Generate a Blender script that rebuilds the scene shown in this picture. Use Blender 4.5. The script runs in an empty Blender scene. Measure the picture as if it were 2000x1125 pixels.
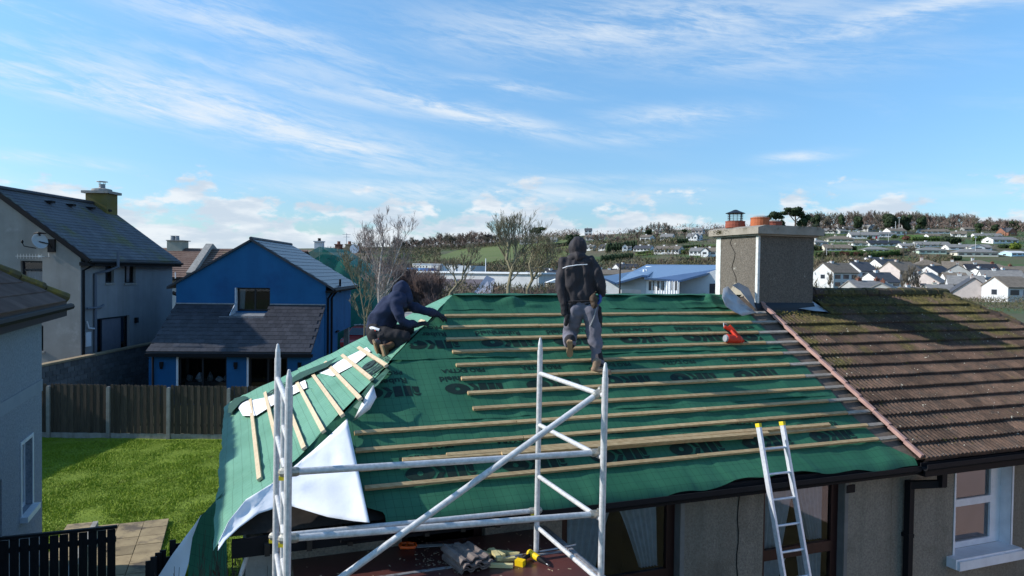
import bpy, bmesh, math, random
import numpy as np
from mathutils import Vector, Matrix, noise
rnd = random.Random(7)
SC = bpy.context.scene
COL = SC.collection
# ---------------------------------------------------------------- camera
FOC, CAMH = 1400.0, 5.8
th = math.atan(32.5 / FOC); ph = 0.013
Fw = Vector((0, math.cos(th), -math.sin(th)))
U0 = Vector((0, math.sin(th), math.cos(th))); R0 = Vector((1, 0, 0))
Up = U0 * math.cos(ph) - R0 * math.sin(ph)
Rt = R0 * math.cos(ph) + U0 * math.sin(ph)
CAM = Vector((0, 0, CAMH))
cd = bpy.data.cameras.new('camera'); cam = bpy.data.objects.new('camera', cd); COL.objects.link(cam)
cd.sensor_width = 36.0; cd.lens = FOC / 2000 * 36.0; cd.clip_start = 0.1; cd.clip_end = 6000
mw = Matrix((Rt, Up, -Fw)).transposed().to_4x4(); mw.translation = CAM
cam.matrix_world = mw
SC.camera = cam
# ---------------------------------------------------------------- exposure, sun, sky
SC.view_settings.view_transform = 'Standard'; SC.view_settings.look = 'None'
SC.view_settings.gamma = 1.0; SC.view_settings.exposure = 0.12
SC.view_settings.use_curve_mapping = False
SUN_AZ, SUN_EL = math.radians(-93), math.radians(30)
SUNV = Vector((math.sin(SUN_AZ) * math.cos(SUN_EL), math.cos(SUN_AZ) * math.cos(SUN_EL), math.sin(SUN_EL)))
sl = bpy.data.lights.new('sun', 'SUN'); sl.energy = 5.0; sl.angle = math.radians(0.53); sl.color = (1.0, 0.955, 0.89)
so = bpy.data.objects.new('sun', sl); COL.objects.link(so)
so.rotation_euler = SUNV.to_track_quat('Z', 'Y').to_euler(); so.location = (-40, 0, 60)

world = bpy.data.worlds.new('World'); SC.world = world; world.use_nodes = True
def build_sky():
    nt = world.node_tree; nt.nodes.clear(); N = nt.nodes; L = nt.links
    out = N.new('ShaderNodeOutputWorld'); bg = N.new('ShaderNodeBackground')
    sky = N.new('ShaderNodeTexSky'); sky.sky_type = 'NISHITA'; sky.sun_disc = False
    sky.sun_elevation = SUN_EL; sky.sun_rotation = SUN_AZ
    sky.air_density = 1.0; sky.dust_density = 0.6; sky.ozone_density = 1.0; sky.altitude = 0
    geo = N.new('ShaderNodeTexCoord'); sep = N.new('ShaderNodeSeparateXYZ'); L.new(geo.outputs['Generated'], sep.inputs[0])
    def m(op, a, b=None, c=None, clamp=False):
        n = N.new('ShaderNodeMath'); n.operation = op; n.use_clamp = clamp
        for i, v in enumerate((a, b, c)):
            if v is None: continue
            if isinstance(v, (int, float)): n.inputs[i].default_value = v
            else: L.new(v, n.inputs[i])
        return n.outputs[0]
    x, y, z = sep.outputs
    az = m('ARCTAN2', x, y); el = m('ARCSINE', z)
    def coord(sx, sy, rot, ox=0.0, oy=0.0):
        c, s = math.cos(rot), math.sin(rot)
        a = m('ADD', m('MULTIPLY', az, c), m('MULTIPLY', el, s))
        b = m('SUBTRACT', m('MULTIPLY', el, c), m('MULTIPLY', az, s))
        cb = N.new('ShaderNodeCombineXYZ')
        L.new(m('MULTIPLY_ADD', a, sx, ox), cb.inputs[0]); L.new(m('MULTIPLY_ADD', b, sy, oy), cb.inputs[1])
        return cb.outputs[0]
    def nz(vec, scale, det=6.0, rough=0.55, dist=0.0):
        n = N.new('ShaderNodeTexNoise'); n.inputs['Scale'].default_value = scale
        n.inputs['Detail'].default_value = det; n.inputs['Roughness'].default_value = rough
        n.inputs['Distortion'].default_value = dist; L.new(vec, n.inputs['Vector']); return n.outputs['Fac']
    def ramp(v, a, b, lo=0.0, hi=1.0):
        n = N.new('ShaderNodeMapRange'); n.interpolation_type = 'SMOOTHSTEP'
        L.new(v, n.inputs[0])
        for i, q in enumerate((a, b, lo, hi)): n.inputs[i + 1].default_value = q
        return n.outputs[0]
    # high cirrus: streaky noise, gathered in elongated drifts
    st = nz(coord(3.2, 17.0, -0.13, 3.1, 1.7), 1.5, 9, 0.66, 0.5)
    fine = nz(coord(9.0, 60.0, -0.20, 1.0, 5.0), 1.6, 8, 0.7, 0.8)
    big = nz(coord(1.6, 5.0, -0.10, 7.7, 2.2), 1.3, 3, 0.5, 0.3)
    wave = nz(coord(2.0, 2.0, 0.0, 4.0, 0.0), 3.0, 4, 0.6)
    drift = None
    # (pixel x, pixel y, half length, half height, tilt, strength)
    D = [(230, 200, 260, 26, -0.13, 1.05), (480, 235, 340, 40, -0.20, .95), (640, 292, 130, 15, -0.03, 1.1),
         (420, 45, 330, 36, -0.20, .62), (620, 145, 160, 30, -0.1, .40), (900, 222, 200, 17, -0.19, 1.05),
         (990, 172, 120, 12, -0.10, .6), (1230, 55, 380, 48, 0.02, .72), (1760, 22, 330, 26, 0.10, .75), (1500, 118, 260, 26, -0.05, .42),
         (1310, 224, 120, 17, 0.0, .62), (1555, 300, 55, 8, 0.04, .85), (130, 328, 75, 9, -0.03, .8), (725, 327, 36, 7, -0.1, .7),
         (20, 25, 110, 14, -0.15, .7), (1220, 268, 130, 14, 0.03, .42), (930, 302, 60, 6, -0.02, .3), (1680, 352, 170, 12, .02, .25),
         (90, 150, 240, 18, -0.10, .4), (600, 180, 300, 14, -0.15, .55),
         (900, 378, 330, 17, 0.0, .85), (1100, 352, 300, 10, 0.0, .4), (1900, 360, 160, 10, .0, .3)]
    for (px, py, hw, hh, tl, s) in D:
        a0 = math.atan((px - 1000) / FOC); e0 = math.atan((530 - py) / FOC * math.cos(a0))
        c, sn = math.cos(tl), math.sin(tl)
        da = m('SUBTRACT', az, a0); de = m('SUBTRACT', el, e0)
        A = m('MULTIPLY', m('ADD', m('MULTIPLY', da, c), m('MULTIPLY', de, sn)), FOC / hw)
        B = m('MULTIPLY', m('SUBTRACT', m('MULTIPLY', de, c), m('MULTIPLY', da, sn)), FOC / hh)
        r2 = m('ADD', m('MULTIPLY', A, A), m('MULTIPLY', B, B))
        g = m('MULTIPLY', m('POWER', 2.718, m('MULTIPLY', r2, -0.8)), s)
        drift = g if drift is None else m('MAXIMUM', drift, g)
    body = m('MULTIPLY', drift, ramp(m('ADD', m('MULTIPLY', st, .65), m('MULTIPLY', fine, .35)), 0.38, 0.62, 0.06, 1.2))
    gen = m('MULTIPLY', m('MULTIPLY', ramp(st, .50, .76), ramp(big, .46, .7)), 0.22)
    cir = m('MAXIMUM', body, gen, clamp=True)
    # low cumulus bank near the horizon
    cu = nz(coord(8.0, 17.0, 0.0, 0.0, 2.0), 1.9, 9, 0.58, 0.1)
    wv = nz(coord(5.0, 0.0, 0.0, 6.0, 0.0), 1.4, 2, 0.5)
    top = m('MULTIPLY_ADD', wv, 0.105, 0.040)
    hgt = m('SUBTRACT', top, el)
    edge = m('ADD', m('MULTIPLY', hgt, 9.0), m('MULTIPLY', m('SUBTRACT', cu, 0.5), 2.6))
    bank = m('MULTIPLY', ramp(edge, -0.03, 0.30), 0.94)
    shade = ramp(nz(coord(7, 26, 0, 9, 1), 2.0, 6, .55), .38, .66)
    cc = N.new('ShaderNodeMix'); cc.data_type = 'RGBA'; L.new(shade, cc.inputs[0])
    cc.inputs[6].default_value = (3.9, 4.55, 5.3, 1); cc.inputs[7].default_value = (5.5, 5.85, 6.2, 1)
    # colour trim of the clear sky
    hs = N.new('ShaderNodeHueSaturation'); hs.inputs['Saturation'].default_value = SKY_SAT; hs.inputs['Value'].default_value = SKY_VAL
    L.new(sky.outputs[0], hs.inputs['Color'])
    tint = N.new('ShaderNodeMix'); tint.data_type = 'RGBA'; tint.blend_type = 'MULTIPLY'; tint.inputs[0].default_value = 1
    L.new(hs.outputs[0], tint.inputs[6]); tint.inputs[7].default_value = SKY_TINT
    lo_ = N.new('ShaderNodeMix'); lo_.data_type = 'RGBA'; L.new(ramp(el, -0.02, 0.42), lo_.inputs[0]); lo_.inputs[6].default_value = (.60, .80, 1.04, 1); lo_.inputs[7].default_value = SKY_TINT; L.new(lo_.outputs[2], tint.inputs[7])
    m1 = N.new('ShaderNodeMix'); m1.data_type = 'RGBA'; L.new(m('MULTIPLY', cir, 0.86), m1.inputs[0]); L.new(tint.outputs[2], m1.inputs[6]); m1.inputs[7].default_value = (5.2, 5.7, 6.2, 1)
    m2 = N.new('ShaderNodeMix'); m2.data_type = 'RGBA'; L.new(bank, m2.inputs[0]); L.new(m1.outputs[2], m2.inputs[6]); L.new(cc.outputs[2], m2.inputs[7])
    L.new(m2.outputs[2], bg.inputs[0]); bg.inputs[1].default_value = 0.145
    L.new(bg.outputs[0], out.inputs[0])
SKY_SAT, SKY_VAL, SKY_TINT = 1.0, 1.0, (0.80, 1.20, 1.42, 1)
build_sky()

# ---------------------------------------------------------------- geometry helpers
def ray(px, py):
    return Fw + Rt * ((px - 1000) / FOC) - Up * ((py - 562.5) / FOC)
def onplane(px, py, nrm, p0):
    d = ray(px, py); return CAM + d * ((Vector(p0) - CAM).dot(nrm) / d.dot(nrm))
class Frm:
    """a local frame: x and y in the ground plane, z up; y axis turned by ang from world +Y"""
    def __init__(s, o, ang=0.0):
        s.o = Vector(o); s.x = Vector((math.cos(ang), math.sin(ang), 0)); s.y = Vector((-math.sin(ang), math.cos(ang), 0)); s.z = Vector((0, 0, 1)); s.ang = ang
    def p(s, x, y, z): return s.o + s.x * x + s.y * y + s.z * z
    def m(s, x=0, y=0, z=0):
        r = Matrix((s.x, s.y, s.z)).transposed().to_4x4(); r.translation = s.p(x, y, z); return r
    def sub(s, x, y, z, ang): return Frm(s.p(x, y, z), s.ang + ang)
WF = Frm((0, 0, 0), 0)
class MB:
    def __init__(s): s.v = []; s.f = []; s.uv = None
    def add(s, vs, fs):
        b = len(s.v); s.v += [tuple(v) for v in vs]; s.f += [tuple(i + b for i in f) for f in fs]; return s
    def quad(s, *p): return s.add(p, [tuple(range(len(p)))])
    def hexa(s, p):
        return s.add(p, [(0, 3, 2, 1), (4, 5, 6, 7), (0, 1, 5, 4), (1, 2, 6, 5), (2, 3, 7, 6), (3, 0, 4, 7)])
    def fb(s, fm, x0, x1, y0, y1, z0, z1):
        return s.hexa([fm.p(x0, y0, z0), fm.p(x1, y0, z0), fm.p(x1, y1, z0), fm.p(x0, y1, z0),
                       fm.p(x0, y0, z1), fm.p(x1, y0, z1), fm.p(x1, y1, z1), fm.p(x0, y1, z1)])
    def bar(s, a, b, w, h, up=(0, 0, 1)):
        a = Vector(a); b = Vector(b); d = (b - a).normalized(); sd = d.cross(Vector(up)).normalized(); u = sd.cross(d)
        sd *= w / 2; u *= h / 2
        return s.hexa([a - sd - u, a + sd - u, b + sd - u, b - sd - u, a - sd + u, a + sd + u, b + sd + u, b - sd + u])
    def tube(s, pts, r, n=8, cap=True, sq=None):
        pts = [Vector(p) for p in pts]; k = len(pts)
        rs = r if isinstance(r, (list, tuple)) else [r] * k
        b = len(s.v); ref = None
        for i, p in enumerate(pts):
            d = (pts[min(i + 1, k - 1)] - pts[max(i - 1, 0)]).normalized()
            if ref is None:
                ref = Vector((0, 0, 1)) if abs(d.z) < .9 else Vector((1, 0, 0))
            a = d.cross(ref).normalized(); c = a.cross(d).normalized(); ref = c
            for j in range(n):
                t = 2 * math.pi * j / n
                s.v.append(tuple(p + (a * math.cos(t) + c * math.sin(t)) * rs[i]))
        for i in range(k - 1):
            for j in range(n):
                q = (j + 1) % n
                s.f.append((b + i * n + j, b + (i + 1) * n + j, b + (i + 1) * n + q, b + i * n + q))
        if cap:
            s.f.append(tuple(b + j for j in range(n))); s.f.append(tuple(b + (k - 1) * n + n - 1 - j for j in range(n)))
        return s
    def prism(s, poly, fn):
        """poly: list of 2D points; fn(a,b,side) -> world, side 0/1"""
        k = len(poly)
        vs = [fn(a, b, 0) for a, b in poly] + [fn(a, b, 1) for a, b in poly]
        fs = [tuple(range(k)), tuple(range(2 * k - 1, k - 1, -1))] + [(i, i + k, (i + 1) % k + k, (i + 1) % k) for i in range(k)]
        return s.add(vs, fs)
    def lathe(s, prof, c, n=16, axis=None):
        c = Vector(c); b = len(s.v)
        for r, z in prof:
            for j in range(n):
                t = 2 * math.pi * j / n; s.v.append(tuple(c + Vector((r * math.cos(t), r * math.sin(t), z))))
        for i in range(len(prof) - 1):
            for j in range(n):
                q = (j + 1) % n; s.f.append((b + i * n + j, b + i * n + q, b + (i + 1) * n + q, b + (i + 1) * n + j))
        s.f.append(tuple(b + n - 1 - j for j in range(n))); s.f.append(tuple(b + (len(prof) - 1) * n + j for j in range(n)))
        return s
    def blob(s, c, rx, ry=None, rz=None, seg=8, ring=5, jit=0.0, rg=None, mat3=None):
        ry = ry or rx; rz = rz or rx; c = Vector(c); b = len(s.v); g = rg or rnd
        def put(x, y, z):
            k = 1 + (g.uniform(-jit, jit) if jit else 0); v = Vector((x * rx * k, y * ry * k, z * rz * k))
            if mat3 is not None: v = mat3 @ v
            s.v.append(tuple(c + v))
        put(0, 0, -1)
        for i in range(1, ring):
            p = math.pi * i / ring - math.pi / 2
            for j in range(seg):
                t = 2 * math.pi * j / seg; put(math.cos(p) * math.cos(t), math.cos(p) * math.sin(t), math.sin(p))
        put(0, 0, 1)
        for j in range(seg):
            q = (j + 1) % seg
            s.f.append((b, b + 1 + q, b + 1 + j)); e = b + 1 + (ring - 2) * seg
            s.f.append((e + j, e + q, e + seg))
            for i in range(ring - 2):
                o = b + 1 + i * seg; s.f.append((o + j, o + q, o + seg + q, o + seg + j))
        return s
    def mesh(s, name, mat=None, smooth=False, off=Vector((0, 0, 0))):
        me = bpy.data.meshes.new(name)
        me.from_pydata([(a - off[0], b - off[1], c - off[2]) for a, b, c in s.v], [], s.f)
        if s.uv:
            l = me.uv_layers.new(name='UVMap'); vi = np.zeros(len(me.loops), dtype=np.int32); me.loops.foreach_get('vertex_index', vi)
            l.data.foreach_set('uv', np.array(s.uv, dtype=np.float32)[vi].ravel())
        if mat: me.materials.append(mat)
        if smooth:
            me.polygons.foreach_set('use_smooth', [True] * len(me.polygons))
        me.update(); return me
ROOT = {}
def rootloc(o):
    while o.parent: o = o.parent
    return ROOT.get(o.name, Vector((0, 0, 0)))
def tag(o, label=None, cat=None, group=None, kind=None):
    if label: o['label'] = label
    if cat: o['category'] = cat
    if group: o['group'] = group
    if kind: o['kind'] = kind
    return o
def thing(name, loc, label, cat, group=None):
    o = bpy.data.objects.new(name, None); o.empty_display_size = 0.2; COL.objects.link(o); o.location = loc
    ROOT[o.name] = Vector(loc); return tag(o, label, cat, group)
def part(name, mb, mat, parent=None, smooth=False, kind=None, label=None, loc=None):
    off = rootloc(parent) if parent else Vector(loc or (0, 0, 0))
    o = bpy.data.objects.new(name, mb.mesh(name, mat, smooth, off)); COL.objects.link(o)
    if parent: o.parent = parent
    else: o.location = off; ROOT[o.name] = off
    if kind: o['kind'] = kind
    if label: o['label'] = label
    return o
def inst(name, me, M4, parent=None):
    o = bpy.data.objects.new(name, me); COL.objects.link(o)
    if parent:
        o.parent = parent; o.matrix_local = Matrix.Translation(-rootloc(parent)) @ M4
    else:
        o.matrix_world = M4; ROOT[o.name] = M4.translation.copy()
    return o
def copy_tree(src, loc, rotz=None, scale=None, label=None):
    def cp(o, par):
        c = o.copy(); COL.objects.link(c)
        if par: c.parent = par
        for ch in o.children: cp(ch, c)
        return c
    c = cp(src, None); c.location = loc; ROOT[c.name] = Vector(loc)
    if rotz is not None: c.rotation_euler = (0, 0, rotz)
    if scale is not None: c.scale = scale if hasattr(scale, '__len__') else (scale,) * 3
    if label: c['label'] = label
    return c
# ---------------------------------------------------------------- materials
def mat(name, c1, c2=None, scale=4.0, rough=0.85, bump=0.0, bscale=60.0, metal=0.0, spec=0.3, rv=0.0, stretch=(1, 1, 1),
        c3=None, s3=1.0, t3=(0.55, 0.65), lo=0.35, hi=0.65, coord='pos', detail=6.0, hook=None, coat=0.0, streak=None, bdist=0.01):
    mt = bpy.data.materials.new(name); mt.use_nodes = True; nt = mt.node_tree; N = nt.nodes; L = nt.links
    b = N['Principled BSDF']; b.inputs['Roughness'].default_value = rough; b.inputs['Metallic'].default_value = metal
    b.inputs['Specular IOR Level'].default_value = spec; b.inputs['Coat Weight'].default_value = coat
    if coord == 'pos': src = N.new('ShaderNodeNewGeometry').outputs['Position']
    elif coord == 'uv': src = N.new('ShaderNodeTexCoord').outputs['UV']
    else: src = N.new('ShaderNodeTexCoord').outputs['Object']
    mp = N.new('ShaderNodeMapping'); mp.inputs['Scale'].default_value = stretch; L.new(src, mp.inputs[0]); vec = mp.outputs[0]
    def nz(sc, det=detail, r=.6, v=vec):
        n = N.new('ShaderNodeTexNoise'); n.inputs['Scale'].default_value = sc; n.inputs['Detail'].default_value = det
        n.inputs['Roughness'].default_value = r; L.new(v, n.inputs['Vector']); return n.outputs['Fac']
    def rmp(v, a, bb):
        n = N.new('ShaderNodeMapRange'); L.new(v, n.inputs[0]); n.inputs[1].default_value = a; n.inputs[2].default_value = bb; n.clamp = True; return n.outputs[0]
    def mix(f, a, bb, mode='MIX'):
        n = N.new('ShaderNodeMix'); n.data_type = 'RGBA'; n.blend_type = mode
        if isinstance(f, float): n.inputs[0].default_value = f
        else: L.new(f, n.inputs[0])
        for i, q in ((6, a), (7, bb)):
            if isinstance(q, tuple): n.inputs[i].default_value = (*q[:3], 1)
            else: L.new(q, n.inputs[i])
        return n.outputs[2]
    col = c1
    if c2: col = mix(rmp(nz(scale), lo, hi), c1, c2)
    if c3: col = mix(rmp(nz(s3, 8, .65), *t3), col, c3)
    if streak:   # (colour, vertical streak scale, amount)
        m2 = N.new('ShaderNodeMapping'); m2.inputs['Scale'].default_value = (streak[1], streak[1], streak[1] * .07); L.new(src, m2.inputs[0])
        n = N.new('ShaderNodeMath'); n.operation = 'MULTIPLY'; L.new(rmp(nz(1.0, 7, .6, m2.outputs[0]), .45, .72), n.inputs[0]); n.inputs[1].default_value = streak[2]
        col = mix(n.outputs[0], col, streak[0])
    if rv:
        oi = N.new('ShaderNodeObjectInfo'); n = N.new('ShaderNodeMapRange'); L.new(oi.outputs['Random'], n.inputs[0]); n.inputs[3].default_value = 1 - rv; n.inputs[4].default_value = 1 + rv
        cb = N.new('ShaderNodeCombineColor')
        for i in range(3): L.new(n.outputs[0], cb.inputs[i])
        col = mix(1.0, col, cb.outputs[0], 'MULTIPLY')
    if hook: col = hook(nt, col, mix, nz, rmp, src)
    if isinstance(col, tuple): b.inputs['Base Color'].default_value = (*col[:3], 1)
    else: L.new(col, b.inputs['Base Color'])
    if bump:
        bn = N.new('ShaderNodeBump'); bn.inputs['Strength'].default_value = bump; bn.inputs['Distance'].default_value = bdist
        L.new(nz(bscale, 4), bn.inputs['Height']); L.new(bn.outputs[0], b.inputs['Normal'])
    return mt
def glass(name, tint=(.6, .65, .68), refl=1.0, ior=1.55):
    mt = bpy.data.materials.new(name); mt.use_nodes = True; nt = mt.node_tree; N = nt.nodes; L = nt.links; N.clear()
    o = N.new('ShaderNodeOutputMaterial'); tr = N.new('ShaderNodeBsdfTransparent'); gl = N.new('ShaderNodeBsdfGlossy'); mx = N.new('ShaderNodeMixShader'); fr = N.new('ShaderNodeFresnel')
    tr.inputs[0].default_value = (*tint, 1); gl.inputs['Roughness'].default_value = 0.02; gl.inputs[0].default_value = (refl, refl, refl, 1); fr.inputs[0].default_value = ior
    L.new(fr.outputs[0], mx.inputs[0]); L.new(tr.outputs[0], mx.inputs[1]); L.new(gl.outputs[0], mx.inputs[2]); L.new(mx.outputs[0], o.inputs[0]); return mt
K = {}
K['glass'] = glass('window_glass'); K['glass_bright'] = glass('coated_glass', (.5, .52, .55), 1.0, 2.9)
K['farglass'] = mat('far_window_glass', (.03, .035, .045), rough=.12, spec=.7)
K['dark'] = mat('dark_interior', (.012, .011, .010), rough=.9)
K['black_pvc'] = mat('black_pvc', (.012, .012, .014), rough=.6, spec=.12)
K['grey_pvc'] = mat('grey_pvc', (.11, .13, .17), rough=.45)
K['anthracite'] = mat('anthracite_frame', (.018, .02, .025), rough=.4)
K['brownframe'] = mat('mahogany_frame', (.026, .009, .008), (.038, .013, .011), 30, rough=.4, stretch=(1, 1, .2))
K['white_pvc'] = mat('white_pvc', (.72, .74, .78), (.62, .64, .68), 6, rough=.35)
K['curtain'] = mat('net_curtain', (.62, .66, .70), (.5, .54, .58), 12, rough=.9)
K['green'] = None
K['timber'] = mat('treated_timber', (.54, .39, .21), (.38, .25, .12), 7, rough=.75, rv=.16, stretch=(1, 6, 6), bump=.25, bscale=60, c3=(.22, .13, .06), s3=14, t3=(.68, .76))
K['timber_pale'] = mat('pale_timber', (.66, .53, .36), (.54, .42, .27), 8, rough=.75, rv=.10, stretch=(3, 1, 3), bump=.2, bscale=60, c3=(.33, .24, .15), s3=9, t3=(.66, .78))
K['timber_old'] = mat('weathered_batten', (.40, .36, .31), (.25, .21, .17), 18, rough=.9, rv=.15, stretch=(.4, 3, 3), bump=.4, bscale=90)
K['alu'] = mat('scaffold_aluminium', (.66, .655, .65), (.48, .475, .47), 26, rough=.5, metal=.25, spec=.5, bump=.12, bscale=160, c3=(.38, .37, .36), s3=25, t3=(.66, .78))
K['alu_white'] = mat('ladder_aluminium', (.70, .72, .76), (.56, .58, .62), 25, rough=.38, metal=.3, c3=(.35, .35, .36), s3=30, t3=(.68, .8))
K['clamp'] = mat('cast_clamp', (.45, .43, .38), (.32, .30, .25), 30, rough=.5, metal=.7)
K['yellow'] = mat('yellow_plastic', (.72, .56, .03), (.62, .47, .03), 30, rough=.4)
# ---------------------------------------------------------------- terrain
TD = [60, 100, 150, 200, 260, 330, 400, 500, 650, 900, 1400]
TX = [300, 700, 900, 1100, 1300, 1600, 1800, 2000, 2400]
TY = [[665, 606, 575, 558, 548, 532, 518, 502, 490, 487, 500],
      [665, 606, 575, 560, 548, 530, 514, 500, 488, 484, 498],
      [665, 610, 585, 565, 548, 522, 508, 494, 481, 479, 492],
      [665, 612, 590, 570, 550, 518, 500, 478, 464, 464, 480],
      [665, 612, 592, 568, 544, 503, 481, 460, 450, 452, 470],
      [665, 612, 590, 570, 540, 492, 471, 452, 441, 444, 462],
      [665, 612, 588, 568, 532, 490, 469, 450, 439, 442, 460],
      [665, 612, 588, 566, 528, 488, 469, 454, 447, 450, 466],
      [665, 612, 588, 566, 530, 492, 474, 460, 452, 455, 470]]
def lerp_tab(X, Y):
    px = 1000 + FOC * X / max(Y, 1)
    px = min(max(px, TX[0]), TX[-1]); d = min(max(Y, TD[0]), TD[-1])
    i = 0
    while i < len(TX) - 2 and px > TX[i + 1]: i += 1
    j = 0
    while j < len(TD) - 2 and d > TD[j + 1]: j += 1
    a = (px - TX[i]) / (TX[i + 1] - TX[i]); b = (d - TD[j]) / (TD[j + 1] - TD[j])
    y = (TY[i][j] * (1 - a) + TY[i + 1][j] * a) * (1 - b) + (TY[i][j + 1] * (1 - a) + TY[i + 1][j + 1] * a) * b
    return CAMH + (530 + .013 * (px - 1000) - y) / FOC * d
def ground(X, Y):
    if Y < 60: 
        base = 0.0
        z60 = lerp_tab(X, 60)
        t = min(max((Y - 40) / 20, 0), 1); z = z60 * t
    else: z = lerp_tab(X, Y)
    if Y > 150: z += noise.noise(Vector((X * .012, Y * .012, 3))) * 1.2
    return z
def pick(px, py, d0=60, d1=900):
    """distance along the pixel column where the ground is seen at row py"""
    d = d0
    while d < d1:
        X = (px - 1000) / FOC * d; z = ground(X, d)
        row = 530 + .013 * (px - 1000) - (z - CAMH) / d * FOC
        if row <= py: return Vector((X, d, z))
        d *= 1.01
    return Vector(((px - 1000) / FOC * d1, d1, ground((px - 1000) / FOC * d1, d1)))
def at_depth(px, d): 
    X = (px - 1000) / FOC * d; return Vector((X, d, ground(X, d)))
def build_ground():
    xs = list(np.unique(np.concatenate([np.linspace(-1400, -200, 25), np.linspace(-200, 420, 90), np.linspace(420, 1500, 60)])))
    ys = list(np.unique(np.concatenate([np.linspace(-120, 40, 12), np.linspace(40, 300, 60), np.linspace(300, 900, 70), np.linspace(900, 2600, 18)])))
    mb = MB(); w = len(xs)
    for y in ys:
        for x in xs: mb.v.append((x, y, ground(x, y) - (0.0)))
    for j in range(len(ys) - 1):
        for i in range(w - 1): mb.f.append((j * w + i, j * w + i + 1, (j + 1) * w + i + 1, (j + 1) * w + i))
    g = mat('hill_ground', (.085, .088, .040), (.125, .10, .065), .035, c3=(.06, .10, .028), s3=.02, t3=(.48, .56), bump=.6, bscale=.6, bdist=.6)
    part('ground', mb, g, kind='structure', smooth=True)
build_ground()
def drape(name, pts, m, lift=.25, step=8.0, kind='structure'):
    """polygon given in (pixel x, distance) corners: x-left, x-right per distance"""
    mb = MB(); rows = []
    d = pts[0][0]
    while d <= pts[-1][0] + .01:
        for k in range(len(pts) - 1):
            if pts[k][0] <= d <= pts[k + 1][0] + .01:
                a = (d - pts[k][0]) / (pts[k + 1][0] - pts[k][0]); l = pts[k][1] * (1 - a) + pts[k + 1][1] * a; r = pts[k][2] * (1 - a) + pts[k + 1][2] * a
        rows.append([at_depth(l + (r - l) * i / 40, d) + Vector((0, 0, lift)) for i in range(41)]); d += step
    for r in rows: mb.v += [tuple(v) for v in r]
    for j in range(len(rows) - 1):
        for i in range(40): mb.f.append((j * 41 + i, j * 41 + i + 1, (j + 1) * 41 + i + 1, (j + 1) * 41 + i))
    return part(name, mb, m, kind=kind, smooth=True)
K['field'] = mat('field_grass', (.105, .135, .034), (.13, .15, .045), .06, c3=(.16, .14, .06), s3=.03, t3=(.55, .8))
K['verge'] = mat('garden_grass', (.075, .14, .02), (.10, .165, .03), .2)
drape('grass_field', [(338, 840, 1085), (380, 838, 1100), (430, 815, 1110), (500, 870, 1115), (600, 905, 1120)], K['field'])
drape('grass_field', [(262, 700, 835), (300, 690, 850), (360, 690, 860)], K['field'], lift=.3)
drape('hillside_lawn', [(352, 1240, 1420), (372, 1240, 1440)], K['verge'], lift=.35, step=4)
drape('hillside_lawn', [(415, 1755, 1800), (448, 1755, 1830)], K['verge'], lift=.35, step=4)
drape('hillside_lawn', [(385, 1340, 1412), (400, 1340, 1412)], K['verge'], lift=.35, step=4)
drape('hillside_lawn', [(322, 1600, 1760), (336, 1600, 1800)], K['verge'], lift=.35, step=4)
# ---------------------------------------------------------------- far building kit
def wm(n, a, b=None, **k): return mat(n, a, b or tuple(c * .85 for c in a), 1.2, **k)
K['w_white'] = wm('white_render', (.78, .78, .77)); K['w_cream'] = wm('cream_render', (.66, .62, .52)); K['w_grey'] = wm('grey_render', (.40, .40, .39))
K['w_pale'] = wm('pale_render', (.60, .60, .60)); K['w_pink'] = wm('pinkish_render', (.58, .50, .46)); K['w_green'] = wm('pale_green_render', (.50, .60, .50)); K['w_lblue'] = wm('light_blue_render', (.45, .66, .78)); K['w_brick'] = wm('brick_facing', (.26, .12, .08))
K['r_slate'] = mat('far_slate', (.055, .055, .062), (.085, .083, .088), 1.6, rough=.6); K['r_brown'] = mat('far_brown_tiles', (.14, .115, .09), (.20, .165, .13), 1.4)
K['r_grey'] = mat('far_grey_tiles', (.17, .165, .16), (.235, .225, .215), 1.4); K['r_dark'] = mat('far_dark_slate', (.022, .022, .028), (.04, .04, .045), 1.2, rough=.5)
K['brick'] = mat('chimney_brick', (.22, .09, .06), (.15, .065, .045), 5); K['reddoor'] = mat('red_door', (.55, .02, .05), rough=.4)
K['bluepaint'] = mat('light_blue_cladding', (.14, .36, .68), (.11, .30, .60), .6, rough=.5)
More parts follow.
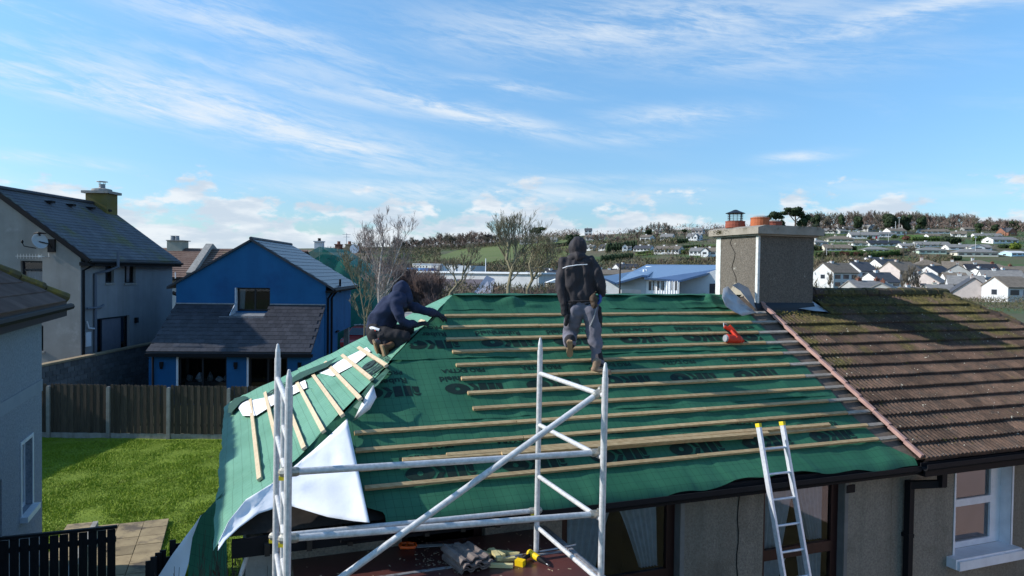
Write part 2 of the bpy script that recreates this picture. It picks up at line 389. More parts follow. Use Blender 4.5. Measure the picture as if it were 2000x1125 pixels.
def far_house(px, py, wpx, label, wall='w_white', roof='r_grey', yaw=0.0, ey=13, rise=9, dep=8.0, hip=False, nw=3, chim=1, storeys=1, red=False,
              wing=None, group='houses on the hillside', cat='bungalow', name='bungalow', d=None, win=True, chcol=None):
    """a house whose front base centre is seen at pixel (px, py); wpx its width, ey eave height, rise roof rise in pixels"""
    P = at_depth(px, d) if d else pick(px, py)
    k = P.y / FOC; w = wpx * k; eh = ey * k; rs = rise * k
    fm = Frm(P, yaw); t = thing(name, P, label, cat, group)
    x0, x1 = -w / 2, w / 2; oh = .4
    b = MB(); b.fb(fm, x0, x1, 0, dep, -2.5, eh)
    gab = not hip
    if gab:
        for s in (x0, x1):
            a = .15 if s > 0 else -.15
            b.prism([(0, eh), (dep, eh), (dep / 2, eh + rs)], lambda p, q, sd, s=s, a=a: fm.p(s - a * sd, p, q))
    part('wall', b, K[wall], t)
    r = MB()
    if gab:
        th_ = .22
        for sgn in (0, 1):
            y0 = -oh if sgn == 0 else dep + oh; z0 = eh - oh * rs / (dep / 2)
            p = [fm.p(x0 - .2, y0, z0), fm.p(x1 + .2, y0, z0), fm.p(x1 + .2, dep / 2, eh + rs), fm.p(x0 - .2, dep / 2, eh + rs)]
            r.hexa(p + [v + Vector((0, 0, th_)) for v in p])
    else:
        hi = min(dep / 2, w / 2 - .3)
        A = [fm.p(x0 - oh, -oh, eh), fm.p(x1 + oh, -oh, eh), fm.p(x1 + oh, dep + oh, eh), fm.p(x0 - oh, dep + oh, eh)]
        B = [v + Vector((0, 0, .2)) for v in A]; R1 = fm.p(x0 + hi, dep / 2, eh + rs); R2 = fm.p(x1 - hi, dep / 2, eh + rs)
        r.add(A + B + [R1, R2], [(3, 2, 1, 0), (0, 1, 5, 4), (1, 2, 6, 5), (2, 3, 7, 6), (3, 0, 4, 7), (4, 5, 9, 8), (5, 6, 9), (6, 7, 8, 9), (7, 4, 8)])
    part('roof', r, K[roof], t)
    if win:
        rows = [(.42 * eh, .80 * eh)] if storeys == 1 else [(.12 * eh, .38 * eh), (.60 * eh, .86 * eh)]
        for (za, zb) in rows:
            for i in range(nw):
                c = x0 + w * (i + .5) / nw; hw = min(1.1, w / nw * .33)
                if red and i == nw - 1 and za == rows[0][0]:
                    m_ = MB(); m_.fb(fm, c - .5, c + .5, -.05, -.003, .05 * eh, .8 * eh); part('door', m_, K['reddoor'], t); continue
                m_ = MB(); m_.fb(fm, c - hw, c + hw, -.05, -.003, za, zb); part('window', m_, K['farglass'], t)
        for s in ((x0, -1), (x1, 1)):
            m_ = MB(); m_.fb(fm, s[0] + min(s[1] * .003, s[1] * .05), s[0] + max(s[1] * .003, s[1] * .05), dep * .4, dep * .6, rows[-1][0], rows[-1][1]); part('window', m_, K['farglass'], t)
    for i in range(chim):
        cx = (x0 + w * (.28 + .5 * i)) if chim > 1 else x0 + w * .35
        c = MB(); c.fb(fm, cx - .45, cx + .45, dep / 2 - .35, dep / 2 + .35, eh + rs * .5, eh + rs + .55)
        c.fb(fm, cx - .55, cx + .55, dep / 2 - .45, dep / 2 + .45, eh + rs + .55, eh + rs + .67)
        ch = part('chimney', c, K[chcol or wall], t)
        c = MB(); c.tube([fm.p(cx, dep / 2, eh + rs + .67), fm.p(cx, dep / 2, eh + rs + 1.0)], .16, 8); part('chimney_pot', c, K['brick'], ch)
    if wing:   # front gable wing: (x centre fraction, width fraction, forward m)
        cx = x0 + w * wing[0]; ww = w * wing[1] / 2; fw = wing[2]; h2 = eh + rs * .85
        g = MB(); g.fb(fm, cx - ww, cx + ww, -fw, -.003, -2.5, eh)
        g.prism([(cx - ww, eh), (cx + ww, eh), (cx, h2)], lambda p, q, sd: fm.p(p, -fw + .2 * sd, q)); part('front_gable', g, K[wall], t)
        g = MB()
        for sg in (-1, 1):
            p = [fm.p(cx + sg * (ww + .3), -fw - .25, eh - .3 * (h2 - eh) / ww), fm.p(cx, -fw - .25, h2), fm.p(cx, dep * .45, h2), fm.p(cx + sg * (ww + .3), dep * .45, eh - .3 * (h2 - eh) / ww)]
            g.hexa(p + [v + Vector((0, 0, .2)) for v in p])
        part('gable_roof', g, K[roof], t)
        g = MB(); g.fb(fm, cx - ww * .5, cx + ww * .5, -fw - .05, -fw - .003, .42 * eh, .8 * eh); part('window', g, K['farglass'], t)
    return t
# ---------------------------------------------------------------- houses on the hillside and in the valley
Y = -0.48; YF = -0.15; YP = 0.36
BH = [
 # left of the chimney, skyline and upper rows
 (1031, 477, 34, 'long low white bungalow left of the flat-topped pine on the ridge', dict(ey=5, rise=4, nw=4, chim=0, dep=7, yaw=YF)),
 (1078, 474, 16, 'small grey-roofed house right of the flat-topped pine', dict(ey=5, rise=5, nw=2, roof='r_grey', wall='w_pale', yaw=YF)),
 (1121, 464, 12, 'small white skyline house beside the dark round evergreens', dict(ey=6, rise=4, nw=2, yaw=YF)),
 (1147, 460, 14, 'tall white skyline house with slate roof above the standing worker', dict(ey=10, rise=4, nw=2, storeys=2, roof='r_slate', yaw=YF, cat='house', name='house')),
 (1150, 470, 15, 'white house just below the tall white skyline house', dict(ey=7, rise=4, nw=2, roof='r_brown', yaw=YF)),
 (1174, 468, 12, 'pale house in bare trees right of the standing worker', dict(ey=6, rise=4, nw=2, wall='w_pale', yaw=YF)),
 (1232, 457, 14, 'cream house half hidden under bare trees on the ridge', dict(ey=5, rise=3, nw=2, wall='w_cream', yaw=YF)),
 (1285, 457, 13, 'cream bungalow right of the tall dark conifer', dict(ey=6, rise=3, nw=2, wall='w_cream', yaw=YF)),
 (1359, 458, 21, 'white skyline bungalow with tall chimney left of the lone bare tree', dict(ey=7, rise=5, nw=3, roof='r_grey', yaw=Y)),
 (1405, 455, 30, 'white ridge bungalow tucked beside the near chimney cap', dict(ey=6, rise=5, nw=3, roof='r_grey', yaw=Y)),
 (1258, 476, 20, 'large white two-level house with shaded blue-grey gable above a lawn', dict(ey=12, rise=5, nw=2, dep=12, roof='r_brown', yaw=Y, cat='house', name='house')),
 (1299, 470, 24, 'white bungalow with grey roof right of the two-level house', dict(ey=7, rise=6, nw=3, roof='r_grey', yaw=Y)),
 (1352, 470, 26, 'white bungalow with front gable above the orchard lawn', dict(ey=8, rise=6, nw=3, roof='r_grey', yaw=Y, wing=(.72, .3, 2.5))),
 (1149, 490, 16, 'white bungalow at the left end of the long lower row', dict(ey=7, rise=4, nw=2, yaw=Y)),
 (1185, 490, 36, 'long white bungalow with slate gable, second in the lower row', dict(ey=7, rise=5, nw=6, roof='r_slate', chim=2, yaw=Y)),
 (1223, 490, 18, 'white bungalow with its gable facing front in the lower row', dict(ey=8, rise=5, nw=2, roof='r_grey', yaw=YF, wing=(.3, .55, 2.0))),
 (1252, 492, 34, 'white bungalow with dark slate roof in the middle of the lower row', dict(ey=6, rise=6, nw=5, roof='r_slate', yaw=Y, chim=2)),
 (1300, 497, 50, 'longest white bungalow with brown roof in the lower row', dict(ey=9, rise=7, nw=7, roof='r_brown', chim=2, dep=12, yaw=Y)),
 (1357, 500, 24, 'white bungalow with pale roof right of the longest one', dict(ey=9, rise=6, nw=3, roof='r_grey', yaw=Y)),
 (1385, 502, 26, 'white gabled bungalow beside the near chimney stack', dict(ey=10, rise=7, nw=2, roof='r_brown', yaw=Y, wing=(.2, .55, 2.5))),
 # right hillside
 (1584, 450, 12, 'white house with slate roof behind the chimney pots', dict(ey=5, rise=4, nw=2, roof='r_slate', yaw=YF)),
 (1640, 447, 13, 'pale square two-storey house standing among the woodland trees', dict(ey=10, rise=3, nw=2, storeys=2, hip=True, wall='w_pale', roof='r_dark', yaw=YF, cat='house', name='house')),
 (1782, 448, 30, 'slate-roofed villa with front gable below the big dark pine', dict(ey=8, rise=7, nw=3, roof='r_slate', wall='w_grey', yaw=.1, wing=(.55, .3, 2), cat='house', name='house')),
 (1620, 457, 26, 'low white bungalow at the left end of the top row', dict(ey=5, rise=5, nw=3, yaw=Y, roof='r_grey')),
 (1646, 457, 18, 'blue-grey gabled bungalow in the top row', dict(ey=5, rise=6, nw=2, yaw=.3, wall='w_grey', roof='r_grey', chim=1)),
 (1665, 453, 34, 'white bungalow with long slate roof left of the double gable', dict(ey=5, rise=5, nw=3, yaw=YF, roof='r_slate')),
 (1702, 453, 28, 'double-gabled grey bungalow at the top of the hill road', dict(ey=6, rise=7, nw=3, yaw=.15, wall='w_grey', roof='r_grey', wing=(.2, .4, 2))),
 (1752, 461, 34, 'white bungalow with raised end room beside the red shrub', dict(ey=9, rise=6, nw=3, yaw=.1, roof='r_brown')),
 (1728, 464, 42, 'white bungalow with deep shaded porch above the lawn', dict(ey=6, rise=5, nw=4, yaw=YF, roof='r_grey', hip=True)),
 (1687, 467, 52, 'white bungalow with a bright red door', dict(ey=7, rise=6, nw=5, yaw=YF, roof='r_grey', red=True)),
 (1641, 474, 48, 'cream bungalow with wide brown roof left of the red door house', dict(ey=6, rise=7, nw=4, yaw=YF, roof='r_brown', hip=True, wall='w_cream')),
 (1603, 482, 26, 'white bungalow with pale roof just right of the near chimney', dict(ey=8, rise=6, nw=2, yaw=.1, roof='r_grey', hip=True)),
 (1679, 481, 28, 'white hipped bungalow below the red door house', dict(ey=5, rise=6, nw=2, yaw=YF, roof='r_brown', hip=True, chim=0)),
 (1727, 481, 58, 'long white bungalow with black slate roof and white chimney', dict(ey=5, rise=6, nw=5, yaw=YF, roof='r_dark')),
 (1636, 491, 50, 'white bungalow with mossy green roof above the long hedge', dict(ey=6, rise=7, nw=5, yaw=YF, roof='r_brown', wall='w_cream')),
 (1712, 492, 46, 'grey hipped bungalow behind the long hedge', dict(ey=4, rise=7, nw=4, yaw=YF, roof='r_grey', hip=True, chim=0)),
 (1776, 485, 32, 'white bungalow with small gable at its right end', dict(ey=4, rise=5, nw=4, yaw=YF, roof='r_grey', wing=(.85, .25, 1.5))),
 (1822, 483, 62, 'long grey-roofed white bungalow right of the sloping lawn', dict(ey=4, rise=6, nw=5, yaw=YF, roof='r_grey')),
 (1820, 497, 50, 'pale green bungalow with three tall windows', dict(ey=7, rise=7, nw=4, yaw=YF, roof='r_grey', hip=True, wall='w_green', chim=0)),
 (1824, 457, 54, 'white bungalow with tall white chimney below the bare wood', dict(ey=4, rise=5, nw=5, yaw=YF, roof='r_brown')),
 (1823, 465, 22, 'small white cottage among shrubs below the tall chimney bungalow', dict(ey=4, rise=4, nw=2, yaw=YF, roof='r_brown', chim=0)),
 (1870, 463, 26, 'white house with blue-shaded gable beside the large bushes', dict(ey=6, rise=5, nw=2, yaw=Y, roof='r_brown')),
 (1890, 452, 18, 'brown-roofed house in front of the ridge trees', dict(ey=4, rise=4, nw=2, yaw=YF, roof='r_brown', wall='w_grey', chim=0)),
 (1930, 465, 50, 'long low bungalow with square white chimney near the right edge', dict(ey=4, rise=5, nw=4, yaw=YF, roof='r_grey')),
 (1970, 461, 20, 'steep gabled brick house with white bargeboards', dict(ey=7, rise=9, nw=1, yaw=.1, roof='r_slate', wall='w_brick', wing=(.5, .9, 2), cat='house', name='house')),
 (1962, 476, 54, 'white bungalow in shade beside the clipped green hedge', dict(ey=7, rise=6, nw=4, yaw=.12, roof='r_grey', chim=0)),
 (1893, 489, 78, 'wide bungalow with broad white-edged central gable', dict(ey=5, rise=6, nw=5, yaw=YF, roof='r_grey', wing=(.62, .32, 2.5))),
 (1908, 503, 74, 'large cream bungalow with four wide openings and a hipped tan roof', dict(ey=8, rise=8, nw=5, yaw=YF, roof='r_grey', hip=True, wall='w_cream')),
 (1990, 502, 34, 'light blue bungalow at the right edge of the view', dict(ey=6, rise=4, nw=3, yaw=.1, roof='w_pale', wall='w_lblue', chim=0)),
]
for (px, py, w, lb, kw) in BH: far_house(px, py, w, lb, **kw)
VH = [
 (1052, 533, 26, 230, 'white gabled house with slate roof left of the standing worker', dict(ey=12, rise=11, nw=2, storeys=2, roof='r_slate', yaw=YP)),
 (1088, 524, 24, 250, 'slate-roofed house with white end wall touching the worker\'s elbow', dict(ey=11, rise=10, nw=2, storeys=2, roof='r_slate', yaw=YP)),
 (1066, 514, 34, 290, 'pair of low slate roofs behind the bare trees', dict(ey=6, rise=7, nw=3, roof='r_slate', wall='w_pale', yaw=YP)),
 (1190, 527, 46, 260, 'slate-roofed house with bright white gable right of the worker', dict(ey=10, rise=10, nw=3, roof='r_dark', yaw=YP)),
 (1232, 522, 38, 285, 'mossy-roofed house with pale gable behind the tall pole', dict(ey=8, rise=9, nw=3, roof='r_slate', wall='w_pale', yaw=YP)),
 (1212, 549, 80, 215, 'white two-storey terrace with brown roof behind the blue-roofed hall', dict(ey=21, rise=7, nw=7, storeys=2, roof='r_brown', yaw=-.1, chim=2, cat='terrace', name='terrace')),
 (1652, 552, 52, 205, 'two-storey house with bright left gable beyond the moss roof', dict(ey=25, rise=15, nw=3, storeys=2, roof='r_brown', wall='w_pale', yaw=YP)),
 (1698, 548, 36, 212, 'dark-roofed half of the pair with a raised white verge', dict(ey=24, rise=14, nw=2, storeys=2, roof='r_slate', wall='w_pale', yaw=YP)),
 (1740, 552, 44, 190, 'white gabled house with dark stack in front of it', dict(ey=16, rise=15, nw=2, storeys=2, roof='r_slate', yaw=YP)),
 (1745, 520, 44, 255, 'white house with narrow dark gable window higher up', dict(ey=10, rise=12, nw=2, roof='r_slate', yaw=YP)),
 (1778, 545, 46, 215, 'pink-walled stepped terrace house behind bare trees', dict(ey=22, rise=14, nw=2, storeys=2, roof='r_brown', wall='w_pink', yaw=YP)),
 (1718, 570, 66, 150, 'low grey tiled roof just over the mossy ridge', dict(ey=16, rise=16, nw=2, roof='r_grey', wall='w_grey', yaw=.2, chim=2, chcol='brick')),
 (1770, 572, 40, 140, 'blue-grey gabled roof peeping over the mossy ridge', dict(ey=14, rise=18, nw=2, roof='r_grey', wall='w_grey', yaw=.9, chim=1, chcol='brick')),
 (1818, 548, 34, 200, 'dark slate house with grey front between bare trees', dict(ey=13, rise=13, nw=2, storeys=2, roof='r_slate', wall='w_grey', yaw=.1)),
 (1842, 547, 34, 195, 'pale gabled house with satellite dish in the dense terrace', dict(ey=14, rise=15, nw=2, storeys=2, roof='r_grey', wall='w_pink', yaw=.7)),
 (1846, 530, 34, 230, 'house with black solar roof in the dense terrace', dict(ey=10, rise=11, nw=2, roof='r_dark', wall='w_pale', yaw=YP)),
 (1812, 515, 38, 262, 'brown hipped house with a lit white corner', dict(ey=9, rise=10, nw=2, roof='r_brown', hip=True, wall='w_pink', yaw=-.3)),
 (1868, 519, 40, 250, 'brown tiled house left of the slate gable', dict(ey=8, rise=12, nw=2, roof='r_brown', wall='w_pale', yaw=-.5)),
 (1898, 533, 34, 225, 'grey slate-hung gable house with two white-framed windows', dict(ey=13, rise=13, nw=2, roof='r_slate', wall='w_grey', yaw=1.0)),
 (1922, 520, 46, 245, 'dark low roof with skylights between the terraces', dict(ey=7, rise=11, nw=3, roof='r_dark', wall='w_pale', yaw=-.2)),
 (1888, 558, 50, 180, 'pale semi-detached pair with grey roof and pink window surround', dict(ey=18, rise=13, nw=3, storeys=2, roof='r_grey', wall='w_pale', yaw=-.45, chim=1)),
 (1938, 572, 52, 160, 'broad pale gable wall crossing the right end of the mossy ridge', dict(ey=14, rise=22, nw=0, roof='r_slate', wall='w_pink', yaw=1.15, win=False)),
 (1962, 538, 58, 205, 'long grey-roofed white house with three small windows', dict(ey=14, rise=14, nw=4, roof='r_grey', wall='w_white', yaw=-.3)),
 (1955, 517, 40, 250, 'brown hipped roof with a brick stack near the right edge', dict(ey=7, rise=10, nw=2, roof='r_brown', hip=True, wall='w_pale', yaw=-.2, chcol='brick')),
 (1992, 517, 34, 240, 'tan roof cut by the right edge of the view', dict(ey=7, rise=10, nw=2, roof='r_brown', wall='w_pale', yaw=-.1, chcol='brick')),
 (1995, 574, 44, 150, 'brown-roofed pale cottage with one white window at the right edge', dict(ey=22, rise=16, nw=2, roof='r_brown', wall='w_pale', yaw=.05, chim=0)),
]
VH += [
 (1640, 520, 40, 262, 'low brown roof behind the bright-gabled pair', dict(ey=6, rise=9, nw=2, roof='r_brown', yaw=YP)), (1683, 513, 34, 280, 'small slate roof under the long hedge', dict(ey=6, rise=7, nw=2, roof='r_slate', yaw=YP)),
 (1720, 512, 34, 285, 'white-gabled roof under the grey hipped bungalow', dict(ey=6, rise=8, nw=2, roof='r_slate', wall='w_white', yaw=.5)), (1790, 528, 36, 240, 'dark ridge roof between the stepped terrace and the solar roof', dict(ey=9, rise=10, nw=2, roof='r_slate', yaw=.4)),
 (1870, 540, 32, 212, 'short brown roof wedged behind the pale semi-detached pair', dict(ey=10, rise=10, nw=2, roof='r_brown', yaw=-.3)), (1915, 508, 40, 275, 'low tan roof below the large cream bungalow', dict(ey=5, rise=8, nw=2, roof='r_brown', yaw=-.2, hip=True)),
 (1940, 530, 34, 228, 'narrow slate roof behind the long grey-roofed white house', dict(ey=9, rise=10, nw=2, roof='r_slate', yaw=.5)), (1984, 532, 40, 222, 'slate roof beside the tan one at the right edge', dict(ey=9, rise=11, nw=2, roof='r_slate', yaw=.1)),
 (1700, 530, 30, 235, 'slim gabled roof squeezed behind the dark-roofed half', dict(ey=8, rise=9, nw=1, roof='r_grey', yaw=.6)), (1960, 552, 44, 188, 'dark roof with a raised verge left of the pale cottage', dict(ey=12, rise=13, nw=2, roof='r_dark', yaw=.7)),
 (1845, 560, 40, 165, 'low pale house front just over the mossy ridge', dict(ey=12, rise=10, nw=2, roof='r_grey', yaw=-.2)), (1805, 562, 40, 160, 'brown lean-to roof just over the mossy ridge', dict(ey=9, rise=10, nw=1, roof='r_brown', yaw=.2)),
]
for (px, py, w, d, lb, kw) in VH:
    kw.setdefault('cat', 'house'); kw.setdefault('name', 'house'); w *= 1.22; kw['ey'] = kw.get('ey', 13) * 1.22; kw['rise'] = kw.get('rise', 9) * 1.2; py += 4; kw.setdefault('wall', 'w_white' if 'white' in lb else 'w_cream' if int(px) % 3 == 0 else 'w_pale' if int(px) % 2 else 'w_white')
    X = (px - 1000) / FOC * d; g = ground(X, d); z = CAMH + (530 + .013 * (px - 1000) - py) / FOC * d
    kw.setdefault('dep', 8.0)
    far_house(px, py, w, lb, d=d, group='houses in the valley', **kw)

# ---------------------------------------------------------------- schools and halls in the valley
def zrow(px, py, d): return CAMH + (530 + .013 * (px - 1000) - py) / FOC * d
def xcol(px, d): return (px - 1000) / FOC * d
K['ribroof'] = mat('blue_standing_seam', (.10, .17, .30), (.13, .20, .33), .5, rough=.35, spec=.5)
K['whitecl'] = mat('white_cladding', (.80, .81, .82), (.72, .73, .75), 2)
K['greycl'] = mat('grey_cladding', (.50, .53, .56), (.45, .48, .51), 1)
K['flatroof'] = mat('pale_flat_roof', (.60, .60, .60), (.50, .50, .51), .4)
def box_px(mb, xa, xb, d, dep, ya, yb):
    """box spanning pixel columns; the range stands turned a little to the left"""
    if d < 212: mb.fb(WF, xcol(xa, d), xcol(xb, d), d, d + dep, zrow((xa + xb) / 2, yb, d), zrow((xa + xb) / 2, ya, d)); return mb
    da, db = d * (1 - (xa - 850) / FOC * .5), d * (1 - (xb - 850) / FOC * .5); z0, z1 = zrow((xa + xb) / 2, yb, (da + db) / 2), zrow((xa + xb) / 2, ya, (da + db) / 2)
    P = [(xcol(xa, da), da), (xcol(xb, db), db), (xcol(xb, db) + dep * .4, db + dep), (xcol(xa, da) + dep * .4, da + dep)]
    mb.hexa([Vector((x, y, z0)) for x, y in P] + [Vector((x, y, z1)) for x, y in P]); return mb
D = 150
t = thing('school_hall', (xcol(1300, D), D, 0), 'hall with broad blue seamed metal roofs and white clad window bay', 'school')
def pz(px, py, d): return Vector((xcol(px, d), d, zrow(px, py, d)))
b = MB()   # left shed gable and right shed, front walls
dd = 130
b.prism([(1176, 545), (1204, 556), (1252, 541), (1262, 542), (1262, 600), (1176, 600)], lambda a, c, s: pz(a, c, dd - (a - 1262) * .05) + Vector((0, .4 * s, 0)))
b.prism([(1327, 551), (1402, 526), (1450, 520), (1450, 610), (1327, 610)], lambda a, c, s: pz(a, c, dd + 2 - (a - 1327) * .03) + Vector((0, .4 * s, 0)))
part('wall', b, K['greycl'], t)
b = MB(); b.prism([(1260.5, 547), (1326.5, 551), (1326.5, 610), (1260.5, 610)], lambda a, c, s: pz(a, c, dd - 1.5 - (a - 1293) * .05) + Vector((0, 2.6 * s, 0))); part('window_bay', b, K['whitecl'], t)
for (xa, xb) in ((1267, 1272), (1275, 1279), (1283, 1288.5), (1291, 1297), (1311, 1314), (1317, 1323)):
    b = MB(); b.prism([(xa, 549), (xb, 549.3), (xb, 567), (xa, 567)], lambda a, c, s: pz(a, c, dd - 1.55 - (a - 1293) * .05) + Vector((0, .04 * s, 0))); part('window', b, K['bluewin'] if 'bluewin' in K else K['farglass'], t)
for k in range(11):
    xx = 1273 + k * 5; b = MB(); b.prism([(xx - .35, 548.5), (xx + .35, 548.5), (xx + .35, 576), (xx - .35, 576)], lambda a, c, s: pz(a, c, dd - 1.62 - (a - 1293) * .05) + Vector((0, .1 * s, 0))); part('batten', b, K['whitecl'], t)
b = MB(); b.prism([(1386, 554), (1400, 554), (1400, 573), (1386, 573)], lambda a, c, s: pz(a, c, dd + 1.9 - (a - 1327) * .03) + Vector((0, .08 * s, 0))); part('window', b, K['farglass'], t)
def slab(pts, th_=.35):
    m_ = MB(); lo = [Vector(p) for p in pts]; n_ = len(pts)
    m_.add(lo + [p + Vector((0, 0, th_)) for p in lo], [tuple(range(n_ - 1, -1, -1)), tuple(range(n_, 2 * n_))] + [(i, (i + 1) % n_, (i + 1) % n_ + n_, i + n_) for i in range(n_)]); return m_
part('roof', slab([pz(1202, 556, dd - 1), pz(1254, 541, dd - 1), pz(1264, 541.5, dd), pz(1285, 527, 190), pz(1232, 533, 190)]), K['ribroof'], t)
part('roof', slab([pz(1174, 544.5, dd - 1), pz(1203, 556, dd - 1), pz(1233, 533, 190), pz(1205, 541, 185)]), K['ribroof'], t)
part('roof', slab([pz(1259, 546, dd - 2), pz(1328, 551, dd - 2), pz(1452, 518, dd + 3), pz(1440, 520, 205), pz(1262, 519, 205), pz(1236, 532, 190)], .35), K['ribroof'], t)
b = MB(); b.bar(pz(1262, 521, 196), pz(1440, 525, 160), .5, .25); b.bar(pz(1252, 536, 170), pz(1280, 527, 185), .5, .2); part('roof_rail', b, K['whitecl'], t)
for xx in (1257, 1262):
    b = MB(); b.tube([pz(xx, 531, 165), pz(xx, 526, 165)], .25, 6); part('flue', b, K['whitecl'], t)
b = MB(); box_px(b, 1214, 1252, dd - 4, .3, 566, 600); q = part('boundary_wall', b, K['w_grey'], t)
# far school, left
D = 255
t = thing('school_block', (xcol(850, D), D, ground(xcol(850, D), D)), 'cream flat-roofed school block with square upper windows', 'school')
b = MB(); box_px(b, 805, 842, D, 14, 516.5, 560); part('wall', b, K['w_cream'], t)
b = MB(); box_px(b, 842.2, 859, D, 14, 516.5, 560); part('side_wall', b, K['w_grey'], t)
b = MB(); box_px(b, 804, 860, D - .3, 15, 515, 516.4); part('roof', b, K['flatroof'], t)
for i in range(5):
    b = MB(); box_px(b, 808 + i * 6, 810 + i * 6, D - .06, .05, 519.5, 522); part('window', b, K['farglass'], t)
for i in range(2):
    b = MB(); box_px(b, 847 + i * 11, 849 + i * 11, D - .06, .05, 519.5, 522); part('window', b, K['farglass'], t)
t = thing('school_annexe', (xcol(812, D - 8), D - 8, 0), 'light blue annexe with dark blue end and porthole windows', 'school')
b = MB(); box_px(b, 792, 820, D - 8, 6, 523, 560); part('wall', b, K['bluepaint'], t)
b = MB(); box_px(b, 820.2, 835, D - 8, 6, 523.5, 560); part('end_wall', b, mat('dark_blue_cladding', (.05, .14, .36), rough=.5), t)
b = MB(); box_px(b, 788.5, 791.7, D - 8.6, 6, 523, 560); part('pier', b, K['greycl'], t)
for xx, ww in ((794, 2), (799, 2), (804, 3), (808, 3), (814, 2), (819.5, 4)):
    b = MB(); box_px(b, xx, xx + ww, D - 8.08, .05, 526.5, 529.5); part('window', b, K['farglass'], t)
t = thing('striped_hall', (xcol(885, D), D, 0), 'long hall with arched white panels along its front', 'school')
b = MB(); box_px(b, 859.3, 919, D + 2, 12, 518.5, 560); part('wall', b, K['greycl'], t)
for i in range(6):
    xx = 860.5 + i * 5; b = MB(); pr = [(xx, 533), (xx, 519.5), (xx + 1.2, 518), (xx + 2.4, 517.5), (xx + 3.4, 518), (xx + 4.4, 519.5), (xx + 4.4, 533)]
    b.prism(pr, lambda a, c, s: pz(a, c, (D + 1.6) * (1 - (a - 850) / FOC * .5)) + Vector((0, .25 * s, 0))); part('panel', b, K['whitecl'], t)
    for (ya, yb) in ((521, 522.6), (524.5, 527.5)):
        b = MB(); box_px(b, xx + 1.5, xx + 2.9, D + 1.6, .06, ya, yb); part('window', b, K['farglass'], t)
t = thing('sheds', (xcol(900, 215), 215, 0), 'long pale flat-roofed building in front of the schools', 'industrial building'); t.name = 'long_flat_building'
ROOT[t.name] = Vector(t.location)
b = MB(); box_px(b, 798, 1052, 215, 25, 534, 575); part('wall', b, K['flatroof'], t)
b = MB(); box_px(b, 786, 1057, 214.3, 26, 530.5, 533.8); part('roof', b, K['whitecl'], t)
for xx in range(806, 1050, 11):
    b = MB(); box_px(b, xx, xx + .7, 214.9, .08, 534.5, 560); part('joint', b, K['r_slate'], t)
for xx, w2 in ((797, 9), (813, 6), (885, 7)):
    b = MB(); box_px(b, xx, xx + w2, 190, 1.5, 545, 547.5); tag(part('skylight', b, K['whitecl'], loc=(xcol(xx, 190), 190, 0)), {797: 'leftmost pale rooflight on the dark shed roof', 813: 'second pale rooflight on the dark shed roof', 885: 'pale rooflight at the right of the dark shed roof'}[xx], 'rooflight', 'rooflights')
t = thing('dark_shed_roof', (xcol(860, 180), 180, 0), 'wide purple-grey corrugated roof behind the brambles', 'shed')
part('roof', slab([pz(770, 582, 150), pz(985, 582, 150), pz(960, 548, 195), pz(800, 546, 195)], .3), mat('purple_grey_roof', (.12, .09, .095), (.16, .125, .125), 1.5), t)
t = thing('pale_gable_roof', (xcol(940, 120), 120, 0), 'steep light grey roof half hidden behind the bare trees', 'house')
part('roof', slab([pz(918, 585, 112), pz(962, 585, 112), pz(966, 548, 135), pz(950, 541, 135)], .3), mat('lilac_grey_roof', (.34, .35, .40), (.28, .29, .34), 2), t)
t = thing('white_canopy', (xcol(1080, 170), 170, 0), 'low white pointed roof left of the standing worker', 'shed')
b = MB(); b.prism([(1066, 552.5), (1096, 542), (1112, 552.5)], lambda a, c, s: pz(a, c, 170) + Vector((0, 8 * s, 0))); part('roof', b, K['whitecl'], t)
b = MB(); b.prism([(1068, 553), (1110, 553), (1110, 580), (1068, 580)], lambda a, c, s: pz(a, c, 171) + Vector((0, 6 * s, 0))); part('wall', b, K['w_pink'], t)
# poles
def pole(px, ytop, ybot, d, r, lb, m='polewood', arm=0):
    o = thing('utility_pole', (xcol(px, d), d, zrow(px, ybot, d)), lb, 'pole', 'poles in the valley')
    b = MB(); b.tube([(xcol(px, d), d, zrow(px, ybot, d)), (xcol(px, d), d, zrow(px, ytop, d))], [r, r * .75], 7); part('shaft', b, K[m], o)
    if arm: b = MB(); b.fb(WF, xcol(px, d) - arm, xcol(px, d) + arm, d - .08, d + .08, zrow(px, ytop + 2, d), zrow(px, ytop + 1, d) + .1); part('crossarm', b, K[m], o)
K['polewood'] = mat('pole_wood', (.035, .028, .026))
pole(1210.5, 515, 620, 62, .085, 'dark round pole rising behind the green ridge', arm=0)
pole(1378, 443, 462, 400, .11, 'thin pole left of the lone bare tree on the ridge'); pole(1315, 444, 456, 480, .11, 'thin pole at the dark hut on the ridge'); pole(1349, 443, 462, 420, .12, 'hairline mast beside the ridge pine')
pole(1746, 432, 447, 440, .09, 'lamp post in front of the big dark pine', 'whitecl'); pole(1753, 424, 447, 430, .09, 'taller lamp post in front of the big dark pine', 'whitecl', .8)
pole(1733, 456, 472, 350, .07, 'pale post in front of the porch bungalow', 'whitecl'); pole(1903, 462, 490, 300, .06, 'pale lamp post beside the wide-gabled bungalow', 'whitecl', .5)
pole(1613, 484, 498, 300, .07, 'short pale post by the near chimney hedge', 'whitecl'); pole(948, 505, 545, 215, .12, 'pale mast standing by the flat-roofed building', 'whitecl')
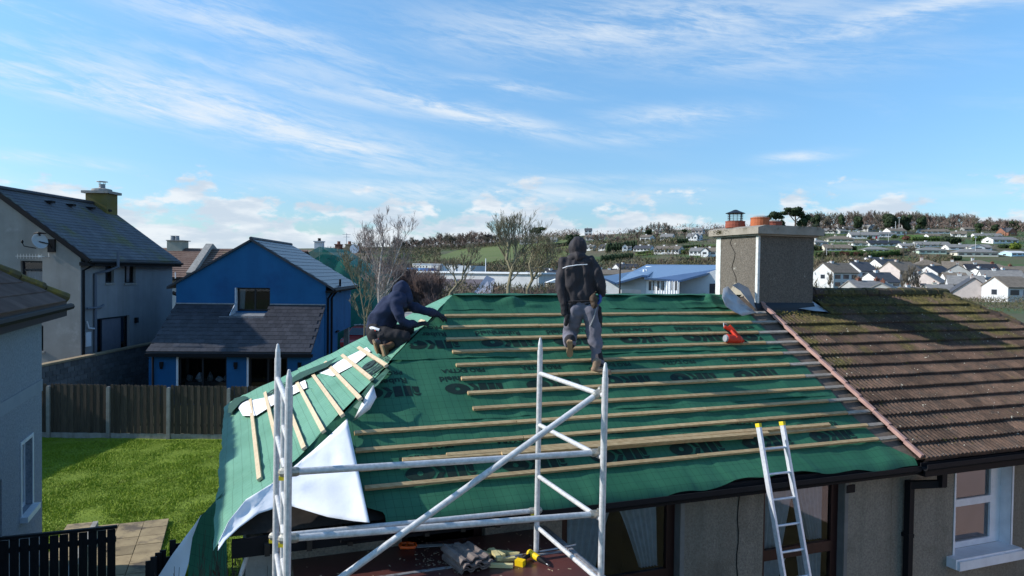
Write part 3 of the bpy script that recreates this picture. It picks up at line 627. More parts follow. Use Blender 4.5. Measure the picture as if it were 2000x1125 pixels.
# ---------------------------------------------------------------- vegetation
K['bark_brown'] = mat('brown_bark', (.10, .075, .055), (.065, .05, .04), 3, rough=.95)
K['bark_grey'] = mat('grey_bark', (.16, .14, .11), (.10, .085, .065), 3, rough=.95)
K['bark_lichen'] = mat('lichened_bark', (.27, .24, .15), (.18, .155, .10), 2.5, rough=.95)
K['bark_birch'] = mat('birch_bark', (.52, .48, .44), (.34, .29, .26), 5, rough=.8, c3=(.05, .04, .035), s3=6, t3=(.62, .68))
K['twig_purple'] = mat('purple_twigs', (.18, .125, .11), (.13, .09, .078), 2, rough=.95)
K['twig_birch'] = mat('birch_twigs', (.34, .27, .245), (.26, .20, .18), 2, rough=.95)
K['leaf_dark'] = mat('dark_needles', (.018, .034, .014), (.035, .052, .02), .5, rough=.9, rv=.15)
K['leaf_hedge'] = mat('hedge_leaves', (.030, .055, .012), (.055, .085, .018), .8, rough=.85, rv=.15)
K['leaf_bright'] = mat('bright_shrub_leaves', (.16, .20, .025), (.11, .15, .02), 2, rough=.8)
K['scrub'] = mat('scrub_twigs', (.165, .125, .085), (.11, .085, .056), .12, rough=.95, c3=(.085, .092, .038), s3=.09, t3=(.45, .6))
K['red_twigs'] = mat('red_brown_shrub', (.16, .055, .045), (.11, .05, .035), 1, rough=.9)
def grow(mb_t, mb_c, p, d, ln, r, lv, g, up=.25, spread=.6, kids=4, shrink=.68, minr=.01, tip=None, tw=3, gnarl=.18, split=None):
    """a limb and what grows from it; thick wood goes into mb_t, thin wood into mb_c"""
    n = 4 if lv > 1 else 3
    pts = [p]; cur = d.copy()
    for i in range(n):
        cur = (cur + Vector((g.gauss(0, gnarl), g.gauss(0, gnarl), g.gauss(0, gnarl) + up * .25))).normalized(); pts.append(pts[-1] + cur * ln / n)
    r1 = max(r * .62, minr * .8)
    m_ = mb_t if lv >= (split if split is not None else 99) else mb_c
    m_.tube(pts, [r + (r1 - r) * i / n for i in range(n + 1)], 6 if lv > 2 else 3, cap=False)
    if lv == 0: return
    k = kids if isinstance(kids, int) else kids[min(lv, len(kids) - 1)]
    for i in range(k):
        t = g.uniform(.35, 1.0) if i else 1.0; j = min(int(t * n), n - 1); q = pts[j].lerp(pts[j + 1], t * n - j)
        dd = (pts[j + 1] - pts[j]).normalized(); side = Vector((g.gauss(0, 1), g.gauss(0, 1), g.gauss(0, .5))); side = (side - dd * side.dot(dd)).normalized()
        nd = (dd + side * g.uniform(.5, 1.25) * spread + Vector((0, 0, up * .5))).normalized()
        grow(mb_t, mb_c, q, nd, ln * shrink * g.uniform(.75, 1.15), max(r1 * .75, minr), lv - 1, g, up, spread, kids, shrink, minr, tip, tw, gnarl, split)
def bare_tree(loc, h, label, seed=1, lv=4, kids=5, spread=.7, up=.3, r=None, minr=.012, bark='bark_brown', twig=None, name='bare_tree', group=None, shrink=.66, stems=1, lean=.1, first=.42, cat='tree', gnarl=.18):
    g = random.Random(seed); loc = Vector(loc); t = thing(name, loc, label, cat, group); a = MB(); b = MB()
    for s in range(stems):
        d = Vector((g.uniform(-lean, lean) + (0 if stems == 1 else (s - (stems - 1) / 2) * .3), g.uniform(-lean, lean), 1)).normalized()
        grow(a, b, loc.copy(), d, h * first, (r or h * .022), lv, g, up, spread, kids, shrink, minr, gnarl=gnarl, split=max(lv - 1, 1))
    zt = max([v[2] for v in b.v] + [loc.z + .1]); k = h / (zt - loc.z)
    for m_ in (a, b): m_.v = [(loc.x + (x - loc.x) * min(k, 1.3), loc.y + (y - loc.y) * min(k, 1.3), loc.z + (z - loc.z) * k) for x, y, z in m_.v]
    part('trunk', a, K[bark], t); part('crown', b, K[twig or bark], t); return t
def leafcloud(mb, c, rx, ry, rz, n, size, g, shell=.55, flat=1.0):
    c = Vector(c)
    for _ in range(n):
        while True:
            v = Vector((g.uniform(-1, 1), g.uniform(-1, 1), g.uniform(-1, 1)))
            if shell < v.length < 1: break
        k = .86 + .28 * noise.noise(v * 2.3 + c * .37)
        p = c + Vector((v.x * rx, v.y * ry, v.z * rz)) * k; nn = (v + Vector((g.gauss(0, .6), g.gauss(0, .6), g.gauss(0, .6)))).normalized()
        a = nn.cross(Vector((g.uniform(-1, 1), g.uniform(-1, 1), .3))).normalized(); b = nn.cross(a); s = size * g.uniform(.5, 1.2)
        mb.add([p - a * s, p + b * s * .6, p + a * s, p - b * s * .6], [(0, 1, 2, 3)])
def leafy(loc, clumps, label, n=500, size=.3, leaf='leaf_dark', trunk=None, name='evergreen_tree', group=None, cat='tree', seed=3, core=True):
    g = random.Random(seed); loc = Vector(loc); t = thing(name, loc, label, cat, group)
    if trunk:
        b = MB()
        for (p, r) in trunk: b.tube([loc + Vector(q) for q in p], [r, r * .8, r * .5][:len(p)], 6)
        part('trunk', b, K['bark_brown'], t)
    b = MB()
    for (x, y, z, rx, ry, rz) in clumps:
        if core: b.blob(loc + Vector((x, y, z)), rx * .72, ry * .72, rz * .72, 8, 6, .12, g)
        leafcloud(b, loc + Vector((x, y, z)), rx, ry, rz, n, size, g)
    part('crown' if trunk else 'foliage', b, K[leaf], t); return t
K['twig_far'] = mat('far_twigs', (.20, .145, .12), (.15, .105, .085), .05, rough=.95); K['twig_far2'] = mat('far_grey_twigs', (.19, .165, .125), (.14, .12, .09), .05, rough=.95)
# far bare trees: a few grown shapes, copied along the ridge
protos = []
first_use = {}
def far_tree(kind, px, py, hpx, d=None, label=None, wide=1.0):
    P = at_depth(px, d) if d else pick(px, py)
    h = hpx * P.y / FOC
    spec = {0: dict(seed=11, lv=4, kids=5, spread=.8, up=.3, bark='bark_brown', twig='twig_far', minr=.04, first=.26, shrink=.72), 1: dict(seed=12, lv=4, kids=5, spread=.6, up=.5, bark='bark_grey', minr=.04, first=.28, shrink=.70),
            2: dict(seed=13, lv=4, kids=5, spread=.9, up=.2, bark='bark_brown', twig='twig_far2', minr=.045, first=.24, shrink=.72), 3: dict(seed=14, lv=3, kids=7, spread=.35, up=.8, bark='bark_grey', minr=.05, first=.6),
            4: dict(seed=15, lv=4, kids=5, spread=.7, up=.3, bark='bark_brown', twig='red_twigs', minr=.05)}[kind]
    lb = label or ['purple-brown bare tree in the leafless wood on the skyline', 'grey bare tree in the leafless wood on the skyline', 'broad brown bare tree in the leafless wood on the skyline', 'slender upright bare tree on the skyline', 'reddish bare shrub tree on the hillside'][kind]
    if kind not in first_use:
        t = bare_tree(P, 10.0, lb, group='bare trees of one look on the hill, kind %s' % ['purple', 'grey', 'broad', 'slender', 'reddish'][kind], **spec); first_use[kind] = t
    else: t = copy_tree(first_use[kind], P, rnd.uniform(0, 6.28), label=lb)
    t.scale = (h / 10 * wide, h / 10 * wide, h / 10); return t
g = random.Random(5)
for i in range(46):      # ridge above the green field
    x = 770 + i * 4.6 + g.uniform(-3, 3); far_tree(g.choice([0, 1, 2, 0]), x, 0, g.uniform(16, 25) + (6 if 850 < x < 950 else 0), d=g.uniform(590, 660), wide=1.25)
for i in range(14): far_tree(g.choice([0, 2]), 790 + i * 13, 0, g.uniform(10, 14), d=575, wide=1.6)
for x, hh in [(1232, 16), (1238, 18), (1243, 19), (1248, 21), (1254, 23), (1259, 25), (1264, 26), (1270, 28), (1276, 28), (1282, 28), (1288, 27), (1226, 14)]: far_tree(3, x, 0, hh, d=g.uniform(480, 520), wide=.9)
for x, hh, k in [(1298, 26, 1), (1306, 25, 1), (1312, 20, 2), (1220, 15, 2), (1206, 14, 0), (1160, 17, 0), (1172, 20, 1), (1192, 14, 2), (1400, 22, 1), (1245, 14, 0), (1262, 15, 2), (1232, 12, 0), (1280, 14, 0)]: far_tree(k, x, 0, hh, d=g.uniform(455, 500), wide=1.3)
for i in range(52):      # wood on the right ridge
    x = 1575 + i * 4.3 + g.uniform(-3, 3); far_tree(g.choice([0, 1, 2, 2]), x, 0, g.uniform(26, 36), d=g.uniform(520, 610), wide=.95)
for i in range(26): x = 1800 + i * 4.2 + g.uniform(-2, 2); far_tree(g.choice([0, 2, 0]), x, 0, g.uniform(22, 33) if x < 1905 else 16, d=g.uniform(520, 600), wide=1.0)
for i in range(26): x = 1912 + i * 3.9; far_tree(g.choice([2, 0, 1]), x, 0, g.uniform(15, 24), d=g.uniform(520, 600), wide=1.2)
for i in range(22): far_tree(g.choice([0, 2]), 1595 + i * 10.5, 0, g.uniform(12, 18), d=g.uniform(480, 505), wide=1.2)
# scattered trees on the slopes
seen_lb = set()
def slope_label(x, y, k):
    kind = ['purple-brown', 'grey', 'broad', 'slender', 'reddish'][k]
    for q in sorted([(abs(h[0] - x) + 2 * abs(h[1] - y), h[0], h[-2]) for h in BH] + [(abs(h[0] - x) + 2 * abs(h[1] - y), h[0], h[4]) for h in VH]):
        lb = '%s bare tree %s the %s' % (kind, 'left of' if x < q[1] - 6 else 'right of' if x > q[1] + 6 else 'by', q[2])
        if len(lb.split()) <= 16 and lb not in seen_lb: seen_lb.add(lb); return lb
for x, y, hh, k in [(1180, 480, 12, 2), (1205, 478, 14, 0), (1222, 476, 12, 0), (1236, 478, 10, 2), (1190, 470, 10, 0), (1262, 520, 12, 2), (1372, 488, 13, 2), (1383, 489, 12, 2), (1392, 490, 12, 2), (1330, 515, 14, 2),
                    (1290, 518, 13, 0), (1350, 516, 16, 0), (1375, 520, 14, 0), (1310, 512, 12, 2), (1395, 517, 16, 4), (1250, 516, 12, 2), (1640, 505, 16, 4), (1655, 510, 18, 4), (1672, 508, 16, 4), (1690, 508, 15, 0), (1625, 508, 16, 0), (1610, 505, 18, 2),
                    (1605, 530, 26, 2), (1618, 540, 28, 0), (1598, 552, 26, 2), (1632, 548, 20, 0), (1762, 505, 22, 2), (1774, 503, 22, 1), (1785, 498, 18, 2), (1798, 520, 20, 0), (1745, 500, 12, 0), (1730, 545, 24, 1),
                    (1700, 475, 10, 4), (1767, 466, 9, 4), (1830, 507, 10, 4), (1880, 476, 10, 0), (1790, 550, 24, 1), (1066, 500, 12, 0), (1090, 498, 14, 2), (1040, 500, 12, 0), (1108, 500, 14, 0), (1075, 492, 10, 2), (1020, 500, 10, 2)]:
    far_tree(k, x, y, hh, wide=1.2, label=slope_label(x, y, k))
for x, d, hh in [(1778, 170, 66), (1766, 175, 52), (1672, 180, 40), (1622, 185, 44), (1790, 172, 46)]: far_tree(1, x, 0, hh, d=d, label='tall pale bare tree rising in front of the valley houses', wide=.8)
# evergreens
def pine(px, d, hpx, wpx, lb, seed, umbrella=True):
    P = at_depth(px, d); k = d / FOC; h = hpx * k; w = wpx * k / 2; g_ = random.Random(seed); cl = []
    if umbrella:
        for i in range(9):
            a = g_.uniform(0, 6.28); q = g_.uniform(.1, .72) * w; z = h * (.78 if i > 3 else .9) + g_.uniform(-.05, .05) * h
            cl.append((math.cos(a) * q, math.sin(a) * q, z, w * .42, w * .42, h * .11))
        tr = [([(0, 0, 0), (w * .08, 0, h * .4), (0, 0, h * .85)], h * .04), ([(0, 0, h * .4), (w * .3, 0, h * .6), (w * .6, 0, h * .8)], h * .02), ([(0, 0, h * .45), (-w * .3, 0, h * .65), (-w * .55, 0, h * .8)], h * .02)]
    else:
        for i in range(12):
            a = g_.uniform(0, 6.28); q = g_.uniform(.05, .6) * w; z = h * g_.uniform(.25, .82)
            cl.append((math.cos(a) * q, math.sin(a) * q, z, w * .48, w * .48, h * .2))
        tr = [([(0, 0, 0), (0, 0, h * .3), (0, 0, h * .7)], h * .04)]
    return leafy(P, cl, lb, n=110, size=.030 * h + .25, trunk=tr, seed=seed, name='pine_tree')
pine(1049, 520, 36, 34, 'flat-topped pine alone on the ridge', 1); pine(1069, 520, 16, 9, 'small dark conifer right of the flat-topped pine', 2, False)
pine(1112, 490, 23, 22, 'dark round evergreen pair above the standing worker\'s head', 3, False); pine(1125, 490, 22, 14, 'dark evergreen just right of the round pair', 4, False)
pine(1264, 470, 25, 18, 'broad green conifer among slender bare trees', 5, False); pine(1335, 470, 18, 12, 'lone windswept pine on the ridge', 6)
pine(1511, 480, 46, 40, 'umbrella pine behind the right terracotta pot', 7); pine(1549, 500, 50, 58, 'large umbrella pine right of the pots', 8); pine(1592, 520, 36, 28, 'dark pine at the left end of the wood', 9, False)
pine(1735, 470, 42, 48, 'biggest dark round pine in the wood', 10, False); pine(1767, 470, 38, 26, 'dark pine next to the biggest round one', 11, False); pine(1797, 480, 34, 26, 'rounded dark pine at the right of the three', 12, False)
pine(1672, 500, 34, 24, 'grey-green evergreen in the middle of the wood', 13, False); pine(1640, 520, 34, 20, 'dark pine in front of the ridge wood', 14, False); pine(1908, 470, 22, 22, 'rounded evergreen right of the bare wood', 15, False)
pine(1940, 500, 16, 20, 'low dark evergreen near the right edge', 16, False); pine(1978, 520, 22, 26, 'evergreen at the right edge of the ridge', 17, False); pine(1566, 505, 40, 34, 'dense dark evergreen right of the large umbrella pine', 19, False); pine(1525, 500, 28, 20, 'dark pine between the two umbrella pines', 18, False)
def bush(px, py, wpx, hpx, lb, leaf='leaf_hedge', seed=1, d=None, cat='bush', n=160):
    P = at_depth(px, d) if d else pick(px, py); k = P.y / FOC; w = wpx * k / 2; h = hpx * k
    return leafy(P, [(-w * .45, 0, h * .4, w * .6, w * .6, h * .55), (w * .4, w * .2, h * .42, w * .6, w * .6, h * .5), (0, 0, h * .5, w * .6, w * .5, h * .5)], lb, n=n, size=.12 * h + .12, leaf=leaf, seed=seed, name='bush', cat=cat)
def hedge(x0, x1, d0, d1, h, w, lb, leaf='leaf_hedge', seed=1):
    a = at_depth(x0, d0); b = at_depth(x1, d1); n_ = int((b - a).length / 1.6) + 1; g_ = random.Random(seed)
    t = thing('hedge', a, lb, 'hedge'); m_ = MB()
    for i in range(n_ + 1):
        p = a.lerp(b, i / n_); p.z = ground(p.x, p.y)
        m_.blob(p + Vector((0, 0, h * .48)), 1.15, w * .5, h * .5 * g_.uniform(.85, 1.1), 6, 4, .12, g_); leafcloud(m_, p + Vector((0, 0, h * .5)), 1.3, w * .6, h * .58, 26, .36, g_)
    part('foliage', m_, K[leaf], t); return t
hedge(1592, 1705, 318, 318, 2.6, 2.5, 'long clipped green hedge below the mossy-roofed bungalow', seed=2); hedge(1690, 1760, 310, 318, 2.8, 3, 'rough green hedge below the grey hipped bungalow', seed=3)
hedge(1175, 1232, 338, 340, 3.2, 3, 'dark hedge below the slate-gabled long bungalow', 'leaf_dark', 4); hedge(1185, 1240, 392, 392, 5.5, 5, 'tall dark evergreen belt left of the two-level house', 'leaf_dark', 5)
hedge(1290, 1362, 372, 384, 1.6, 2, 'low hedge line above the orchard lawn', seed=6); hedge(1245, 1290, 358, 358, 1.8, 3, 'low hedge on the lawn below the two-level house', seed=7); hedge(1310, 1340, 428, 428, 3.2, 4, 'dark green hedge on the ridge slope', 'leaf_dark', 8)
hedge(1779, 1835, 395, 395, 2.6, 3, 'bright clipped hedge below the small white cottage', seed=9); hedge(1900, 1935, 395, 395, 3, 3, 'dark hedge below the square chimney bungalow', seed=10); hedge(1065, 1110, 480, 490, 3, 4, 'dark hedge crossing the ridge left of the worker', 'leaf_dark', 11)
hedge(1905, 1945, 262, 262, 1.2, 2, 'low bright hedge in front of the cream bungalow', seed=12); hedge(1840, 1872, 300, 300, 2, 3, 'hedge between the pale green and cream bungalows', 'leaf_dark', 13)
bush(1855, 478, 46, 17, 'large dark rounded bushes in the middle of the hillside', 'leaf_dark', 21, n=420); bush(1982, 487, 26, 14, 'bright clipped block of hedge near the right edge', 'leaf_bright', 22)
bush(1675, 552, 26, 20, 'bright yellow-green shrub in front of the paired houses', 'leaf_bright', 23, d=170, n=420); bush(1668, 560, 34, 18, 'olive shrub under the yellow-green one', 'leaf_hedge', 24, d=160, n=300)
bush(1745, 466, 14, 7, 'green bush beside the porch bungalow drive', seed=25); bush(1696, 467, 10, 5, 'green bush left of the red door', seed=26); bush(1664, 489, 20, 9, 'dark bush right of the mossy-roofed bungalow', 'leaf_dark', 27)
bush(1590, 490, 34, 12, 'dark bush beside the near chimney edge', 'leaf_dark', 28); bush(1340, 497, 26, 10, 'olive bush on the slope above the long bungalow', seed=29); bush(1345, 510, 16, 6, 'small dark bush under the pale-roofed bungalow', 'leaf_dark', 30)
bush(1770, 470, 22, 9, 'dark red-green shrub right of the raised end room', 'red_twigs', 31); bush(1600, 462, 24, 8, 'dark shrub above the hipped pale bungalow', 'leaf_dark', 32); bush(1960, 486, 26, 8, 'dark shrub right of the wide-gabled bungalow', 'leaf_dark', 33)
# masses nobody could count
def scrub(name, quads, n, size, m='scrub', seed=1, hgt=3.0, stuffmat=None):
    g_ = random.Random(seed); mb = MB()
    for (xa, xb, da, db, cnt) in quads:
        for _ in range(int(cnt)):
            d = math.sqrt(g_.uniform(da * da, db * db)); px = g_.uniform(xa, xb); P = at_depth(px, d)
            k = .5 + .9 * max(0, noise.noise(Vector((P.x * .07, P.y * .05, 1.3))) + .4)
            z = g_.random() ** .8 * hgt * k; s = size * g_.uniform(.5, 1.3); v = Vector((g_.gauss(0, 1), g_.gauss(0, .6), g_.uniform(.2, 1.6))).normalized() * s * 2.2
            w = Vector((g_.gauss(0, 1), g_.gauss(0, 1), g_.gauss(0, .4))).normalized() * s * .28; p = P + Vector((0, 0, z))
            mb.add([p - w, p + w, p + v], [(0, 1, 2)])
    return part(name, mb, K[m], kind='stuff')
scrub('scrub', [(1100, 1500, 275, 318, 6500), (1240, 1480, 225, 275, 4000), (1590, 1760, 225, 300, 9000), (1750, 1860, 262, 300, 1600), (1180, 1500, 340, 352, 1500), (1225, 1320, 400, 470, 2500), (1150, 1240, 400, 480, 2500), (1020, 1110, 300, 480, 2500)], 0, .7, 'scrub', 1, 2.8)
scrub('scrub', [(690, 900, 270, 345, 6000), (800, 1130, 262, 332, 8000), (760, 860, 380, 560, 3500), (860, 1130, 560, 640, 5000), (640, 860, 560, 640, 3000)], 0, .8, 'scrub', 2, 3.2)
scrub('scrub', [(770, 1130, 585, 650, 5000), (1130, 1500, 470, 530, 2500), (1560, 2040, 500, 600, 9000)], 0, 1.0, 'twig_far', 7, 6.0)
scrub('gardens', [(1580, 2100, 100, 175, 14000), (1580, 2060, 175, 260, 6000), (1460, 1600, 100, 330, 9000), (350, 760, 85, 300, 9000)], 0, .22, 'scrub', 8, 1.3)
scrub('shrubbery', [(1590, 2000, 330, 500, 3500), (1250, 1500, 350, 500, 1500)], 0, .55, 'leaf_hedge', 5, 2.0)
scrub('scrub', [(300, 800, 130, 520, 5000), (1440, 1600, 170, 480, 3500)], 0, .8, 'scrub', 17, 3.5)
scrub('brambles', [(960, 1180, 75, 160, 16000), (770, 1000, 80, 145, 9000)], 0, .36, 'scrub', 3, 3.4)
scrub('brambles', [(735, 1120, 42, 75, 13000)], 0, .22, 'twig_purple', 4, 3.0)
# near bare trees
def nearP(px, d, dz=0.0): return Vector((xcol(px, d), d, ground(xcol(px, d), d) + dz))
def stem_tree(label, d, stems, r0, bark, twig, seed, name='bare_tree', L1=1.5, n1=16, minr=.006, droop=.0, kids=(3, 4, 4, 4), up=.45, spread=.6, start=.3):
    """a tree with its own trunk lines (pixel columns and rows at its distance), limbs and twigs growing from them"""
    g_ = random.Random(seed); lines = []
    for st in stems: lines.append([Vector((xcol(x, d + (k * .12 if x > 0 else 0)), d + .25 * math.sin(k + seed), zrow(x, y, d))) for k, (x, y) in enumerate(st)])
    P = lines[0][0].copy(); P.z = ground(P.x, P.y); lines[0] = [P] + lines[0]; t = thing(name, P, label, 'tree'); a = MB(); b = MB()
    for li, ln in enumerate(lines):
        n_ = len(ln); ra = r0 if li == 0 else r0 * .62; a.tube(ln, [ra * (1 - .85 * (k / (n_ - 1))) + .004 for k in range(n_)], 8, False)
        for k in range(n1):
            f = start + (1 - start) * (k + g_.random()) / n1 if li == 0 else (.15 + .85 * (k + g_.random()) / n1); q = f * (n_ - 1); m_ = min(int(q), n_ - 2); p = ln[m_].lerp(ln[m_ + 1], q - m_); dd = (ln[m_ + 1] - ln[m_]).normalized()
            sd = Vector((g_.gauss(0, 1), g_.gauss(0, 1), 0)); sd = (sd - dd * sd.dot(dd)).normalized(); nd = (dd * .75 + sd * g_.uniform(.5, 1.0) + Vector((0, 0, up * .5))).normalized()
            grow(a, b, p, nd, L1 * (1.15 - .75 * f) * g_.uniform(.7, 1.2), max(ra * (1 - .85 * f) * .42, minr), 3, g_, up, spread, kids, .62, minr, gnarl=.16, split=3)
    part('trunk', a, K[bark], t); part('crown', b, K[twig], t); return t
stem_tree('white-stemmed bare birch behind the kneeling worker', 27, [[(737, 700), (739, 650), (744, 600), (745, 555), (749, 510), (752, 470), (750, 444)], [(739, 655), (741, 620), (752, 585), (764, 550), (774, 515), (786, 480), (790, 462)], [(745, 560), (737, 530), (731, 500), (722, 472)]], .062, 'bark_birch', 'twig_birch', 8, 'birch_tree', 1.05, 15, .0042)
stem_tree('thin pale-twigged sapling in front of the green netting', 30, [[(712, 700), (716, 620), (708, 570), (704, 530), (712, 500)], [(716, 620), (728, 580), (734, 545)], [(710, 580), (692, 550), (684, 520)]], .035, 'bark_lichen', 'bark_lichen', 41, 'bare_tree', .8, 9, .006)
stem_tree('lichened bare tree with forked trunk left of the standing worker', 44, [[(993, 592), (993, 560), (998, 530), (989, 506), (974, 482), (962, 460)], [(998, 532), (1007, 500), (1006, 470), (1000, 448)], [(989, 508), (992, 480), (984, 452)], [(1000, 520), (1020, 490), (1028, 465)]], .15, 'bark_lichen', 'bark_lichen', 17, 'bare_tree', 1.45, 10, .0075)
stem_tree('bare tree with twisted trunk next to the worker\'s elbow', 46, [[(1030, 592), (1030, 565), (1040, 545), (1050, 530), (1056, 505), (1066, 485)], [(1040, 545), (1033, 515), (1040, 490)], [(1052, 525), (1070, 512), (1080, 500)]], .15, 'bark_lichen', 'bark_lichen', 23, 'bare_tree', 1.2, 8, .0075)
stem_tree('pale leaning trunk rising right over the brambles', 38, [[(873, 596), (880, 572), (893, 556), (903, 545), (907, 520), (903, 495)], [(905, 535), (916, 515), (926, 500)], [(893, 556), (884, 530)]], .10, 'bark_lichen', 'bark_lichen', 31, 'bare_tree', .9, 6, .008)
sh = None; g = random.Random(9)
for i in range(58):
    px = 640 + i * 8.2 + g.uniform(-6, 6); d = g.uniform(36, 60); h = (g.uniform(3.6, 4.9) if px < 1000 else g.uniform(4.2, 5.2))
    if px < 830: h = g.uniform(6.2, 7.9); d = g.uniform(60, 68)
    P = nearP(px, d)
    if sh is None: sh = bare_tree(P, 5.0, 'purple-brown leafless thicket bush behind the green roof', seed=77, lv=4, kids=(3, 5, 6, 6, 6), spread=.5, up=.7, r=.045, minr=.011, bark='bark_brown', twig='twig_purple', stems=4, first=.45, name='thicket_bush', group='leafless thicket bushes behind the roof', cat='bush')
    else: t = copy_tree(sh, P, g.uniform(0, 6.28)); t.scale = (h / 5 * g.uniform(.8, 1.2),) * 2 + (h / 5,)
leafy(nearP(872, 33), [(0, 0, 1.0, 1.0, .8, 1.0), (1.1, .2, 1.1, .9, .8, 1.1), (-.8, .1, .9, .8, .8, .9), (.4, 0, 1.9, .9, .7, .8)], 'dark ivy-green bush right of the black shed', n=600, size=.07, leaf='leaf_hedge', name='bush', cat='bush', seed=51)
# ---------------------------------------------------------------- near buildings
AZ = math.atan(541 / FOC)
FB = Frm((0, 0, 0), AZ)                  # the street frame: x along our eaves, y up the slope
def mossy(name, c1, c2, moss, **k): return mat(name, c1, c2, c3=moss, **k)
K['slate'] = mat('slate_black', (.030, .031, .038), (.046, .046, .055), 2, rough=.55, rv=.22, spec=.4, bump=.2, bscale=30)
K['slate_glare'] = mat('slate_sky_glare', (.050, .062, .085), (.07, .082, .11), 1.5, rough=.34, rv=.15, spec=.6)  # same slate, sky glare on the right slope put in as paler blue
K['slate_moss'] = mat('mossy_slate', (.085, .085, .095), (.12, .118, .125), 1.2, rough=.65, rv=.15, c3=(.115, .11, .035), s3=.55, t3=(.50, .68))
K['tile_red'] = mat('red_brown_tiles', (.095, .06, .045), (.13, .085, .065), 3, rough=.75, rv=.15)
K['blue'] = mat('blue_render', (.012, .105, .245), (.016, .118, .27), 1.1, rough=.8, bump=.3, bscale=80, c3=(.012, .075, .20), s3=.9, t3=(.5, .75), streak=((.008, .055, .15), 1.1, .35))
K['lead'] = mat('lead_flashing', (.30, .31, .33), (.20, .21, .22), 5, rough=.5)
K['render_grey'] = mat('weathered_dash', (.30, .285, .265), (.24, .225, .21), .9, rough=.95, bump=.6, bscale=70, c3=(.38, .36, .34), s3=.8, t3=(.56, .7), streak=((.15, .13, .11), 1.3, .55))
K['render_shade'] = mat('bluish_shade_dash', (.30, .31, .325), (.26, .265, .28), 1.0, rough=.95, bump=.6, bscale=70, streak=((.15, .15, .13), .9, .5))  # gable's dash again, with the blue of shade put into its colour
K['render_left'] = mat('pale_blue_dash', (.30, .335, .385), (.19, .215, .26), 28, rough=.95, bump=1.0, bscale=45, streak=((.24, .25, .27), 1.2, .35), bdist=.02)
K['concrete'] = mat('concrete', (.36, .34, .31), (.27, .255, .235), 6, rough=.9, bump=.3, bscale=60, streak=((.16, .15, .12), 6, .5))
K['block'] = mat('concrete_block', (.15, .145, .145), (.11, .105, .105), 6, rough=.95, rv=.22, bump=.5, bscale=60)
K['coping'] = mat('tan_coping', (.34, .26, .16), (.26, .19, .12), 4, rough=.85)
K['fence'] = mat('weathered_fence', (.095, .072, .052), (.062, .047, .036), 5, rough=.9, rv=.28, stretch=(6, 6, .5), bump=.4, bscale=60)
K['fence_black'] = mat('black_fence_paint', (.010, .010, .013), (.016, .016, .02), 10, rough=.6, rv=.2, stretch=(4, 4, .5))
K['mortar'] = mat('mortar', (.17, .16, .15), rough=.95)

def courses(parent, name, O, ex, es, nz_, L, rows, gauge, pw, th_, m, clip=None, limit=300, rib=0, order=1, lap=.03, stag=True, jit=.0, start=0, prof=None, kindname=None, stuff_only=False):
    """lay pieces in rows on a slope: each piece is an object of its own up to the limit, the rest one joined part"""
    ex = ex.normalized(); es = es.normalized(); nz_ = nz_.normalized()
    b = MB(); ln = gauge + lap
    if prof is None:
        w2 = pw / 2 * .97
        b.hexa([(-w2, 0, th_ * .35), (w2, 0, th_ * .35), (w2, ln, -th_ * .35), (-w2, ln, -th_ * .35), (-w2, 0, th_ * 1.35), (w2, 0, th_ * 1.35), (w2, ln, th_ * .2), (-w2, ln, th_ * .2)])
    else:
        k = len(prof); vs = []
        for y, dz in ((0, th_ * .9), (ln, 0.0)):
            for (x, z) in prof: vs.append((x * pw, y, z + dz))
        for (x, z) in prof: vs.append((x * pw, 0, -th_ * .2))
        fs = [(i, i + 1, k + i + 1, k + i) for i in range(k - 1)] + [(i + 1, i, 2 * k + i, 2 * k + i + 1) for i in range(k - 1)]
        b.add(vs, fs)
    me = b.mesh(name, m); M0 = Matrix((ex, es, nz_)).transposed().to_4x4(); cnt = start; rest = MB()
    rr = range(rows) if order > 0 else range(rows - 1, -1, -1)
    for r in rr:
        off = (pw / 2 if (stag and r % 2) else 0); n_ = int(L / pw) + 2
        for i in range(n_):
            x = i * pw + off; s = r * gauge
            if x > L + pw * .3: continue
            if clip and not clip(x, s + gauge * .5): continue
            P = O + ex * x + es * s + nz_ * (rnd.uniform(0, jit) if jit else 0)
            M4 = M0.copy(); M4.translation = P
            if jit: M4 = M4 @ Matrix.Rotation(rnd.uniform(-1, 1) * jit * .8, 4, 'Z')
            if cnt < limit and not stuff_only: inst(name, me, M4, parent); cnt += 1
            else: rest.add([M4 @ Vector(v) for v in b.v], b.f)
    if rest.v: part(kindname or name + '_courses', rest, m, parent, kind='stuff')
    return cnt
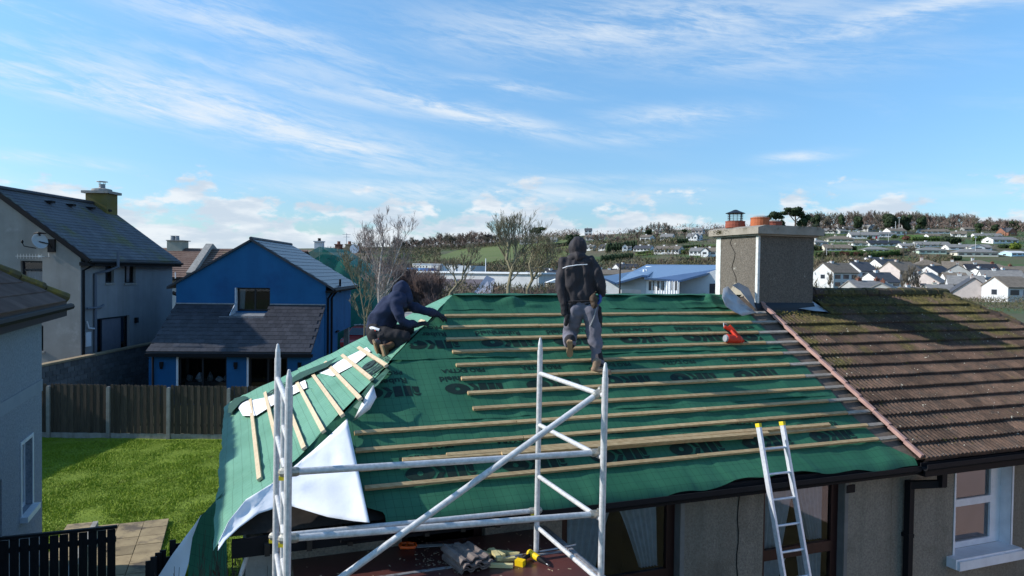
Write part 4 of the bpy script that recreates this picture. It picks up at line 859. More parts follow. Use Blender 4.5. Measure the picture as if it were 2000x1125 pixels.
def wall_open(mb, fm, x0, x1, z0, z1, y, ops, dep=.2):
    """a wall facing -y of the frame, with openings (xa,xb,za,zb) and their reveals; a real thickness behind"""
    xs = sorted(set([x0, x1] + [v for o in ops for v in o[:2] if x0 < v < x1])); zs = sorted(set([z0, z1] + [v for o in ops for v in o[2:] if z0 < v < z1]))
    for i in range(len(xs) - 1):
        for j in range(len(zs) - 1):
            cx = (xs[i] + xs[i + 1]) / 2; cz = (zs[j] + zs[j + 1]) / 2
            if any(o[0] < cx < o[1] and o[2] < cz < o[3] for o in ops): continue
            mb.quad(fm.p(xs[i], y, zs[j]), fm.p(xs[i + 1], y, zs[j]), fm.p(xs[i + 1], y, zs[j + 1]), fm.p(xs[i], y, zs[j + 1]))
    for (a, b, c, d) in ops:
        mb.quad(fm.p(a, y, c), fm.p(a, y, d), fm.p(a, y + dep, d), fm.p(a, y + dep, c)); mb.quad(fm.p(b, y, d), fm.p(b, y, c), fm.p(b, y + dep, c), fm.p(b, y + dep, d))
        mb.quad(fm.p(a, y, d), fm.p(b, y, d), fm.p(b, y + dep, d), fm.p(a, y + dep, d)); mb.quad(fm.p(b, y, c), fm.p(a, y, c), fm.p(a, y + dep, c), fm.p(b, y + dep, c))
def window(t, fm, xa, xb, za, zb, y, m='white_pvc', fw=.06, bars=(), vbars=(), sill=None, sillm='concrete', curtain=None, room=.5, roomm='dark', gl='glass'):
    b = MB(); d0, d1 = y, y + .06
    b.fb(fm, xa, xa + fw, d0, d1, za, zb); b.fb(fm, xb - fw, xb, d0, d1, za, zb); b.fb(fm, xa + fw, xb - fw, d0, d1, za, za + fw); b.fb(fm, xa + fw, xb - fw, d0, d1, zb - fw, zb)
    for z in bars: b.fb(fm, xa + fw, xb - fw, d0, d1, z - fw * .6, z + fw * .6)
    for x in vbars: b.fb(fm, x - fw * .5, x + fw * .5, d0 + .002, d1 + .002, za + fw, zb - fw)
    w = part('window', b, K[m], t)
    b = MB(); b.quad(fm.p(xa + fw * .5, y + .03, za + fw * .5), fm.p(xb - fw * .5, y + .03, za + fw * .5), fm.p(xb - fw * .5, y + .03, zb - fw * .5), fm.p(xa + fw * .5, y + .03, zb - fw * .5)); part('pane', b, K[gl], w)
    if sill: b = MB(); b.fb(fm, xa - sill[0], xb + sill[0], y - sill[1], y - .003, za - sill[2], za - .003); part('sill', b, K[sillm], w)
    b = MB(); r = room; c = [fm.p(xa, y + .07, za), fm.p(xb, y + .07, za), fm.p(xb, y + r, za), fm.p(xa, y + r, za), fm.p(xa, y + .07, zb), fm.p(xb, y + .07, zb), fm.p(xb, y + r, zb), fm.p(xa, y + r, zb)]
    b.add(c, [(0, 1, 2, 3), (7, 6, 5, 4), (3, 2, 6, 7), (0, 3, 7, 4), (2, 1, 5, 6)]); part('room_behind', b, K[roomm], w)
    if curtain:
        for (x0, x1, zt, zb_, x0b, x1b) in curtain:
            b = MB(); n_ = 28; rows = 8
            for j in range(rows + 1):
                f = j / rows; z = zt + (zb_ - zt) * f; ff = f ** .8
                for i in range(n_ + 1):
                    xx = (x0 + (x1 - x0) * i / n_) * (1 - ff) + (x0b + (x1b - x0b) * i / n_) * ff
                    b.v.append(tuple(fm.p(xx, y + .13 + .022 * math.sin(i * 1.35 + f * 1.2), z)))
            for j in range(rows):
                for i in range(n_): a = j * (n_ + 1) + i; b.f.append((a, a + 1, a + n_ + 2, a + n_ + 1))
            part('curtain', b, K['curtain'], w, smooth=True)
    return w
# ---- pebble-dashed two storey house, left
GX = -18.06; GY0, GY1 = 30.0, 38.1; GE, GR = 6.22, 8.95; GRX = -21.7; GXL = -25.3
t = thing('dashed_house', (-21.7, 30, 0), 'weathered grey two-storey house with mossy slate roof and satellite dish', 'house'); grey_house = t
FR = Frm((GX, GY0, 0), math.radians(90))      # its right wall: x runs away from us, -y faces right
def gd(px): return -GX * FOC / (1000 - px) - GY0   # pixel column on the right wall -> distance along it
ops = [(gd(205.5), gd(222.5), zrow(214, 552.5, 32.1), zrow(214, 511, 32.1)), (gd(243), gd(264.7), zrow(254, 553, 33.9), zrow(254, 511.5, 33.9)), (gd(188), gd(253), 1.6, zrow(188, 623, 31.1))]
b = MB(); wall_open(b, FR, 0, 8.1, 0, GE, 0, ops, .2); part('side_wall', b, K['render_shade'], t)
FG = Frm((GXL, GY0, 0), 0)
gx = lambda px: xcol(px, GY0) - GXL
go = [(gx(40), gx(82.5), zrow(60, 572, 30), zrow(60, 509.5, 30)), (gx(70), gx(84), zrow(80, 686, 30), zrow(80, 636, 30))]
b = MB(); wall_open(b, FG, 0, GX - GXL, 0, GE, 0, go, .2)
b.prism([(0, GE), (GX - GXL, GE), (GRX - GXL, GR)], lambda a, c, s: FG.p(a, .25 * s, c))
b.quad(FG.p(0, 8.1, 0), FG.p(0, 8.1, GE), FG.p(GX - GXL, 8.1, GE), FG.p(GX - GXL, 8.1, 0)); b.quad(FG.p(0, 0, 0), FG.p(0, 0, GE), FG.p(0, 8.1, GE), FG.p(0, 8.1, 0))
b.prism([(0, GE), (GX - GXL, GE), (GRX - GXL, GR)], lambda a, c, s: FG.p(a, 8.1 - .25 * s, c))
part('gable_wall', b, K['render_grey'], t)
window(t, FG, go[0][0], go[0][1], go[0][2], go[0][3], .12, 'anthracite', .07, bars=(zrow(60, 527, 30),), sill=(.05, .17, .09), curtain=[(go[0][0] + .08, go[0][1] - .08, zrow(60, 530, 30), go[0][2] + .1, go[0][0] + .08, go[0][1] - .08)])
window(t, FG, go[1][0], go[1][1], go[1][2], go[1][3], .12, 'anthracite', .06, sill=(.06, .17, .09))
window(t, FR, *ops[0], .12, 'anthracite', .06, bars=(ops[0][3] - .35,), sill=(.04, .17, .08))
window(t, FR, *ops[1], .12, 'anthracite', .06, vbars=((ops[1][0] + ops[1][1]) / 2 - .12,), sill=(.04, .17, .08), curtain=[(ops[1][0] + .1, ops[1][1] - .1, ops[1][3] - .05, ops[1][2] + .05, ops[1][0] + .1, ops[1][1] - .1)])
w = window(t, FR, *ops[2], .12, 'anthracite', .07, vbars=(ops[2][0] + .55, ops[2][1] - .55), sill=(.04, .17, .08))
b = MB(); b.fb(FR, ops[2][0] + .6, ops[2][1] - .6, .10, .115, ops[2][2] + .08, ops[2][3] - .08); part('panel', b, mat('lilac_grey_panel', (.17, .17, .20), (.14, .14, .17), 3), w)
b = MB(); b.hexa([(GRX, GY0 - .12, GR - .06), (GX + .42, GY0 - .12, GE - .26), (GX + .42, GY1 + .12, GE - .26), (GRX, GY1 + .12, GR - .06), (GRX, GY0 - .12, GR + .06), (GX + .42, GY0 - .12, GE - .14), (GX + .42, GY1 + .12, GE - .14), (GRX, GY1 + .12, GR + .06)])
b.hexa([(GXL - .42, GY0 - .12, GE - .26), (GRX, GY0 - .12, GR - .06), (GRX, GY1 + .12, GR - .06), (GXL - .42, GY1 + .12, GE - .26), (GXL - .42, GY0 - .12, GE - .14), (GRX, GY0 - .12, GR + .06), (GRX, GY1 + .12, GR + .06), (GXL - .42, GY1 + .12, GE - .14)])
rf = part('roof', b, K['slate_moss'], t)
es = (Vector((GRX, 0, GR)) - Vector((GX + .42, 0, GE - .2))).normalized(); O = Vector((GX + .42, GY0 - .12 + .15, GE - .2)) + Vector((0, 0, .075)); sl_ = (Vector((GRX, 0, GR)) - Vector((GX + .42, 0, GE - .2))).length
nn = es.cross(Vector((0, 1, 0))); nn = nn if nn.z > 0 else -nn
courses(t, 'slate', O, Vector((0, 1, 0)), es, nn, 8.2, 21, sl_ / 21, .30, .012, K['slate_moss'], clip=lambda x, s: x < 8.08)
b = MB(); b.tube([(GRX, GY0 - .15, GR + .08), (GRX, GY1 + .15, GR + .08)], .12, 8); part('ridge_tiles', b, K['slate'], t)
b = MB(); b.bar((GRX, GY0 - .14, GR), (GX + .44, GY0 - .14, GE - .22), .05, .2); b.bar((GRX, GY0 - .14, GR), (GXL - .44, GY0 - .14, GE - .22), .05, .2); part('bargeboard', b, K['black_pvc'], t)
b = MB(); b.fb(WF, GX - .01 + .011, GX + .44, GY0 - .1, GY1 + .1, GE - .42, GE - .27); part('fascia', b, K['black_pvc'], t)
b = MB(); b.tube([(GX + .5, GY0 - .1, GE - .26), (GX + .5, GY1 + .1, GE - .26)], .06, 8); part('gutter', b, K['black_pvc'], t)
b = MB(); b.tube([(GX + .45, GY0 + .25, GE - .35), (GX + .07, GY0 + .1, GE - .62), (GX + .07, GY0 + .1, .1)], .05, 8); part('downpipe', b, K['black_pvc'], t)
s1, s2 = gd(203), gd(182)
b = MB(); b.tube([(GX + .62, GY0 + s1, GE + .22), (GX + .62, GY0 + s1, GE - .45), (GX + .3, GY0 + s1 - .2, GE - .62), (GX + .09, GY0 + s2, GE - .75), (GX + .09, GY0 + s2, .1)], .065, 8); part('soil_pipe', b, K['grey_pvc'], t)
b = MB(); b.tube([(GX + .12, GY0 + s2 - .65, 4.0), (GX + .12, GY0 + s2 + .35, 4.0), (GX + .05, GY0 + s2 + .7, 4.08)], .045, 7); part('branch_pipe', b, K['grey_pvc'], t)
b = MB(); b.tube([(GX + .08, GY0 + s2 - .6, 3.45), (GX + .1, GY0 + s2 - .5, 3.15), (GX + .1, GY0 + s2 - .1, 3.1)], .035, 7); part('waste_pipe', b, K['white_pvc'], t)
b = MB(); b.fb(WF, GX + .004, GX + .09, GY0 + gd(164), GY0 + gd(174), zrow(169, 677, 30.4), zrow(169, 649, 30.4)); part('meter_box', b, K['white_pvc'], t)
b = MB(); b.fb(WF, GX + .004, GX + .12, GY0 + gd(262), GY0 + gd(266), 3.1, 3.35); part('outside_light', b, K['black_pvc'], t)
for px, py in ((56, 392.5), (98, 399), (141, 405), (190, 412)):
    k = 30 + (px + 13) / 215 * 8.0; x_ = GRX + .45; z_ = GR - .32
    b = MB(); b.fb(Frm((x_, min(k, 37.2), z_ + .02), 0), 0, .34, 0, .26, -.02, .09); part('roof_vent', b, K['black_pvc'], t)
cb = MB(); cb.fb(WF, GRX - .35, GRX + .75, 37.05, 38.05, GR - .9, 9.55); ch = part('chimney', cb, mat('mossy_chimney', (.12, .105, .05), (.17, .14, .05), 1.6, c3=(.15, .12, .03), s3=1.2, t3=(.45, .62), bump=.3), t)
cb = MB(); cb.fb(WF, GRX - .5, GRX + .9, 36.9, 38.2, 9.552, 9.68); cb.lathe([(.5, 0), (.48, .12), (.3, .16)], (GRX + .2, 37.55, 9.682), 14); part('chimney_cap', cb, K['concrete'], ch)
cb = MB(); cb.lathe([(.17, 0), (.15, .05), (.15, .20), (.17, .22)], (GRX + .25, 37.5, 9.845), 12); part('chimney_pot', cb, K['lead'], ch)
cb = MB(); cb.lathe([(.0, .33), (.28, .34), (.28, .36), (0, .40)], (GRX + .25, 37.5, 9.845), 12); [cb.tube([(GRX + .25 + .15 * math.cos(a), 37.5 + .15 * math.sin(a), 10.02), (GRX + .25 + .17 * math.cos(a), 37.5 + .17 * math.sin(a), 10.20)], .015, 5) for a in (0, 1.6, 3.1, 4.7)]; part('cowl', cb, K['alu'], ch)
P = pz(76, 472, 29.6)
ds = MB(); ds.lathe([(.0, .0), (.12, .01), (.22, .035), (.31, .085), (.325, .085), (.23, .02), (.0, -.015)], (0, 0, 0), 20); rot = Matrix.Rotation(math.radians(72), 3, 'Y') @ Matrix.Rotation(math.radians(0), 3, 'X')
ds.v = [tuple(P + Matrix.Rotation(-.5, 3, 'Z') @ (rot @ Vector(v))) for v in ds.v]
dt = thing('satellite_dish', P, 'grey satellite dish on the gable of the weathered house', 'satellite dish'); part('reflector', ds, mat('dish_grey', (.45, .46, .47), rough=.5), dt, smooth=True)
b = MB(); b.tube([P + Vector((-.05, -.1, -.28)), P + Vector((-.38, -.35, -.2)), P + Vector((-.42, -.38, -.08))], .02, 6); b.blob(P + Vector((-.43, -.38, -.02)), .05, .05, .07); part('feed_arm', b, K['black_pvc'], dt)
b = MB(); b.tube([P, P + Vector((.3, .2, -.08)), Vector((P.x + .3, 29.99, P.z - .35))], .025, 6); b.fb(WF, P.x + .15, P.x + .45, 29.9, 29.985, P.z - .42, P.z + .12); part('bracket', b, K['black_pvc'], dt)
b = MB(); b.tube([P + Vector((-.22, 0, .33)), P + Vector((0, 0, .36)), P + Vector((.3, 0, .34))], [.02, .06, .02], 6); b.tube([P + Vector((0, 0, .33)), P + Vector((.05, 0, .24))], .03, 5); part('top_fitting', b, K['black_pvc'], dt)
A = pz(86, 501, 29.7); at_ = thing('tv_aerial', A, 'thin many-pronged television aerial under the satellite dish', 'aerial'); b = MB(); b.tube([A, A + Vector((-1.15, -.05, 0))], .01, 5); part('boom', b, K['alu'], at_)
for i in range(9): b = MB(); q = A + Vector((-.1 - i * .125, 0, 0)); b.tube([q + Vector((0, 0, -.1)), q + Vector((0, 0, .1))], .006, 4); part('element', b, K['alu'], at_)
b = MB(); b.tube([A, A + Vector((.02, .28, -.02)), A + Vector((.02, .28, .15))], .015, 5); b.fb(WF, A.x - .25, A.x - .1, A.y - .03, A.y + .03, A.z - .03, A.z + .04); part('mast', b, K['alu'], at_)
t = thing('garage', (-21.5, 19.5, 0), 'plain grey garage beyond the left house whose shadow falls on the lawn', 'garage')
b = MB(); b.fb(WF, -24.5, -18.9, 14.5, 23.6, 0, 3.5); part('wall', b, K['render_grey'], t); b = MB(); b.fb(WF, -24.6, -18.8, 14.4, 23.7, 3.502, 3.66); part('roof', b, K['concrete'], t)
# ---- block boundary wall below it
t = thing('block_wall', (-17.5, 24, 0), 'dark blockwork boundary wall with tan coping below the weathered house', 'wall')
b = MB(); b.fb(WF, -17.68, -17.52, 22, 37, 0, 2.02); part('mortar_core', b, K['mortar'], t)
bm_ = MB(); bm_.fb(WF, 0, .02, 0, .42, 0, .19); me = bm_.mesh('block', K['block']); c_ = 0
for r in range(9):
    for i in range(33):
        y = 22.2 + i * .445 + (.22 if r % 2 else 0)
        if c_ < 300 and y < 36.5: inst('block', me, Matrix.Translation((-17.519 + rnd.uniform(0, .004), y, .08 + r * .215)), t); c_ += 1
for i in range(15): b = MB(); b.fb(WF, -17.76, -17.44, 22 + i, 22.985 + i, 2.023, 2.10); part('coping', b, K['coping'], t)
# ---- blue house
FL = Frm((-12.0, 33.0, 0), .068); HW = 3.37; BE, BR, BD = 5.03, 7.04, 7.5
t = thing('blue_house', FL.p(0, 0, 0), 'bright blue gabled house with slate lean-to and dark glass doors', 'house'); blue = t
wx0, wx1, wz0, wz1 = -.70, .84, 3.80, 4.89
b = MB(); wall_open(b, FL, -HW, HW, 0, BE, 0, [(wx0, wx1, wz0, wz1)], .3); b.prism([(-HW, BE), (HW, BE), (0, BR)], lambda a, c, s: FL.p(a, .3 * s, c))
b.fb(FL, -HW, -HW + .25, .003, BD, 0, BE); b.fb(FL, -HW + .25, HW - .25, BD - .25, BD, 2.7, BE); b.fb(FL, -HW + .25, .3, BD - .25, BD, 0, 2.69); b.fb(FL, HW - .25, HW, .003, 3.25, 0, BE); b.fb(FL, HW - .25, HW, 3.25, BD, 2.7, BE); b.fb(FL, HW - 3.0, HW, 3.26, BD, 2.55, 2.7)
b.fb(FL, -HW + .25, HW - .25, 3.25, 3.5, 0, 2.55)
part('wall', b, K['blue'], t)
for s in (-1, 1):
    b = MB(); ex_ = .38; ze = BE - ex_ * (BR - BE) / HW
    b.hexa([FL.p(s * (HW + ex_), -.12, ze + .0), FL.p(0, -.12, BR), FL.p(0, BD + .1, BR), FL.p(s * (HW + ex_), BD + .1, ze), FL.p(s * (HW + ex_), -.12, ze + .1), FL.p(0, -.12, BR + .1), FL.p(0, BD + .1, BR + .1), FL.p(s * (HW + ex_), BD + .1, ze + .1)])
    part('roof_slope', b, K['slate'], t)
ex_ = .38; ze = BE - ex_ * (BR - BE) / HW; O = FL.p(HW + ex_, -.12 + .2, ze + .11); es = (FL.p(0, 0, BR) - FL.p(HW + ex_, 0, ze)); sl_ = es.length; nn = es.cross(FL.y); nn = nn if nn.z > 0 else -nn
courses(t, 'slate_course', O, FL.y, es, nn, BD - .2, 13, sl_ / 13, .40, .012, K['slate_glare'], stuff_only=True, kindname='slate_courses')
b = MB(); b.tube([FL.p(0, -.14, BR + .12), FL.p(0, BD + .12, BR + .12)], .08, 8); part('ridge', b, K['slate'], t)
LE, LT, LD = 2.2, 4.04, 3.1
zt = lambda y: LT + y * (LT - LE) / LD
def lslab(b, xa, xb, ya, yb): b.hexa([FL.p(xa, ya, zt(ya)), FL.p(xb, ya, zt(ya)), FL.p(xb, yb, zt(yb)), FL.p(xa, yb, zt(yb)), FL.p(xa, ya, zt(ya) + .08), FL.p(xb, ya, zt(ya) + .08), FL.p(xb, yb, zt(yb) + .08), FL.p(xa, yb, zt(yb) + .08)])
b = MB(); lslab(b, -HW, HW, -LD, -.80); lslab(b, -HW, -.74, -.799, -.003); lslab(b, .86, HW, -.799, -.003); lr = part('lean_to_roof', b, K['slate'], t)
O = FL.p(-HW + .13, -LD - .03, LE + .085); es = FL.p(0, 0, LT) - FL.p(0, -LD, LE); sl_ = es.length; nn = FL.x.cross(es); nn = nn if nn.z > 0 else -nn
courses(t, 'slate', O, FL.x, es, nn, 2 * HW - .25, 12, (sl_ - .1) / 12, .27, .010, K['slate'], clip=lambda x, s: not (s > sl_ - .95 and -.78 < x - HW + .13 < .92), jit=.004)
b = MB(); b.fb(FL, -HW, -.72, -.10, -.004, LT + .075, LT + .13); part('flashing', b, K['lead'], t); b = MB(); b.fb(FL, .86, HW, -.10, -.004, LT + .075, LT + .13); part('flashing', b, K['lead'], t)
zt = lambda y: LT + y * (LT - LE) / LD
b = MB(); b.hexa([FL.p(-1.15, -.95, zt(-.95) + .10), FL.p(.80, -.95, zt(-.95) + .10), FL.p(.84, .05, 3.72), FL.p(-.72, .05, 3.72), FL.p(-1.15, -.95, zt(-.95) + .13), FL.p(.80, -.95, zt(-.95) + .13), FL.p(.84, .05, 3.75), FL.p(-.72, .05, 3.75)]); part('lead_tray', b, K['lead'], t)
b = MB(); b.prism([(.19, 4.88), (-.03, 4.88), (-.03, LT + .12), (-.80, zt(-.80) + .12), (-.80, zt(-.80) - .02), (.19, 3.74)], lambda a, c, s: FL.p(-.735 + .03 * s, a, c)); part('white_cheek', b, K['white_pvc'], t)
b = MB(); b.fb(FL, wx0 - .0, wx0 + .02, .001, .2, wz0, wz1); part('white_reveal', b, K['white_pvc'], t)
window(t, FL, wx0 + .02, wx1, wz0 + .02, wz1, .2, 'anthracite', .07, vbars=(.12,), curtain=[(wx0 + .05, wx0 + .35, wz1, wz0 + .1, wx0 + .05, wx0 + .3)])
FD = FL.sub(0, -2.85, 0, 0)
def bx(px):   # pixel column on the lean-to front wall
    lo, hi = -4.0, 4.0
    for _ in range(40):
        m_ = (lo + hi) / 2; q = FD.p(m_, 0, 1)
        if 1000 + FOC * q.x / q.y < px: lo = m_
        else: hi = m_
    return lo
do = [(bx(346), bx(443), 0.05, 2.02), (bx(484), bx(562), .05, 2.02)]
b = MB(); wall_open(b, FD, -HW, HW - .05, 0, LE + .02, 0, do, .15); b.quad(FD.p(-HW, 0, 0), FD.p(-HW, 0, LE), FD.p(-HW, 2.85, LT), FD.p(-HW, 2.85, 0)); b.quad(FD.p(HW - .05, 0, 0), FD.p(HW - .05, 2.85, 0), FD.p(HW - .05, 2.85, LT), FD.p(HW - .05, 0, LE)); part('lean_to_wall', b, K['blue'], t)
for k, o in enumerate(do):
    w = window(t, FD, o[0] + .05, o[1], o[2], o[3], .1, 'anthracite', .07, vbars=((o[0] + o[1]) / 2,), room=2.2)
    b = MB(); b.fb(FD, o[0] - .03, o[0] + .045, -.02, .05, 0, 2.03); part('white_jamb', b, K['white_pvc'], t)
t_ = thing('kitchen_counter', FD.p(do[0][0] + 1, .6, 0), 'cluttered counter with pale bags seen through the left glass doors', 'counter')
b = MB(); b.fb(FD, do[0][0] + .15, do[0][1] - .1, .5, .95, .7, .9); part('top', b, K['r_slate'], t_)
for i, (xx, ww, hh) in enumerate([(.3, .25, .32), (.7, .3, .38), (1.15, .22, .42), (1.55, .3, .25), (1.85, .25, .3)]):
    b = MB(); b.blob(FD.p(do[0][0] + xx, .6, .9 + hh * .5), ww * .5, .12, hh * .5, 7, 5, .25); part('bag', b, K['white_pvc' if i % 2 else 'lead'], t_)
b = MB(); b.fb(FL, -HW - .05, HW + .05, -LD - .06, -LD + .12, LE - .14, LE - .01); part('fascia', b, K['black_pvc'], t)
b = MB(); b.tube([FD.p(bx(300), -.08, LE - .1), FD.p(bx(300), -.06, .1)], .045, 8); part('downpipe', b, K['black_pvc'], t)
for px in (316, 461, 586):
    b = MB(); x_ = bx(px); b.fb(FD, x_ - .07, x_ + .07, -.09, -.003, 1.62, 1.82); b.lathe([(.05, 0), (.06, .08)], FD.p(x_, -.06, 1.53), 10); part('wall_lamp', b, K['black_pvc'], t)
FRt = FL.sub(HW, 0, 0, math.radians(90))
for xx, rr_ in ((.25, .05), (1.2, .05)):
    b = MB(); b.tube([FRt.p(xx, -.34, ze - .02), FRt.p(xx, -.2, ze - .2), FRt.p(xx, -.07, ze - .38), FRt.p(xx, -.07, .1)], rr_, 8); part('downpipe', b, K['black_pvc'], t)
b = MB(); b.tube([FRt.p(2.1, -.3, ze - .15), FRt.p(2.1, -.3, ze + .5)], .055, 8); part('vent_pipe', b, K['black_pvc'], t)
b = MB(); b.tube([FRt.p(-.1, -.43, ze + .0), FRt.p(BD + .1, -.43, ze + .0)], .06, 8); b.fb(FRt, -.1, BD + .1, -.36, -.003, ze - .10, ze - .005); part('gutter', b, K['black_pvc'], t)
b = MB(); b.fb(FRt, 2.6, 3.2, -.10, -.003, 2.62, 2.7); part('light_fitting', b, K['black_pvc'], t)
b = MB(); b.fb(WF, xcol(672, 40.5), xcol(681, 40.5), 40.5, 40.75, 0, 2.55); part('carport_post', b, K['concrete'], t)
# ---- brown roofed house behind
D = 47.0; z0_, z1_ = zrow(400, 543, 46), zrow(400, 486, 50)
t = thing('brown_roof_house', (xcol(390, 48), 50, 0), 'brown tiled house with diagonal concrete parapet behind the blue gable', 'house')
b = MB(); b.fb(WF, xcol(240, 46.4), xcol(560, 46.4), 46.4, 53.5, 0, z0_ - .1); part('wall', b, K['w_pale'], t)
xa, xb = xcol(230, 46), xcol(565, 46)
b = MB(); b.hexa([(xa, 46, z0_ - .1), (xb, 46, z0_ - .1), (xb, 50, z1_ - .1), (xa, 50, z1_ - .1), (xa, 46, z0_), (xb, 46, z0_), (xb, 50, z1_), (xa, 50, z1_)]); b.hexa([(xa, 50, z1_ - .1), (xb, 50, z1_ - .1), (xb, 54, z0_ - .1), (xa, 54, z0_ - .1), (xa, 50, z1_), (xb, 50, z1_), (xb, 54, z0_), (xa, 54, z0_)]); part('roof', b, K['tile_red'], t)
es = Vector((0, 4, z1_ - z0_)); courses(t, 'tile', Vector((xa + .2, 45.95, z0_ + .01)), Vector((1, 0, 0)), es, Vector((0, -(z1_ - z0_), 4)), xb - xa - .3, 14, es.length / 14, .33, .03, mat('brown_tiles', (.115, .07, .055), (.15, .10, .08), 1, rv=.2, c3=(.16, .15, .06), s3=.4, t3=(.58, .7)), stuff_only=True)
pa, pb = Vector((xcol(409, 50), 50, z1_ + .22)), Vector((xcol(371, 46), 46, z0_ + .2)); b = MB(); b.bar(pa, pb, .45, .32); b.bar(pa, pa + Vector((0, 3, -1.5)), .45, .32); part('parapet', b, K['concrete'], t)
b = MB(); b.fb(WF, xcol(325.5, 49.5), xcol(355, 49.5), 49.5, 50.5, z1_ - .3, zrow(340, 470.5, 49.5)); c2 = part('chimney', b, mat('cream_chimney', (.36, .36, .30), (.29, .29, .24), 2), t); b = MB(); b.fb(WF, xcol(323.5, 49.4), xcol(357, 49.4), 49.4, 50.6, zrow(340, 470.4, 49.5), zrow(340, 469, 49.5)); part('chimney_cap', b, K['concrete'], c2)
for px in (337, 345.5): b = MB(); b.lathe([(.16, 0), (.14, .3), (.16, .32)], (xcol(px, 50), 50, zrow(340, 469, 49.5)), 10); part('chimney_pot', b, K['lead'], c2)
b = MB(); b.bar((xa, 45.9, z0_ - .12), (xb, 45.9, z0_ - .12), .12, .14); part('gutter', b, K['black_pvc'], t); b = MB(); b.tube([(xcol(342.5, 45.8), 45.8, z0_ - .05), (xcol(342.2, 45.8), 45.8, z0_ + .35)], .03, 6); part('vent_pipe', b, K['white_pvc'], t)
b = MB(); b.tube([(xcol(337, 44), 44, z0_ - .9), (xcol(346, 44), 44, z0_ - 1.0)], .12, 8); part('down_pipe', b, K['black_pvc'], t)
# ---- netted house
def netmat():
    mt = bpy.data.materials.new('green_debris_netting'); mt.use_nodes = True; nt = mt.node_tree; N = nt.nodes; L = nt.links; bs = N['Principled BSDF']; o = N['Material Output']
    bs.inputs['Base Color'].default_value = (.012, .20, .14, 1); bs.inputs['Roughness'].default_value = .8; tr = N.new('ShaderNodeBsdfTransparent'); mx = N.new('ShaderNodeMixShader'); ns = N.new('ShaderNodeTexNoise'); ns.inputs['Scale'].default_value = 1.4; ge = N.new('ShaderNodeNewGeometry')
    L.new(ge.outputs['Position'], ns.inputs[0]); mr = N.new('ShaderNodeMapRange'); L.new(ns.outputs[0], mr.inputs[0]); mr.inputs[1].default_value = .3; mr.inputs[2].default_value = .7; mr.inputs[3].default_value = .68; mr.inputs[4].default_value = .9
    L.new(mr.outputs[0], mx.inputs[0]); L.new(tr.outputs[0], mx.inputs[1]); L.new(bs.outputs[0], mx.inputs[2]); L.new(mx.outputs[0], o.inputs[0]); return mt
K['net'] = netmat(); FN = Frm((xcol(624, 52), 52, 0), 0); t = thing('netted_house', FN.p(0, 0, 0), 'house wrapped in green scaffold netting behind the blue house', 'house')
b = MB(); b.fb(FN, -3.6, 3.5, 1, 8, 0, 4.7); b.prism([(-3.6, 4.7), (3.5, 4.7), (0, 6.7)], lambda a, c, s: FN.p(a, 1 + 7 * s, c)); part('wall', b, K['w_grey'], t)
b = MB()
for s in (-1, 1): b.hexa([FN.p(s * 3.9, .8, 4.6), FN.p(0, .8, 6.8), FN.p(0, 8.2, 6.8), FN.p(s * 3.9, 8.2, 4.6), FN.p(s * 3.9, .8, 4.7), FN.p(0, .8, 6.9), FN.p(0, 8.2, 6.9), FN.p(s * 3.9, 8.2, 4.7)])
part('roof', b, K['slate'], t)
b = MB(); nxs = 26; nzs = 14; g = random.Random(4)
def net_top(x): return 7.42 - abs(x) * .56
for j in range(nzs + 1):
    for i in range(nxs + 1):
        x = -3.95 + 7.9 * i / nxs; z = .1 + (net_top(x) - .1) * j / nzs; b.v.append(tuple(FN.p(x + .05 * noise.noise(Vector((x, z, 0))), -.1 + .16 * noise.noise(Vector((x * 1.3, z * .8, 2))), z)))
for j in range(nzs):
    for i in range(nxs): a = j * (nxs + 1) + i; b.f.append((a, a + 1, a + nxs + 2, a + nxs + 1))
k0 = len(b.v)
for j in range(7):
    for i in range(7): x = i / 6 * 3.95; b.v.append(tuple(FN.p(x, -.1 + j * 1.4, net_top(x) + .06 * noise.noise(Vector((x, j, 5))))))
for j in range(6):
    for i in range(6): a = k0 + j * 7 + i; b.f.append((a, a + 1, a + 8, a + 7))
k0 = len(b.v)
for j in range(7):
    for i in range(7): z = .1 + i / 6 * (net_top(3.95) - .1); b.v.append(tuple(FN.p(3.95 + .08 * noise.noise(Vector((z, j, 1))), -.1 + j * 1.4, z)))
for j in range(6):
    for i in range(6): a = k0 + j * 7 + i; b.f.append((a, a + 1, a + 8, a + 7))
part('netting', b, K['net'], t, smooth=True)
for x in (-3.9, -1.9, 0, 1.9, 3.9): b = MB(); b.tube([FN.p(x, .0, 0), FN.p(x, .0, net_top(x) - .05)], .03, 6); part('pole', b, K['alu'], t)
for z in (1.9, 3.8): b = MB(); b.tube([FN.p(-3.9, .03, z), FN.p(3.9, .03, z)], .03, 6); part('ledger', b, K['alu'], t)
